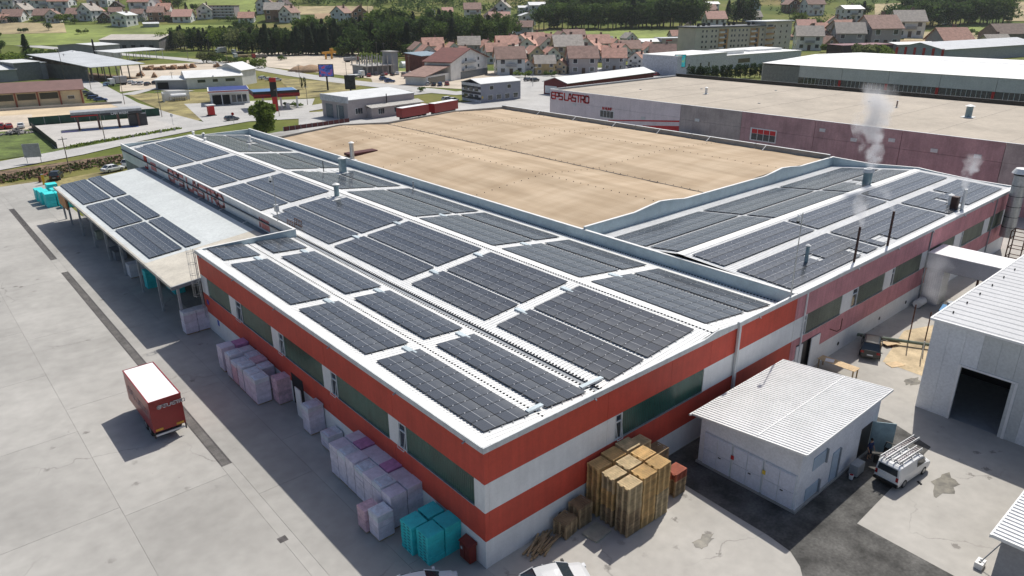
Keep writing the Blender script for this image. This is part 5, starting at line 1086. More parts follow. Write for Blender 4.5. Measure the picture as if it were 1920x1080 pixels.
# cream hall with brown piers
t,w_=frame('cream_hall','cream hall with brown roof and dark wide windows','hall',(-40,209),(160,196)); b=MB(); gable_walls(b,0,w_,0,15,5.2,2.2,'x'); b.build('wall',CREAM,t); b=MB(); gable_roof(b,0,w_,0,15,5.2,2.4,'x',.7); b.build('roof',BRNROOF,t)
BRP=M('brown_pier',(.30,.10,.06),.7)
for k in range(6): u=w_-.5-k*6.3; bx('pier',BRP,t,u-.25,u+.25,-.35,0,-.2,5.2)
for k in range(1,6): u=w_-.5-k*6.3; win(t,'f',u-5.7,2.6,5.2,2.0,mat=M('smoked_glazing',(.045,.045,.035),.3))
win(t,'f',w_-4.6,2.2,1.9,1.0,fr=FRAMEW)
b=MB(); a=pt(-40,211); c=pt(229,194); b.bar((a.x,a.y,.35),(c.x,c.y,.35),.35,.9); tag(b.build('low_wall',CONC),'long low concrete wall in front of the cream hall','wall')
# car wash
cw=thing('car_wash','open car wash bays with white canopy and dark pillars','car wash',pt(150,245),math.atan2(pt(262,236).y-pt(150,245).y,pt(262,236).x-pt(150,245).x)); Lw=(pt(262,236)-pt(150,245)).length; CWG=M('wash_dark',(.05,.05,.055),.5)
for k in range(4): bx('pillar',M('wash_pillar',(.14,.07,.06),.6),cw,k*Lw/3-.25,k*Lw/3+.25,-.2,2.6,0,3.6)
bx('canopy',M('wash_canopy',(.40,.41,.42),.5),cw,-1.4,Lw+1.2,-.6,4.6,3.6,4.9); bx('fascia',CWG,cw,-1.42,Lw+1.25,-.72,-.61,3.6,4.2); bx('fascia',REDB,cw,-1.42,5,-.75,-.721,3.75,4.0); bx('kiosk',CWG,cw,Lw-2.4,Lw+2.2,.3,3.2,0,3.2)
sign(cw,LFR,'CAR WASH',(Lw*.56,-.75,3.75),(1,0,0),(0,0,1),.55,.14,.02)
for k in range(3): bx('bay_mat',M('mat_blue',(.02,.09,.35),.5) if k%2==0 else M('mat_lightblue',(.05,.22,.48),.5),cw,k*Lw/3+.4,(k+1)*Lw/3-.4,-1.8,2.4,.06,.08)
bx('bay_mat',M('mat_violet',(.42,.28,.55),.6),cw,-4.2,-.6,-1.6,.4,.06,.08)
def strip(name,label,cat,a,c,h,mat,th=.12,n=1,z=0.,posts=None):
    a=pt(*a); c=pt(*c); d=c-a; t=thing(name,label,cat,a,math.atan2(d.y,d.x)); L_=d.to_2d().length
    for k in range(n): bx('panel',mat,t,k*L_/n+.03,(k+1)*L_/n-.03,-th/2,th/2,z,h)
    if posts:
        for k in range(n+1): bx('post',posts,t,k*L_/n-.05,k*L_/n+.05,-th,th,0,h+.1)
    return t
GBAN=M('green_banner',(.015,.07,.045),.6,.2,.6)
strip('banner_fence','dark green banner fence behind the car wash','fence',(56,236),(300,217),2.3,GBAN,n=9,posts=GREYM); strip('screen_wall','dark screen wall at the near end of the car wash','wall',(60,240),(108,279),1.5,M('screen_dark',(.02,.022,.02),.6),n=5)
# grey halls at the left edge
simple('grey_hall','grey hall with white sloping roof at the left edge','hall',(-60,158),(35,152),22,5,1.5,'x',GRY,LROOF); mono('grey_box_hall','dark grey box shaped hall behind the cream hall','hall',(33,152),(82,148),18,7.5,7.8,M('slate_sheet',(.20,.21,.22),.6),LROOF); mono('grey_annex','small grey annex with dark red door posts','building',(82,148),(92,147),10,7,7,GRY,GROOF)
# sawmill
t,w_=mono('sawmill_shed','wide open sawmill shed with big pale roof','shed',(178,154),(268,146),55,6.2,9.5,WEATH,M('sawmill_roof',(.52,.54,.55),.6,.07,.15),1.5,walls=False)
for k in range(5):
    for y in (1,18,36,54): bx('post',WEATH,t,k*w_/4-.2,k*w_/4+.2,y-.2,y+.2,0,6.1+y*.06)
bx('rear_wall',WEATH,t,0,w_,54.6,55,0,9.2); bx('side_wall',WEATH,t,-.2,.1,4,54,0,6.2); bx('interior_floor',DIRT,t,0,w_,0,55,.02,.06)
for i,(p0,p1,dp,h,r,wm,rm,lb) in enumerate((((107,135),(178,118),22,5,2,WEATH,GROOF,'weathered long sawmill building with chimney'),((185,112),(228,108),30,8,1,GRY,LROOF,'grey flat building behind the sawmill'),((190,94),(300,95),30,7,3,M('barn_board',(.24,.23,.225),.8,.1,.5),M('barn_roof',(.55,.50,.44),.7,.07,.2),'long grey barn with pale roof by the upper road'))): 
    t,w_=simple(['mill_building','mill_building','long_barn'][i],lb,'building',p0,p1,dp,h,r,'x',wm,rm)
    if i==2:
        for k in range(6): win(t,'f',3+k*w_/6.5,.3,3.2,3.2,mat=DARK,name='bay_opening')
t,w_=mono('drying_shed','long open drying shed on thin posts','shed',(218,118),(307,110),14,5.5,6.2,WEATH,LROOF,1.0,walls=False)
for k in range(8):
    for y in (.3,13.7): bx('post',WGREY,t,k*w_/7-.12,k*w_/7+.12,y-.12,y+.12,0,5.4)
LOGW=M('log_bark',(.36,.22,.13),.85,.25,1.2,objvar=.2); LB=MB(); LB.cyl((-2.2,0,0),(2.2,0,0),.42,.38,n=7); LOGM=LB.mesh('log',LOGW)
for i,(x,y,n) in enumerate(((278,131,12),(300,131,14),(322,130,13),(343,129,12),(360,127,9),(262,143,8),(288,145,6),(430,124,6),(405,126,8))):
    p=pt(x,y); t=thing('log_pile','pile of cut logs in the sawmill yard, %s counted from the open shed'%nth(i),'log pile',p,R(40+i*5),'log piles of the sawmill'); r=random.Random(i); k=0; row=0; nn=max(3,n//2)
    while k<n:
        for j in range(nn-row):
            if k>=n: break
            ob('log',LOGM,t,(r.uniform(-.3,.3),(j-(nn-row)/2)*.85,.42+row*.72),r.uniform(-.05,.05)); k+=1
        row+=1
for i,(x,y,h,r,lb) in enumerate(((181,116,12,.5,'dark sawmill chimney stack'),(146,133,9,1.3,'pale cylindrical sawdust silo on the sawmill roof'))):
    p=pt(x,y); t=thing('chimney_stack' if i==0 else 'sawdust_silo',lb,'chimney' if i==0 else 'silo',p); b=MB(); b.cyl((0,0,0),(0,0,h),r,n=12); b.build('shaft',[DARK,GROOF][i],t); b=MB(); b.cyl((0,0,h),(0,0,h+.8),r*1.05,r*.3,n=12); b.build('cap',[DARK,LROOF][i],t)
# white long house and grey lean-to
t,w_=simple('white_long_house','long white building with bright metal roof and ribbon windows','building',(352,167),(456,161),13,4.2,2.2,'x',WHT,WROOF)
for k in range(3): win(t,'f',[5,12,18][k]*w_/26,2.2,[3.6,2.4,4.5][k]*w_/26,1.1,fr=FRAMEW)
bx('roof_strip',M('blue_strip',(.03,.08,.16),.5),t,w_*.47,w_*.49,-.3,6,4.45,4.6)
t,w_=mono('grey_lean_to','dark grey lean-to garage beside the white long house','garage',(293,168),(352,167),9,3.4,4.2,GRY,LROOF); win(t,'f',.8,.1,4.2,2.6,mat=DARK,name='garage_opening')
t,w_=simple('white_gable_house','tall white gabled house joined to the long white building','house',(455,160),(482,155),12,6,2.5,'x',WHT,LROOF)
t=thing('gas_tank_bay','white gas tank in a walled bay on the lawn','tank',pt(308,192),R(-10)); bx('rear_wall',WHT,t,0,9,4,4.3,0,3.2); bx('side_wall',WHT,t,0,.3,0,3.95,0,3.0); b=MB(); b.cyl((2.6,1.8,1.5),(7.6,1.8,1.5),1.0,n=14); b.build('tank',WPAINT,t)
for x in (3.4,6.8): bx('saddle',GREYM,t,x-.15,x+.15,1.0,2.6,.0,.8)
b=MB()
for k in range(9): b.bar((1.8+k*.8,-.2,0),(1.8+k*.8,-.2,1.6),.06)
b.bar((1.8,-.2,1.6),(8.3,-.2,1.6),.06); b.build('cage_fence',RUST,t)
# fuel station
fs=thing('fuel_station','fuel station building with blue roof and red canopy','fuel station',pt(396,199),math.atan2(pt(470,195).y-pt(396,199).y,pt(470,195).x-pt(396,199).x)); FW_=(pt(470,195)-pt(396,199)).length
BLR=M('roof_deep_blue',(.01,.03,.20),.5,.1,.3); BLR2=M('roof_pale_blue',(.10,.22,.42),.5,.08,.3)
bx('wall',WHT,fs,0,FW_,3,13,0,4.0); bx('bay_opening',DARK,fs,.8,FW_*.5,2.9,2.99,0,3.1); bx('fascia',WHT,fs,-.4,FW_+.2,-.2,13.2,3.9,4.8); bx('roof',BLR,fs,0,FW_,.2,13,4.8,4.86); bx('red_trim',REDB,fs,-.44,FW_+.24,-.25,-.21,4.4,4.65)
for u in (.3,3.6): bx('column',FRAMEW,fs,u,u+.25,0,.25,0,3.9)
for k in range(3): win(fs,'f',FW_*.55+k*1.7,.6,1.4,2.4,y0=3,fr=FRAMEW)
cp=thing('fuel_canopy','red fuel canopy with pale blue top and white pumps','canopy',pt(492,208),math.atan2(pt(568,203).y-pt(492,208).y,pt(568,203).x-pt(492,208).x)); CL=(pt(568,203)-pt(492,208)).length*.95
bx('slab',WHT,cp,-2,CL,0,11,4.6,5.6); bx('fascia',M('canopy_deep_red',(.20,.008,.012),.4),cp,-2.1,CL+.1,-.12,-.01,3.9,5.2); bx('fascia',BLACK,cp,-2.1,CL+.1,-.16,-.01,5.2,5.9); bx('fascia',MATS['canopy_deep_red'],cp,-2.12,-2.01,0,11,4.4,5.2); bx('fascia',BLACK,cp,-2.16,-2.01,0,11,5.2,5.9); bx('top',BLR2,cp,-1.7,CL-.3,.3,10.7,5.6,5.66); bx('red_band',REDB,cp,-2.2,CL+.2,-.22,-.17,4.55,4.75)
for u in (.5,CL*.5,CL-1): bx('column',WHT,cp,u,u+.5,1,1.5,0,4.6)
for u in (2.5,CL*.65): bx('pump',WPAINT,cp,u,u+1.1,1.8,2.4,0,1.7)
t=thing('price_pylon','tall red and black price pylon of the fuel station','sign',pt(518,209),R(-30)); bx('body',REDB,t,-.8,.8,-.2,.2,0,4.5); bx('panel',BLACK,t,-1,1,-.25,.25,4.5,9); bx('top',REDB,t,-1,1,-.26,.26,9,10.2)
# service hall
t,w_=frame('service_hall','rosy grey service hall with two garage doors and pale roof','hall',(655,226),(778,209)); H0=hgt(655,226,183)
bx('wall',GRYP,t,0,w_,0,13,-.2,H0-.9); 
bx('garage_wall',GRYP,t,-.25,-.01,0,13.2,0,H0-1.6); bx('fascia',M('fascia_pale',(.55,.57,.60),.6),t,-.6,0,-.3,13.4,H0-1.6,H0+.2); b=MB(); b.hexa([(0,-.2,H0-.9),(w_+.3,-.2,H0-.9),(w_+.3,13.2,H0-.1),(0,13.2,H0-.1),(0,-.2,H0-.7),(w_+.3,-.2,H0-.7),(w_+.3,13.2,H0+.1),(0,13.2,H0+.1)]); b.build('roof',LROOF,t)
for y in (2.0,7.6): bx('garage_door',M('garage_slate',(.13,.17,.19),.5),t,-.32,-.26,y,y+3.6,0,4.0)
bx('annex_wall',GRYP,t,w_*.26,w_+.2,-2.4,-.02,-.2,3.0); b=MB(); b.hexa([(w_*.24,-3.1,3.0),(w_+1.4,-3.1,3.0),(w_+1.4,.0,3.7),(w_*.24,.0,3.7),(w_*.24,-3.1,3.15),(w_+1.4,-3.1,3.15),(w_+1.4,.0,3.85),(w_*.24,.0,3.85)]); b.build('annex_roof',M('annex_felt',(.46,.44,.41),.8),t)
for u in (.36,.60,.83): 
    for j in range(3): win(t,'f',w_*u+j*.72,1.1,.6,1.5,y0=-2.4,fr=FRAMEW if j==0 else None)
for j in range(3): win(t,'f',w_*.1+j*.85,1.5,.7,1.6,fr=FRAMEW if j==0 else None)
b=MB(); b.cyl((w_*.55,-.5,3.6),(w_*.55,-.5,6.4),.14,n=8); b.build('stove_pipe',DARK,t)
# office block
t,w_=frame('office_block','two storey grey office block with striped end wall','office',(902,193),(976,185)); OH=hgt(902,193,158)
bx('wall',M('office_grey',(.27,.28,.33),.7,.05,.4),t,0,w_,0,11,-.2,OH); b=MB(); gable_roof(b,0,w_,0,11,OH,1.2,'x',.25); b.build('roof',LROOF,t)
for k in range(7): bx('stripe_panel',M('stripe_white',(.66,.66,.68),.6) if k%2==0 else M('stripe_dark',(.04,.04,.06),.5),t,-.15,-.01,-.05,11.05,k*OH/7,(k+1)*OH/7-.02)
for zz in (.9,OH*.55): 
    for y in (1.2,4.3,7.4): bx('window',GLASSD,t,-.2,-.16,y,y+2.2,zz+.3,zz+1.5)
for k in range(4): win(t,'f',w_*(.17+.215*k),OH*.12,1.9,1.5,fr=FRAMEW)
for u in (.22,.66): win(t,'f',w_*u,OH*.66,1.5,1.2,fr=FRAMEW)
bx('yellow_box',flat('post_yellow',(.7,.5,.03)),t,.3,.8,-.2,-.01,1.4,2.1)
# gabled white house with balconies
t,w_=frame('gabled_town_house','large white gabled house with brown roof and two balconies','house',(846,152),(914,139)); GH=hgt(870,147,113)
b=MB(); gable_walls(b,0,w_,0,13,GH,4.6,'y'); b.build('wall',WHT,t); b=MB(); gable_roof(b,0,w_,0,13,GH,4.6,'y',.9,.3); b.build('roof',M('dark_red_tiles',(.17,.06,.05),.8,.1,.5),t)
for zz in (GH*.45,GH*.85):
    bx('balcony',GRY,t,w_*.28,w_*.62,-1.1,0,zz-.15,zz); bx('railing',GREYM,t,w_*.28,w_*.62,-1.15,-1.1,zz,zz+.9)
    win(t,'f',w_*.38,zz+.05,1.3,2.0); win(t,'f',w_*.72,zz+.5,1.4,1.3,fr=FRAMEW)
bx('ground_floor_front',M('shop_slate',(.16,.18,.20),.6),t,w_*.25,w_*1.0,-.1,-.01,0,3.0); bx('side_wing_wall',WHT,t,-w_*.55,-.05,1,11,0,GH*.45); b=MB(); b.hexa([(-w_*.6,.2,GH*.42),(.0,.2,GH*.8),(0,12,GH*.8),(-w_*.6,12,GH*.42),(-w_*.6,.2,GH*.42+.3),(0,.2,GH*.8+.3),(0,12,GH*.8+.3),(-w_*.6,12,GH*.42+.3)]); b.build('side_roof',TROOF2,t); bx('glass_front',GLASSD,t,-w_*.5,-w_*.1,.9,.99,.3,GH*.36)
# brick house with blue-grey roof, greenhouse, construction skeleton
t,w_=mono('brick_annex','dark brick building with blue-grey roof beside the gabled house','building',(792,137),(832,133),12,7.6,8.6,M('brick_dark',(.15,.05,.04),.8,.15,.8),M('roof_slate_blue',(.22,.30,.36),.6)); win(t,'f',1.5,.1,w_-3,2.8,mat=DARK,name='shop_opening')
p=pt(756,128); t=thing('greenhouse_tunnel','long white greenhouse tunnel by the green plot','greenhouse',p,math.atan2(pt(795,126).y-p.y,pt(795,126).x-p.x)); b=MB(); L_=(pt(795,126)-p).length; b.loft([[(x,3+3*math.cos(a*math.pi/8),3.2*math.sin(a*math.pi/8)) for a in range(9)] for x in (0,L_/2,L_)],cap=True,closed=False); b.build('cover',M('greenhouse_film',(.68,.70,.72),.4),t)
t,w_=frame('concrete_skeleton','unfinished concrete building with bare columns on top','building',(690,142),(754,137)); bx('wall',GRY,t,0,w_*.75,4,14,0,3.8); bx('slab',CONC,t,-.5,w_*.8,0,15,3.8,4.2); bx('tower_wall',GRY,t,w_*.78,w_,3,10,0,9.5); bx('tower_cap',CONC,t,w_*.75,w_+.4,2.5,10.5,9.5,9.9)
for k in range(6):
    for y in (.4,7,14.2): bx('column',CONC,t,k*w_*.15-.2,k*w_*.15+.2,y-.2,y+.2,4.2 if y>1 else 0,8.2)
# market shed and its neighbours
t,w_=frame('market_shed','long dark red shed with pale roof beside the lettered hall','shed',(1027,176),(1047,172)); WN=M('wine_red_sheet',(.16,.018,.025),.6)
b=MB(); gable_walls(b,0,11,0,56,4.4,1.6,'y'); b.build('wall',WN,t); b=MB(); gable_roof(b,0,11,0,56,4.4,1.6,'y',.5); b.build('roof',LROOF,t); win(t,'f',.6,.4,5.5,2.6,mat=FRAMEW)
t.rotation_euler=(0,0,R(-90)+R(6)); t.location=pt(1030,178)+Vector((1,4,0))
# apartments
t,w_=frame('apartment_block','long cream apartment block with orange balcony bays','apartment block',(1301,106),(1440,99)); AH=hgt(1301,106,53); APW=M('apartment_cream',(.60,.56,.47),.8,.06,.3); APO=M('apartment_orange',(.50,.30,.13),.8,.08,.3)
bx('wall',APW,t,0,w_,0,16,-1,AH); bx('roof',M('apartment_roof',(.13,.14,.16),.7),t,-.8,w_+.8,-.8,16.8,AH,AH+.8)
for k in range(9): bx('chimney',DARK,t,4+k*w_/9,5.2+k*w_/9,3+k%3*3,4.2+k%3*3,AH+.8,AH+2.6)
fl=5; fhh=(AH-1)/fl
for u0,u1 in ((.30,.42),(.72,.84)): bx('balcony_bay',APO,t,w_*u0,w_*u1,-.3,-.01,0,AH-.8)
for k in range(fl):
    z=.6+k*fhh
    for u in (.08,.13,.2,.25,.46,.5,.56,.61,.66,.88,.93): bx('window',GLASSD,t,w_*u,w_*u+1.2,-.06,-.01,z+.9,z+2.2)
    for u0,u1 in ((.3,.36),(.72,.78)): bx('balcony',WPAINT,t,w_*u0,w_*u1,-1.3,-.31,z+.2,z+1.2); bx('balcony_door',GLASSD,t,w_*u1+.3,w_*u1+2.4,-.36,-.31,z+.3,z+2.4)
t,w_=frame('apartment_tower','cream corner apartment tower with flat pale roof','apartment block',(1437,100),(1484,96)); AH2=hgt(1450,99,41); bx('wall',APW,t,0,w_,2,16,-1,AH2); bx('roof',LROOF,t,-1,w_+1,1,17,AH2,AH2+.6)
for k in range(5):
    z=.6+k*AH2/5.4
    for u in (.3,.55,.78): bx('window',GLASSD,t,w_*u,w_*u+1.3,1.94,1.99,z+.9,z+2.2)
    bx('balcony',APO,t,.2,w_*.25,.6,1.99,z+.2,z+1.2)
# flat white commercial building, hedge, screens
t,w_=frame('flat_white_building','low white flat roofed commercial building','building',(1268,143),(1360,133)); FH=hgt(1300,140,104); bx('wall',M('commercial_white',(.58,.60,.65),.7),t,0,w_,0,20,-.2,FH); bx('roof',WROOF,t,-.2,w_+.2,-.2,20.2,FH,FH+.3)
for u in (.22,.45,.62): bx('window',GLASSD,t,w_*u,w_*u+1,-.06,-.01,3.0,4.8)
t,w_=frame('flat_white_building','wide white roofed block behind the thuja hedge','building',(1360,130),(1500,118)); bx('wall',M('commercial_white',(.58,.60,.65)),t,0,w_,0,30,-.2,6.2); bx('roof',WROOF,t,-.2,w_+.2,-.2,30.2,6.2,6.5); bx('roof_block',WROOF,t,2,w_*.3,4,14,6.5,8.2); bx('roof_block',WROOF,t,w_*.5,w_*.95,10,24,6.5,7.4); bx('window',GLASSD,t,w_*.15,w_*.3,-.06,-.01,2.5,4.5)
t,w_=frame('rosy_shop_building','rosy flat roofed shop building in front of apartments','shop',(1204,98),(1298,96)); PH=hgt(1240,97,75); bx('wall',GRYP,t,w_*.38,w_,0,14,-.3,PH+1); bx('side_wall',GRYP,t,0,w_*.37,1,14,-.3,PH-1); b=MB(); gable_roof(b,0,w_*.37,1,14,PH-1,1.6,'x',.4); b.build('side_roof',LROOF,t); bx('roof',GROOF,t,w_*.37,w_+.2,-.2,14.2,PH+1,PH+1.2)
for u in (.42,.52,.74,.8,.86,.92): win(t,'f',w_*u,2.2,1.6,2.6,fr=FRAMEW)
bx('sign_strip',LRL,t,w_*.46,w_*.58,-.06,-.01,PH-.6,PH+.2)
def screen(label,x,y,w_,h_,zb,mat,dark=True):
    p=pt(x,y); t=thing('billboard',label,'billboard',p,R(-38)); bx('post',DARK if dark else STEEL,t,-.3,.3,-.2,.2,0,zb); bx('frame',BLACK,t,-w_/2-.25,w_/2+.25,-.3,.2,zb,zb+h_+.5); bx('panel',mat,t,-w_/2,w_/2,-.36,-.31,zb+.25,zb+h_+.25); return t
def screen_mat(name,c1,c2,c3):
    m=bpy.data.materials.new(name); m.use_nodes=True; n=m.node_tree.nodes; L=m.node_tree.links; p=n['Principled BSDF']; tc=n.new('ShaderNodeTexCoord'); v=n.new('ShaderNodeTexNoise'); v.inputs['Scale'].default_value=.9; v.inputs['Detail'].default_value=4; L.new(tc.outputs['Object'],v.inputs['Vector']); r=n.new('ShaderNodeValToRGB'); e=r.color_ramp.elements; e[0].position=.35; e[0].color=(*c1,1); e[1].position=.66; e[1].color=(*c2,1); k=e.new(.52); k.color=(*c3,1); L.new(v.outputs['Fac'],r.inputs[0]); L.new(r.outputs[0],p.inputs['Base Color']); L.new(r.outputs[0],p.inputs['Emission Color']); p.inputs['Emission Strength'].default_value=.35; return m
screen('advertising screen with blue and red picture on dark post',615,169,5.2,4.2,5.0,screen_mat('screen_blue_red',(.01,.03,.18),(.45,.04,.08),(.05,.12,.45))); screen('dark advertising board seen edge on near the service hall',658,175,3.4,4.6,1.5,M('board_charcoal',(.05,.055,.06),.5,.3,1)); screen('advertising screen with turquoise picture by the street',1273,142,4.6,5,3.6,screen_mat('screen_turquoise',(.02,.35,.40),(.30,.45,.20),(.04,.42,.46)))
p=G(65,306); t=thing('frame_sign','white blank sign panel on two thin legs beside road','sign',(p.x,p.y,0),R(-20)); bx('panel',M('sign_faded',(.50,.52,.50),.6),t,-1.6,1.6,-.05,.05,1.3,4.2)
for x in (-1.3,1.3): bx('leg',STEEL,t,x-.05,x+.05,.06,.16,0,4.2)
p=G(4,342); t=thing('white_gas_tank','white cylindrical gas tank at the left edge','tank',(p.x-4.2,p.y,0),R(10)); b=MB(); b.cyl((-3,0,1.4),(3,0,1.4),1.25,n=18); b.cyl((3,0,1.4),(3.5,0,1.4),1.25,.6,n=18); b.build('vessel',WPAINT,t)
for x in (-2,2): bx('saddle',CONC,t,x-.2,x+.2,-1,1,0,.5)
p=G(83,346); t=thing('yellow_bollard','yellow post beside the black off-road car','post',(p.x,p.y,0)); bx('post',flat('bollard_yellow',(.7,.45,.02)),t,-.2,.2,-.2,.2,0,1.9); bx('cap',GREYM,t,-.22,.22,-.22,.22,1.9,1.98)
p=G(76,342); t=thing('barrier_arm','dull red barrier gate post at the yard entrance','barrier',(p.x,p.y,0),R(60)); bx('post',RUST,t,-.2,.2,-.2,.2,0,1.2); bx('arm',M('arm_red',(.30,.08,.07)),t,.2,4,-.06,.06,.9,1.05)
# red and white lorries standing behind the tan hall, silver cars
for i,(x,y) in enumerate(((775,223),(832,214))):
    p=pt(x,y); t=thing('lorry_trailer',['red trailer with white roof behind the tan hall, nearer one','red trailer with white roof behind the tan hall, farther one'][i],'trailer',p,R(12+i*2)); bx('body',TRED,t,-5.5,5.5,-1.25,1.25,1.1,3.7); bx('roof',TWH,t,-5.45,5.45,-1.2,1.2,3.702,3.76); bx('chassis',DARK,t,-5,5,-.6,.6,.6,1.09)
    for xx in (-4,-2.8,3.6):
        for s_ in (-1,1): b=MB(); b.cyl((xx,s_*.85,.5),(xx,s_*1.2,.5),.5,n=12); b.build('wheel',TYRE,t)
# ================================================================== houses
def house_proto(key,w_,d,h,rise,wm,rm,axis,st,chim=True,ax2=None):
    """walls, roof, chimney, windows and door as shared meshes"""
    P=[]; b=MB(); gable_walls(b,-w_/2,w_/2,-d/2,d/2,h,rise,axis,0,-2.5); P.append(('wall',b.mesh('wall',wm),[])); b=MB(); gable_roof(b,-w_/2,w_/2,-d/2,d/2,h,rise,axis,.55,.22); ch=[]
    if chim: c=MB(); c.box(w_*.12,w_*.12+.8,-.4+d*.1,.4+d*.1,h+rise*.3,h+rise+1.1); ch=[('chimney',c.mesh('chimney',M('chimney_render',(.18,.12,.10),.8)))]
    P.append(('roof',b.mesh('roof',rm),ch))
    wmsh=MB(); wmsh.box(-.65,.65,-.06,.02,0,1.35); WM=wmsh.mesh('window',GLASSD); wf=MB(); wf.box(-.8,.8,-.035,.02,-.13,1.48); WFM=wf.mesh('frame',FRAMEW)
    dm=MB(); dm.box(-.55,.55,-.06,.02,0,2.1); DM=dm.mesh('door',M('door_brown',(.10,.06,.04),.6)); bm=MB(); bm.box(-1.6,1.6,-1.1,0,-.12,0); bm.box(-1.6,1.6,-1.12,-1.06,0,.9); BM=bm.mesh('balcony',GRY)
    W=[]
    for k in range(st):
        z=.9+k*2.8
        for u in (-.3,.3): W.append((u*w_,-d/2,z,0))
        for u in (-.28,.22): W.append((-w_/2,u*d,z,-math.pi/2)); W.append((w_/2,u*d,z,math.pi/2))
    if axis=='y' and rise>2.5: W.append((0,-d/2,h+.25,0))
    return P,W,(WM,WFM,DM,BM,d,st)
PROT={}
WALLC={'w':WHT,'c':CREAM,'g':GRY,'p':GRYP,'b':M('brick_brown',(.28,.17,.12),.85,.12,.6),'l':M('pale_blue_render',(.48,.57,.64),.8),'y':M('ochre_render',(.50,.36,.18),.8,.08,.5),'t':M('timber_brown',(.14,.09,.06),.8)}
ROOFC={'r':TROOF,'b':TROOF2,'g':TROOF3,'d':DROOF,'l':LROOF,'p':M('pink_tiles',(.55,.32,.26),.85,.1,.6,objvar=.1)}
NAMEW={'w':'white','c':'cream','g':'grey','p':'rosy','b':'brick','l':'pale blue','y':'ochre','t':'timber'}; NAMER={'r':'red','b':'brown','g':'grey','d':'dark','l':'pale','p':'pink'}
def house(x,y,wpx,wc,rc,rot,label,group,axis='y',st=2,ratio=1.0,hk=1.0,sc=1.):
    p=pt(x,y); D=(p-CAM).length; w_=max(6.5,min(22,wpx*sc*D/FPX)); key=(wc,rc,axis,st,ratio,hk)
    if key not in PROT: PROT[key]=house_proto(key,9.,9.*ratio,(2.8*st)*hk,{'y':3.9,'x':3.4}[axis] if rc!='l' else 1.6,WALLC[wc],ROOFC[rc],axis,st)
    P,W,(WM,WFM,DM,BM,d,st_)=PROT[key]; s_=w_/9.
    t=thing('house',label,'house',p,AZ*-1+R(rot),group); t.scale=(s_,s_,s_*.92)
    for nm,me,kids in P:
        o=ob(nm,me,t)
        for kn,km in kids: ob(kn,km,o)
    for u,v_,z,r in W:
        o=ob('window',WM,t,(u,v_,z),r); ob('frame',WFM,o)
    ob('door',DM,t,(.0,-d/2,0)); 
    if st_>1 and wc in 'wc': ob('balcony',BM,t,(0,-d/2,2.9*1.0))
    return t
# town estate: rows from the street backwards  (x, y, width px, wall, roof, rotation, axis)
EST=[
 ('front row along the street',[(955,138,62,'w','b',8,'x',2,1.0),(1020,139,44,'y','g',6,'x',2,.9),(1090,137,62,'p','b',4,'x',2,.9),(1150,131,50,'g','r',-4,'x',2,.9),(1196,127,34,'w','r',-30,'y',2,1.1),(1240,126,52,'w','b',-6,'x',2,.8),(985,138,30,'w','r',20,'y',2,1.1),(1052,137,28,'c','r',-15,'y',2,1.1)]),
 ('second row of the estate',[(800,122,44,'w','r',20,'y',2,1.2),(828,120,40,'g','r',15,'y',2,1.3),(848,121,34,'w','r',-25,'y',2,1.2),(870,118,36,'c','r',25,'y',2,1.2),(930,118,46,'w','r',10,'x',2,1.0),(968,119,40,'w','g',-15,'y',2,1.2),(1000,117,36,'c','r',20,'y',2,1.2),(1062,115,60,'c','g',6,'x',2,1.0),(1110,114,44,'w','r',-20,'y',2,1.2),(1160,113,36,'w','r',25,'y',2,1.2),(1178,112,44,'w','b',4,'x',2,1.0),(815,124,30,'w','b',-18,'y',2,1.2),(1032,117,34,'w','r',15,'y',2,1.2),(1085,116,32,'w','b',-10,'y',2,1.2),(1135,115,34,'w','r',18,'y',2,1.2),(1215,110,36,'w','r',10,'y',2,1.2)]),
 ('third row of the estate',[(785,110,36,'w','b',22,'y',2,1.3),(812,107,44,'w','r',12,'x',2,1.0),(880,106,46,'g','g',5,'x',2,1.0),(912,106,36,'w','r',18,'y',2,1.2),(950,105,46,'w','r',8,'x',2,1.0),(992,105,40,'w','r',-12,'y',2,1.2),(1020,104,40,'w','b',20,'y',2,1.2),(1046,104,44,'c','b',8,'x',2,1.0),(1090,104,40,'w','r',15,'y',2,1.2),(1120,103,46,'w','r',6,'x',2,1.0),(848,107,32,'w','r',20,'y',2,1.2),(972,105,32,'c','b',16,'y',2,1.2),(1068,104,30,'w','r',-14,'y',2,1.2),(1150,102,34,'w','r',14,'y',2,1.2)]),
 ('rear row of the estate',[(962,95,34,'w','r',20,'y',2,1.2),(980,95,36,'w','r',-15,'y',2,1.2),(1002,94,40,'w','r',10,'x',2,1.0),(1030,93,34,'w','r',22,'y',2,1.2),(1050,92,38,'w','b',12,'y',2,1.2),(1075,92,44,'c','b',6,'x',2,1.0),(1130,91,40,'g','g',5,'x',1,1.0),(1178,84,26,'w','g',20,'y',2,1.2)])]
for rown,hs in EST:
    for i,(x,y,wp,wc,rc,ro,ax,st,ra) in enumerate(sorted(hs)):
        house(x,y,wp,wc,rc,ro,'%s house, %s tiled roof, %s from left in %s'%(NAMEW[wc],NAMER[rc],nth(i),rown.replace('along the street','by the street')),'town estate houses, '+rown,ax,st,ra,1.,.80)
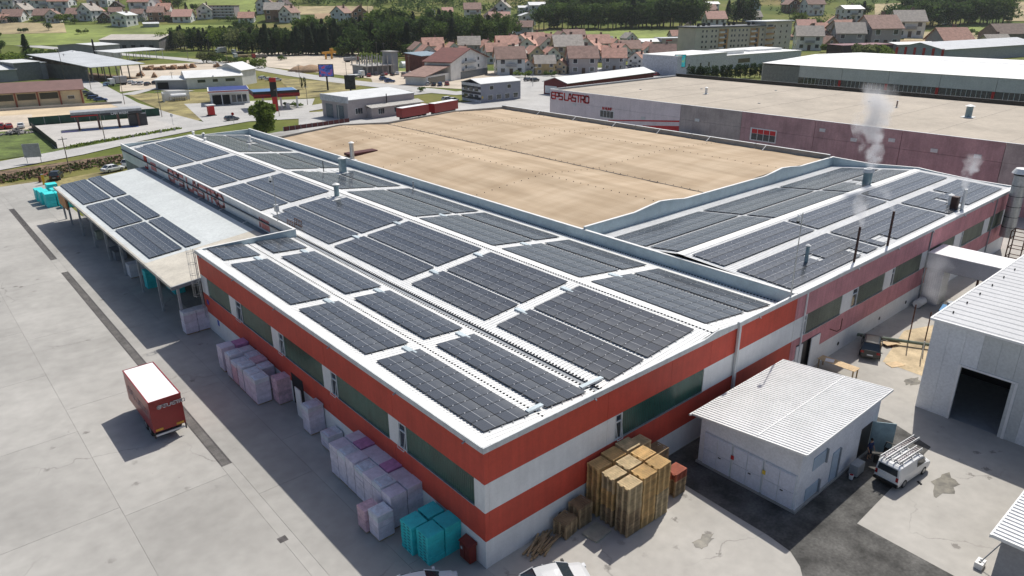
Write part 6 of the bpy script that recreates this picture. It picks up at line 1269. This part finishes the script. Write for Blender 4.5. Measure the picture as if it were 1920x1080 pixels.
HILL=[
 ('upper left hillside',[(12,19,18,'g','g',10,'y',2),(28,20,26,'w','g',-15,'x',2),(60,19,18,'w','b',20,'y',2),(92,21,28,'w','p',8,'x',2),(121,23,28,'w','r',5,'x',2),(118,6,24,'w','g',10,'x',2),(191,11,30,'w','l',6,'x',3),(221,18,18,'t','d',15,'y',1),(275,27,34,'w','r',-10,'x',2),(306,27,26,'w','r',10,'x',1)]),
 ('lower left hillside',[(6,43,18,'p','r',10,'x',1),(30,40,26,'w','b',10,'x',1),(48,33,20,'w','g',-10,'y',2),(86,37,24,'c','b',8,'x',1),(103,41,18,'w','b',15,'y',2),(147,35,24,'w','b',8,'x',1),(171,37,24,'w','g',-12,'y',2),(186,32,16,'w','r',12,'y',2),(201,41,20,'t','d',10,'y',1),(220,35,18,'w','b',15,'x',2),(235,48,27,'w','l',-12,'y',2),(262,38,18,'g','b',5,'x',2),(297,39,23,'b','b',10,'x',2),(326,38,20,'c','b',-8,'x',1),(346,40,28,'w','p',6,'x',1),(386,34,23,'w','g',14,'y',2),(464,41,24,'w','r',10,'x',1)]),
 ('slope above the gravel lot',[(498,23,26,'w','b',12,'y',2),(533,21,20,'w','d',-10,'y',2),(518,38,30,'b','g',8,'x',2),(544,40,25,'w','b',-20,'y',2),(641,41,26,'l','b',-18,'y',2),(675,38,24,'b','r',15,'y',2)]),
 ('slope behind the tree belt',[(810,27,10,'w','g',8,'y',2),(839,27,18,'w','p',8,'x',1),(886,35,28,'w','b',6,'x',2),(924,38,28,'t','d',10,'y',1),(942,30,26,'w','g',-10,'y',2),(936,58,34,'w','p',5,'x',2),(981,26,18,'w','l',8,'x',2),(1006,28,28,'w','l',8,'x',2),(988,46,26,'w','l',12,'y',2),(984,67,27,'g','b',-8,'x',2),(966,68,18,'w','l',5,'x',1)]),
 ('slope above the apartments',[(1303,26,18,'c','g',10,'y',2),(1333,21,20,'w','l',6,'x',2),(1325,34,24,'w','b',8,'x',2),(1338,45,32,'w','p',5,'x',1),(1406,26,24,'l','b',10,'y',2),(1410,39,24,'g','g',6,'x',1),(1268,74,24,'p','r',8,'x',1),(1288,72,26,'c','d',-12,'y',2),(1478,8,18,'w','d',5,'x',1),(1482,23,22,'t','b',12,'y',2),(1521,27,28,'w','b',6,'x',2),(1590,38,30,'w','l',5,'x',2)]),
 ('group right of the apartments',[(1507,68,28,'w','p',-8,'x',2),(1500,75,22,'p','r',20,'y',1),(1533,72,26,'p','r',15,'x',2),(1560,64,28,'w','r',-20,'y',2),(1575,76,34,'p','r',18,'x',2),(1512,93,40,'w','g',-12,'x',2),(1535,86,26,'p','b',15,'y',2),(1545,92,30,'b','b',20,'y',1),(1586,90,42,'g','g',-10,'x',2),(1640,87,52,'p','b',8,'x',2),(1660,56,28,'w','l',5,'x',1),(1695,69,42,'w','g',-8,'x',2),(1776,90,46,'g','r',5,'x',1),(1860,95,36,'c','g',8,'x',1)])]
for rown,hs in HILL:
    for i,(x,y,wp,wc,rc,ro,ax,st) in enumerate(sorted(hs)):
        house(x,y,wp,wc,rc,ro,'%s house with %s roof, %s from left on the %s'%(NAMEW[wc],NAMER[rc],nth(i),rown),'houses on the '+rown,ax,st,1.0)
# larger far buildings
t,w_=frame('hillside_block','four storey pale block with balconies above the meadow','building',(385,33),(441,34)); bh=hgt(415,34,12); bx('wall',GRYP,t,0,w_,0,12,-2,bh); bx('roof',BRNROOF,t,-.4,w_+.4,-.4,12.4,bh,bh+.5)
for k in range(4):
    bx('balcony',WHT,t,.5,w_-.5,-1.3,-.02,k*bh/4+.3,k*bh/4+1.4)
    for j in range(7): win(t,'f',1.2+j*w_/7.4,k*bh/4+1.5,1.6,1.2)
simple('low_barn','low grey barn with pale roof at the meadow edge','barn',(270,52),(299,51),9,3.4,1.2,'x',GRY,LROOF); simple('old_stone_barn','big old stone barn with brown roof at right edge','barn',(1868,90),(1960,88),18,9,6,'x',M('old_stone',(.26,.22,.18),.9,.15,.5),M('old_tiles',(.24,.18,.15),.9,.12,.5)); simple('flat_grey_depot','grey depot with pale flat roof below the brown field','building',(1680,100),(1758,98),16,5,1.0,'x',GRY,LROOF)
t,w_=frame('striped_depot','long grey depot hall with red striped gable end','hall',(1676,112),(1765,118)); b=MB(); gable_walls(b,0,w_,0,95,6.5,3,'y'); b.build('wall',M('depot_grey',(.38,.40,.44),.6),t); b=MB(); gable_roof(b,0,w_,0,95,6.5,3,'y',.5); b.build('roof',GROOF,t)
for k in range(6): bx('red_pier',REDB,t,k*w_/5.2,k*w_/5.2+1.4,-.12,-.01,0,7)
for i,(x0,x1,y,lb) in enumerate(((1300,1345,100,'dark wine red flat building left of the pale bushes'),(1575,1615,104,'dark flat building with red trim behind hedge'))): pass
t,w_=mono('wine_red_building','dark flat building with red trim behind the pale bushes','building',(1578,104),(1672,101),14,5.5,5.6,M('dark_plum',(.05,.025,.035),.6),M('plum_roof',(.16,.03,.05),.6)); 
# ================================================================== vehicles in the town
def row(pts,label,group,rot,seed,kinds=('sedan','hatch','suv','wagon'),cols=('white','black','silver','grey','blue','white','black','red')):
    r=random.Random(seed)
    for i,(x,y) in enumerate(pts):
        p=pt(x,y,.06); k=r.choice(kinds); c=r.choice(cols); far_car(k,c,'%s car, %s from the left in the %s'%(c.replace('lightblue','light blue'),nth(i),label),p,R(rot)+r.uniform(-.12,.12),group)
row([(677,142),(692,144),(706,141),(717,143),(723,141),(736,142),(745,140),(757,141),(769,140),(779,141),(790,138)],'row before the concrete skeleton','cars before the concrete skeleton',65,1); row([(770,152),(782,152),(791,152),(800,151),(812,150),(822,151),(832,149),(844,149)],'middle row of the gravel car park','cars in the middle of the gravel park',70,2); row([(802,160),(813,161),(825,161),(838,160)],'near row of the gravel car park','cars in the near row of the gravel park',60,3); row([(762,147),(776,146),(800,145),(818,144)],'rear row of the gravel car park','cars in the rear row of the gravel park',70,4); row([(721,151),(731,155)],'pair standing apart on the gravel','pair of cars on the gravel',-10,5,('suv',),('red','blue'))
row([(160,177),(172,182),(178,187),(189,190)],'row at the end of the cream hall','cars at the end of the cream hall',-10,6,cols=('black','teal','blue','grey')); row([(3,242),(18,241),(40,240)],'row beside the heap of rubble','cars beside the rubble heap',80,7,cols=('red','white','black')); row([(200,161),(246,157),(254,159),(265,159),(277,160),(291,158)],'row in front of the sawmill','cars before the sawmill',55,8,('sedan','hatch','wagon'),('white','silver','lightblue','black','blue')); row([(494,149),(505,151),(519,152)],'trio behind the fuel station','cars behind the fuel station',10,9,cols=('white','silver','white')); row([(796,203),(806,206),(783,201)],'trio right of the service hall','cars right of the service hall',10,10,('wagon',),('white','red','silver')); row([(840,189),(850,191)],'pair at the striped office wall','cars at the office block',5,11,cols=('silver','white')); row([(990,152),(1003,153)],'pair near the town hedge','cars near the town hedge',10,12,cols=('black','grey')); row([(1178,128),(1190,129)],'pair parked by the white terrace','cars by the white terrace',10,13,cols=('silver','white')); row([(1194,145),(1231,142),(1256,138)],'line driving along the street','cars driving along the street',12,14,cols=('black','red','blue')); row([(435,226)],'edge of the service apron','car on service apron',0,15,cols=('grey',)); row([(610,103),(618,104),(537,103)],'gravel lot near the heaps','cars on the gravel lot',10,16,cols=('silver','white'))
def lorry(label,x,y,rot,cab,boxm,L_=8.,H=3.2,flat_=False):
    p=pt(x,y,.05); t=thing('lorry',label,'lorry',p,R(rot)); bx('chassis',DARK,t,-L_/2,L_/2,-.5,.5,.5,.9); bx('cab',cab,t,L_/2-2.0,L_/2,-1.15,1.15,.7,2.9); bx('windscreen',GLASSD,t,L_/2+.001,L_/2+.03,-1.0,1.0,1.7,2.6); bx('cargo_box',boxm,t,-L_/2,L_/2-2.2,-1.22,1.22,.95,1.5 if flat_ else H+.7)
    for x_ in (-L_*.36,-L_*.22,L_*.36):
        for s_ in (-1,1): b=MB(); b.cyl((x_,s_*.8,.48),(x_,s_*1.15,.48),.48,n=10); b.build('wheel',TYRE,t)
lorry('grey tarpaulin lorry parked in front of the sawmill',222,160,-170,WPAINT,GRY,7,2.9); lorry('white lorry at the sawmill edge of the wood',415,100,-160,WPAINT,WHT,8); lorry('white tractor lorry beside the first at the wood edge',446,101,-160,WPAINT,GRYP,8,1.5,True); lorry('flatbed lorry with pale load and red side',452,109,-175,WPAINT,M('load_tan',(.45,.32,.2)),9,1.2); lorry('dark red lorry left of the gravel lot',487,110,170,TRED,WEATH,9,1.6); lorry('red lorry with blue trailer on the gravel lot',660,116,-10,TRED,GRY,9,1.8); lorry('long white lorry on the far road at right',1773,47,8,M('lorry_blue',(.05,.15,.4)),WPAINT,26,6); lorry('white flat lorry in front of skeleton',668,146,5,WPAINT,WPAINT,8,1.4,True)
for i,(x,y,s_) in enumerate(((563,133,1.0),(584,134,1.25),(541,95,1.1))):
    p=pt(x,y); b=MB(); rr=random.Random(i); n=12; rg=[]
    for k,(rad,z) in enumerate(((4.5,-.1),(3.6,1.0),(2.2,2.0),(.5,2.6))): rg.append([(math.cos(a*2*math.pi/n)*rad*s_*rr.uniform(.85,1.15)*1.4,math.sin(a*2*math.pi/n)*rad*s_*rr.uniform(.85,1.1),z*s_) for a in range(n)])
    b.loft(rg); tag(b.build('earth_heap',DIRT if i==2 else M('gravel_heap',(.40,.27,.17),.95,.15,1),loc=p,smooth=True),['brown gravel heap, left of the pair','larger brown gravel heap, right of the pair','dark heap of brush at the wood edge'][i],'heap')
p=G(30,251); b=MB(); rr=random.Random(4)
for k in range(90): x,y=rr.gauss(0,1.7),rr.gauss(0,1.1); z=max(.1,1.5-.45*math.hypot(x,y)*1.1)*rr.uniform(.3,1); a=rr.uniform(0,6.3); b.bar((x-math.cos(a)*.5,y-math.sin(a)*.5,z-.1),(x+math.cos(a)*.5,y+math.sin(a)*.5,z+.15),.35,.2)
tag(b.build('rubble_heap',M('rubble_grey',(.34,.32,.31),.9,.3,2),loc=p),'grey heap of rubble beside the parked row','heap',kind='stuff')
t=thing('yellow_loader','small yellow construction frame on the gravel lot','machine',pt(617,111),R(20)); 
for x in (-2.5,2.5): bx('leg',flat('machine_yellow',(.62,.30,.03)),t,x-.4,x+.4,-.4,.4,0,3.2)
bx('beam',MATS['machine_yellow'],t,-5,6,-.7,.7,3.2,4.4); bx('cabin',MATS['machine_yellow'],t,2,3.6,-.8,.8,4.4,6)
# street furniture: poles and lamps
for i,(x,y,yt,kind) in enumerate(((234,196,128,'p'),(197,262,208,'p'),(304,220,168,'p'),(171,168,130,'p'),(128,142,100,'p'),(132,325,255,'p'),(122,150,92,'p'),(556,99,70,'l'),(563,158,120,'p'),(650,144,110,'p'),(688,104,80,'p'),(707,106,78,'p'),(721,108,80,'p'),(768,142,103,'p'),(1165,140,112,'l'),(999,162,128,'l'),(636,226,195,'l'),(524,218,165,'p'),(577,197,160,'p'),(690,30,-4,'p'),(326,166,134,'p'),(427,120,95,'p'),(353,112,86,'p'),(393,97,68,'p'),(1855,45,30,'p'))):
    p=pt(x,y); h=hgt(x,y,yt); t=thing('utility_pole' if kind=='p' else 'street_lamp','%s %s'%('thin wooden utility pole' if kind=='p' else 'grey street lamp',nth(sum(1 for q in () )) if False else 'standing %s'%['at the side road bend','before the car wash','on the lawn by the tank','at the sawmill corner','left of the sawmill','on the bank beyond the yard','in the sawmill garden','on the gravel lot','beside the cypress pair','at the gravel lot edge','left of the skeleton','behind the skeleton','right of the skeleton','before the greenhouse','by the terrace street','by the town hedge','before the service hall','on the fuel forecourt','right of the fuel canopy','tall on the far slope','at the grey garage','at the lorry park','by the small sheds','at the wood edge','by the far lorry'][i]),'pole' if kind=='p' else 'lamp',p,0,'poles and lamps'); r_=max(.11,(p-CAM).length*.00035)
    b=MB(); b.cyl((0,0,0),(0,0,h),r_,r_*.7,n=6); b.build('pole',M('pole_wood',(.24,.20,.16),.9) if kind=='p' else STEEL,t)
    if kind=='p': b=MB(); b.bar((-.8,0,h-.5),(.8,0,h-.5),.12); b.build('crossarm',GREYM,t)
    else: b=MB(); b.bar((0,0,h),(1.4,0,h+.2),.14); b.build('lamp_arm',STEEL,t); b=MB(); b.box(1.2,2.0,-.18,.18,h+.12,h+.26); b.build('lamp_head',WGREY,t)
for i,(x,y) in enumerate(((439,233),(325,236))): p=pt(x,y); t=thing('road_sign',['round red road sign at the forecourt corner','round white road sign at the junction'][i],'sign',p,R(-38)); b=MB(); b.cyl((0,0,0),(0,0,2.6),.05,n=6); b.build('post',STEEL,t); b=MB(); b.cyl((0,-.06,2.9),(0,-.1,2.9),.42,n=14); b.build('disc',REDB if i==0 else WPAINT,t)
t=thing('sign_kiosk','small red kiosk on the dry lawn corner','kiosk',pt(397,217)); bx('body',REDB,t,-.9,.9,-.7,.7,.3,3.0); bx('roof',WHT,t,-1.3,1.3,-1,1,3.0,3.3); bx('base',DARK,t,-1.2,1.2,-1,1,0,.3)
for i in range(7): p=pt(172+i*26,270-i*4.2); b=MB(); b.box(-.2,.2,-.2,.2,0,.7); tag(b.build('kerb_stone',CONC,loc=p),'small concrete kerb stone on the roadside grass, %s from the left'%nth(i),'kerb stone','kerb stones along the car wash')

strip('low_fence','dark red low fence behind the far parapet','fence',(532,246),(655,229),1.1,M('fence_wine',(.12,.03,.03),.7),n=12,posts=GREYM)
# ================================================================== trees
def leaf_mat(name,dark,light,var=.25):
    m=bpy.data.materials.new(name); m.use_nodes=True; n=m.node_tree.nodes; L=m.node_tree.links; p=n['Principled BSDF']; p.inputs['Roughness'].default_value=.75; p.inputs['Specular IOR Level'].default_value=.15
    g=n.new('ShaderNodeNewGeometry'); no=n.new('ShaderNodeTexNoise'); no.inputs['Scale'].default_value=.45; no.inputs['Detail'].default_value=3; L.new(g.outputs['Position'],no.inputs['Vector'])
    r=n.new('ShaderNodeValToRGB'); r.color_ramp.elements[0].position=.33; r.color_ramp.elements[0].color=(*dark,1); r.color_ramp.elements[1].position=.68; r.color_ramp.elements[1].color=(*light,1); L.new(no.outputs['Fac'],r.inputs[0])
    oi=n.new('ShaderNodeObjectInfo'); mr=n.new('ShaderNodeMapRange'); mr.inputs[3].default_value=1-var; mr.inputs[4].default_value=1+var; L.new(oi.outputs['Random'],mr.inputs[0]); vm=n.new('ShaderNodeVectorMath'); vm.operation='SCALE'; L.new(r.outputs[0],vm.inputs[0]); L.new(mr.outputs[0],vm.inputs['Scale']); L.new(vm.outputs[0],p.inputs['Base Color'])
    tr_=n.new('ShaderNodeBsdfTranslucent'); L.new(vm.outputs[0],tr_.inputs[0]); mx=n.new('ShaderNodeMixShader'); mx.inputs[0].default_value=.4; L.new(p.outputs[0],mx.inputs[1]); L.new(tr_.outputs[0],mx.inputs[2]); L.new(mx.outputs[0],n['Material Output'].inputs[0]); return m
LEAF={'deep':leaf_mat('leaf_deep',(.034,.066,.020),(.088,.140,.038)),'mid':leaf_mat('leaf_mid',(.052,.090,.022),(.13,.19,.045)),'light':leaf_mat('leaf_light',(.085,.13,.024),(.20,.26,.05)),'conifer':leaf_mat('needle_dark',(.024,.050,.020),(.060,.098,.036)),'pale':leaf_mat('leaf_pale',(.10,.125,.05),(.23,.25,.10))}
BARK=M('tree_bark',(.10,.075,.05),.9,.2,2)
def clump(b,c,s_,r,m=0):
    a=Vector((r.gauss(0,1),r.gauss(0,1),r.gauss(0,.7))).normalized(); u=a.orthogonal().normalized(); v_=a.cross(u); k=r.uniform(.6,1.2)*s_
    rot=r.uniform(0,6.28); u2=u*math.cos(rot)+v_*math.sin(rot); v2=v_*math.cos(rot)-u*math.sin(rot); h=a*(k*.35)
    b.poly([c-u2*k,c-v2*k*.6+h,c+u2*k,c+v2*k*.7-h],m)
def crown(kind,seed,n):
    """unit tree 10 m high: leaf sprays through the crown volume"""
    r=random.Random(seed); b=MB()
    if kind=='round':
        lobes=[(Vector((r.gauss(0,1.5),r.gauss(0,1.5),r.uniform(3.6,8.0))),r.uniform(1.3,2.3)) for _ in range(11)]+[(Vector((0,0,5.5)),2.6)]
        for k in range(n):
            c,R_=r.choice(lobes); d=Vector((r.gauss(0,1),r.gauss(0,1),r.gauss(0,1))).normalized(); clump(b,c+d*R_*r.uniform(.62,1.08)*Vector((1,1,.9)).length/1.67,.42,r)
    elif kind=='tall':
        lobes=[(Vector((r.gauss(0,.8),r.gauss(0,.8),2.2+k*.62)),1.7-.9*abs(k/11-.42)) for k in range(12)]
        for k in range(n):
            c,R_=r.choice(lobes); d=Vector((r.gauss(0,1),r.gauss(0,1),r.gauss(0,1))).normalized(); clump(b,c+d*R_*r.uniform(.6,1.1),.38,r)
    elif kind=='conifer':
        for k in range(n):
            t=r.random()**.75; z=1.0+9*(1-t) if False else 1.0+9.0*t; R_=2.15*(1-t)**.85+.08; a=r.uniform(0,6.283); q=r.uniform(.45,1.05)*R_*(1+.18*math.sin(a*5+seed)); c=Vector((math.cos(a)*q,math.sin(a)*q,z-.25*q))
            d=Vector((math.cos(a),math.sin(a),-.45)).normalized(); u=d.cross(Vector((0,0,1))).normalized(); k_=r.uniform(.35,.6); b.poly([c-u*k_*.7,c+d*k_*1.1,c+u*k_*.7,c-d*k_*.5+Vector((0,0,.12))])
    else: # bush
        lobes=[(Vector((r.gauss(0,2.4),r.gauss(0,2.0),r.uniform(1.2,4.0))),r.uniform(1.6,2.8)) for _ in range(9)]
        for k in range(n):
            c,R_=r.choice(lobes); d=Vector((r.gauss(0,1),r.gauss(0,1),abs(r.gauss(0,1))-.3)).normalized(); p_=c+d*R_*r.uniform(.6,1.05); p_.z=max(.2,p_.z); clump(b,p_,.55,r)
    return b
def trunk(kind,seed):
    r=random.Random(seed+99); b=MB(); H={'round':6,'tall':7,'conifer':8.5,'bush':2}[kind]; b.cyl((0,0,-.8),(0,0,H*.5),.26,.17,n=7); b.cyl((0,0,H*.5),(r.uniform(-.2,.2),r.uniform(-.2,.2),H),.17,.05,n=6)
    if kind!='conifer':
        for k in range(5): a=r.uniform(0,6.28); z=H*r.uniform(.35,.75); b.cyl((0,0,z),(math.cos(a)*1.6,math.sin(a)*1.6,z+1.5),.1,.03,n=5)
    return b
TM={}
def tree_mesh(kind,leaf,var,n):
    key=(kind,leaf,var,n)
    if key not in TM: TM[key]=(crown(kind,var*17+hash(kind)%1 ,n).mesh('crown',LEAF[leaf]),trunk(kind,var).mesh('trunk',BARK))
    return TM[key]
TN={'round':'broadleaf_tree','tall':'broadleaf_tree','conifer':'conifer_tree','bush':'bush'}
def tree(x,y,ytop,kind,leaf,label,group,seed,wide=1.,n=900):
    p=pt(x,y); h=max(1.5,hgt(x,y,ytop)); c,tk=tree_mesh(kind,leaf,seed%4,n); t=thing(TN[kind],label,'bush' if kind=='bush' else 'tree',p,(seed*2.4)%6.28,group); s_=h/({'round':9.8,'tall':10,'conifer':10,'bush':6}[kind]); t.scale=(s_*wide,s_*wide,s_); ob('crown',c,t); ob('trunk',tk,t); return t
LW={'deep':'dark green','mid':'mid green','light':'light green','conifer':'dark','pale':'pale green'}; KW={'round':'broadleaf tree','tall':'tall broadleaf tree','conifer':'conifer','bush':'bush'}
def belt(lst,where,group):
    lst=sorted(lst)
    for i,(x,y,yt,kind,leaf,wd) in enumerate(lst): tree(x,y,yt,kind,leaf,'%s %s, %s from left, %s'%(LW[leaf],KW[kind],nth(i),where),group,int(x*7+y),wd)
r=random.Random(21)
def gen(x0,x1,yb,yt,n,kinds,jy=4,jt=8):
    out=[]
    for k in range(n):
        u=(k+r.uniform(.1,.9))/n; x=x0+(x1-x0)*u; y=(yb[0]+(yb[1]-yb[0])*u)+r.uniform(-jy,jy*.4); t_=(yt[0]+(yt[1]-yt[0])*u)+r.uniform(-jt,jt); kd,lf,wd=r.choice(kinds); out.append((round(x,1),round(y,1),round(t_,1),kd,lf,wd))
    return out
DK=[('tall','deep',1.15),('round','deep',1.),('conifer','conifer',1.2),('conifer','conifer',1.3),('tall','mid',1.1),('round','mid',1.)]
belt(gen(312,482,(92,100),(58,52),24,DK+[('round','pale',1.1),('round','light',1.1)],3,6),'front of the belt left of the lot','trees of the belt left of the lot')
belt(gen(330,490,(80,86),(50,42),16,DK,3,6),'back of the belt left of the lot','trees of the belt left of the lot')
belt(gen(484,770,(104,104),(52,44),42,DK[:4]+DK[1:4],3,8),'front of the belt behind the gravel lot','trees of the belt behind the gravel lot')
belt(gen(560,960,(92,84),(38,34),46,DK+[('tall','mid',1.2)],3,8),'middle of the belt behind the gravel lot','trees of the belt behind the gravel lot')
belt(gen(700,960,(76,70),(18,30),26,DK+[('tall','mid',1.2),('round','light',1.1)],4,8),'back of the belt behind the gravel lot','trees of the belt behind the gravel lot')
belt(gen(1008,1310,(56,50),(8,-6),36,[('round','deep',1.1),('round','mid',1.1),('tall','deep',1.3),('tall','mid',1.3),('conifer','conifer',1.2)],3,7),'front of the wood above the town','trees of the wood above the town')
belt(gen(1030,1310,(40,36),(-12,-18),24,[('round','deep',1.1),('tall','deep',1.3),('tall','mid',1.3)],3,6),'back of the wood above the town','trees of the wood above the town')
belt(gen(1362,1412,(42,42),(-2,-4),6,[('conifer','conifer',1.2),('tall','deep',1.2)],2,4),'clump beside the hillside houses','trees beside the hillside houses')
belt(gen(1665,1885,(52,44),(8,-4),30,[('round','deep',1.15),('round','mid',1.1),('tall','deep',1.3),('round','deep',1.2)],4,7),'front of the wood at right','trees of the right wood')
belt(gen(1690,1890,(34,26),(-10,-16),18,[('round','deep',1.15),('tall','deep',1.3)],3,5),'back of the wood at right','trees of the right wood')
belt([(1640,66,38,'conifer','conifer',1.2),(1608,34,4,'round','deep',1.1),(1625,33,8,'round','mid',1.1),(1617,34,2,'conifer','conifer',1.2),(1660,42,23,'conifer','conifer',1.2),(1500,48,22,'round','light',1.2),(1535,54,34,'round','mid',1.3),(1552,58,40,'bush','mid',1),(1575,56,38,'round','mid',1.2),(1600,58,42,'bush','light',1),(1625,62,40,'round','deep',1.2),(1485,44,30,'round','mid',1.2),(1550,98,82,'bush','light',1),(1610,108,82,'bush','pale',1.0),(1632,109,84,'bush','pale',1.1),(1650,109,86,'bush','light',1.1),(1690,107,95,'bush','mid',1.1),(1815,68,54,'bush','mid',.9),(1668,82,56,'round','light',1.1),(1902,98,86,'bush','mid',1),(1880,100,88,'bush','light',1),(1845,80,68,'bush','mid',1),(1855,82,66,'conifer','conifer',1.1),(1864,82,64,'conifer','conifer',1.1),(1890,42,30,'bush','mid',1)],'gardens at right','garden trees at right')
belt([(55,117,64,'conifer','deep',1.25),(75,122,92,'bush','mid',1.2),(20,124,98,'bush','light',1.3),(100,108,92,'bush','mid',1.1),(92,58,42,'round','deep',1.2),(152,64,54,'bush','light',1),(30,29,17,'bush','deep',1),(142,26,9,'round','light',1.3),(155,24,10,'round','mid',1.2),(200,24,14,'bush','light',1),(20,43,30,'bush','deep',1),(68,41,30,'bush','mid',1.2),(120,42,26,'bush','light',1.2),(140,44,34,'bush','mid',1),(245,18,-4,'conifer','conifer',1.4),(262,18,-4,'round','deep',1.2),(310,22,-6,'round','deep',1.2),(335,20,-8,'round','mid',1.2),(350,24,4,'conifer','conifer',1.2),(366,26,6,'round','deep',1.1),(318,40,28,'bush','deep',1),(432,40,30,'bush','deep',1),(2,100,74,'round','deep',1.2),(0,72,60,'round','mid',1.1),(45,61,52,'bush','deep',1.1),(472,36,24,'round','mid',1.1)],'left hillside gardens','garden trees on the left hillside')
belt([(388,118,97,'bush','pale',1.1),(405,118,102,'bush','mid',1.2),(424,118,106,'bush','mid',1.2),(440,119,108,'bush','mid',1.2),(458,120,108,'bush','light',1.1),(484,127,109,'bush','light',1.1),(528,113,104,'bush','mid',1),(640,106,88,'bush','light',1.3),(615,98,84,'bush','mid',1.1),(740,103,70,'round','pale',1.4),(725,110,94,'bush','mid',1.1),(770,108,80,'round','mid',1.2),(778,118,100,'conifer','conifer',1.2),(697,116,100,'bush','light',1.3),(1183,126,107,'tall','mid',1.2),(985,145,132,'bush','light',1.2),(1035,143,133,'bush','mid',1.1),(1290,103,92,'bush','light',1),(1190,88,74,'bush','light',1),(945,84,62,'round','deep',1.1),(540,200,193,'bush','mid',1.2),(557,201,195,'bush','mid',1.2),(790,172,163,'bush','mid',1),(520,40,33,'bush','mid',1),(620,36,33,'bush','mid',1),(660,42,34,'bush','light',1)],'town gardens and verges','trees in the town gardens')
# hero trees and cypresses
tree(500,255,189,'tall','light','light green bushy tree behind the far hall parapet','trees near the factory',5,1.25,3000)
for i,(x) in enumerate((567,573)): tree(x,167,144,'tall','conifer','slim dark cypress near the fuel station, %s of the pair'%('left' if i==0 else 'right'),'cypress pair',i+3,.42,700)
hx=[(1292,151),(1300,151),(1308,151),(1316,151),(1325,151),(1334,150),(1343,150),(1352,149),(1361,149),(1370,148),(1379,147),(1388,147),(1397,146),(1406,146),(1415,145),(1424,145)]
for i,(x,y) in enumerate(hx): tree(x,y,y-27,'tall','conifer','dark thuja column in the clipped row, %s from the left'%nth(i),'thuja row before the white building',i,1.0,900)
b=MB(); rr=random.Random(8)
for k in range(900): u=rr.random(); p=pt(130+u*205,277-u*35); clump(b,p+Vector((rr.gauss(0,.5),rr.gauss(0,.5),rr.uniform(.05,.5))),.3,rr)
tag(b.build('verge_grass',LEAF['light']),'rough green growth along the roadside strip','grass',kind='stuff')
b=MB()
for k in range(1200): u=rr.random(); v_=rr.random(); p=pt(-20+u*265,(334-u*44)+v_*14); clump(b,p+Vector((0,0,rr.uniform(.02,.35))),.32,rr,0 if rr.random()<.45 else 1)
tag(b.build('bank_weeds',[LEAF['mid'],DIRT]),'weeds and clods on the brown bank','weeds',kind='stuff')
# the far wooded slopes read as one mass
b=MB(); rr=random.Random(12)
def mass(x0,x1,y0,y1,n,hm,ns=26):
    for k in range(n):
        p=pt(rr.uniform(x0,x1),rr.uniform(y0,y1)); h=rr.uniform(.6,1.2)*hm; w_=h*rr.uniform(.32,.5)
        for j in range(ns):
            d=Vector((rr.gauss(0,1),rr.gauss(0,1),rr.gauss(0,1))).normalized(); clump(b,p+Vector((d.x*w_,d.y*w_,h*.55+d.z*h*.45)),h*.13,rr,0 if rr.random()<.6 else 1)
mass(490,900,-8,10,170,11); mass(700,1010,8,26,90,9); mass(900,1300,-14,6,110,13); mass(200,360,-12,4,60,11); mass(1400,1660,-10,8,60,9); mass(-40,200,-14,2,50,9); mass(1640,1960,-16,0,60,12); mass(960,1010,30,60,14,7); mass(480,560,5,30,26,6); mass(1440,1620,14,50,46,6); mass(0,470,10,46,80,5,18); mass(1880,1960,0,40,20,5)
tag(b.build('far_woods',[LEAF['deep'],LEAF['mid']]),'distant shrubs and woodland covering the far slopes','woods',kind='stuff')

# ================================================================== air
b=MB(); P=[]
for z in (-6,262):
    for s_,u in ((-400,-1750),(-400,1750),(2800,1750),(2800,-1750)): P.append((CAM.x+fh.x*s_+rt0.x*u,CAM.y+fh.y*s_+rt0.y*u,z))
b.hexa(P); hm=bpy.data.materials.new('haze_air'); hm.use_nodes=True; n=hm.node_tree.nodes; n.remove(n['Principled BSDF']); v=n.new('ShaderNodeVolumePrincipled'); v.inputs['Color'].default_value=(.86,.93,1,1); v.inputs['Density'].default_value=.00005; v.inputs['Anisotropy'].default_value=.3; hm.node_tree.links.new(v.outputs[0],n['Material Output'].inputs['Volume'])
tag(b.build('haze',hm),'thin summer haze over the valley','haze',kind='stuff')
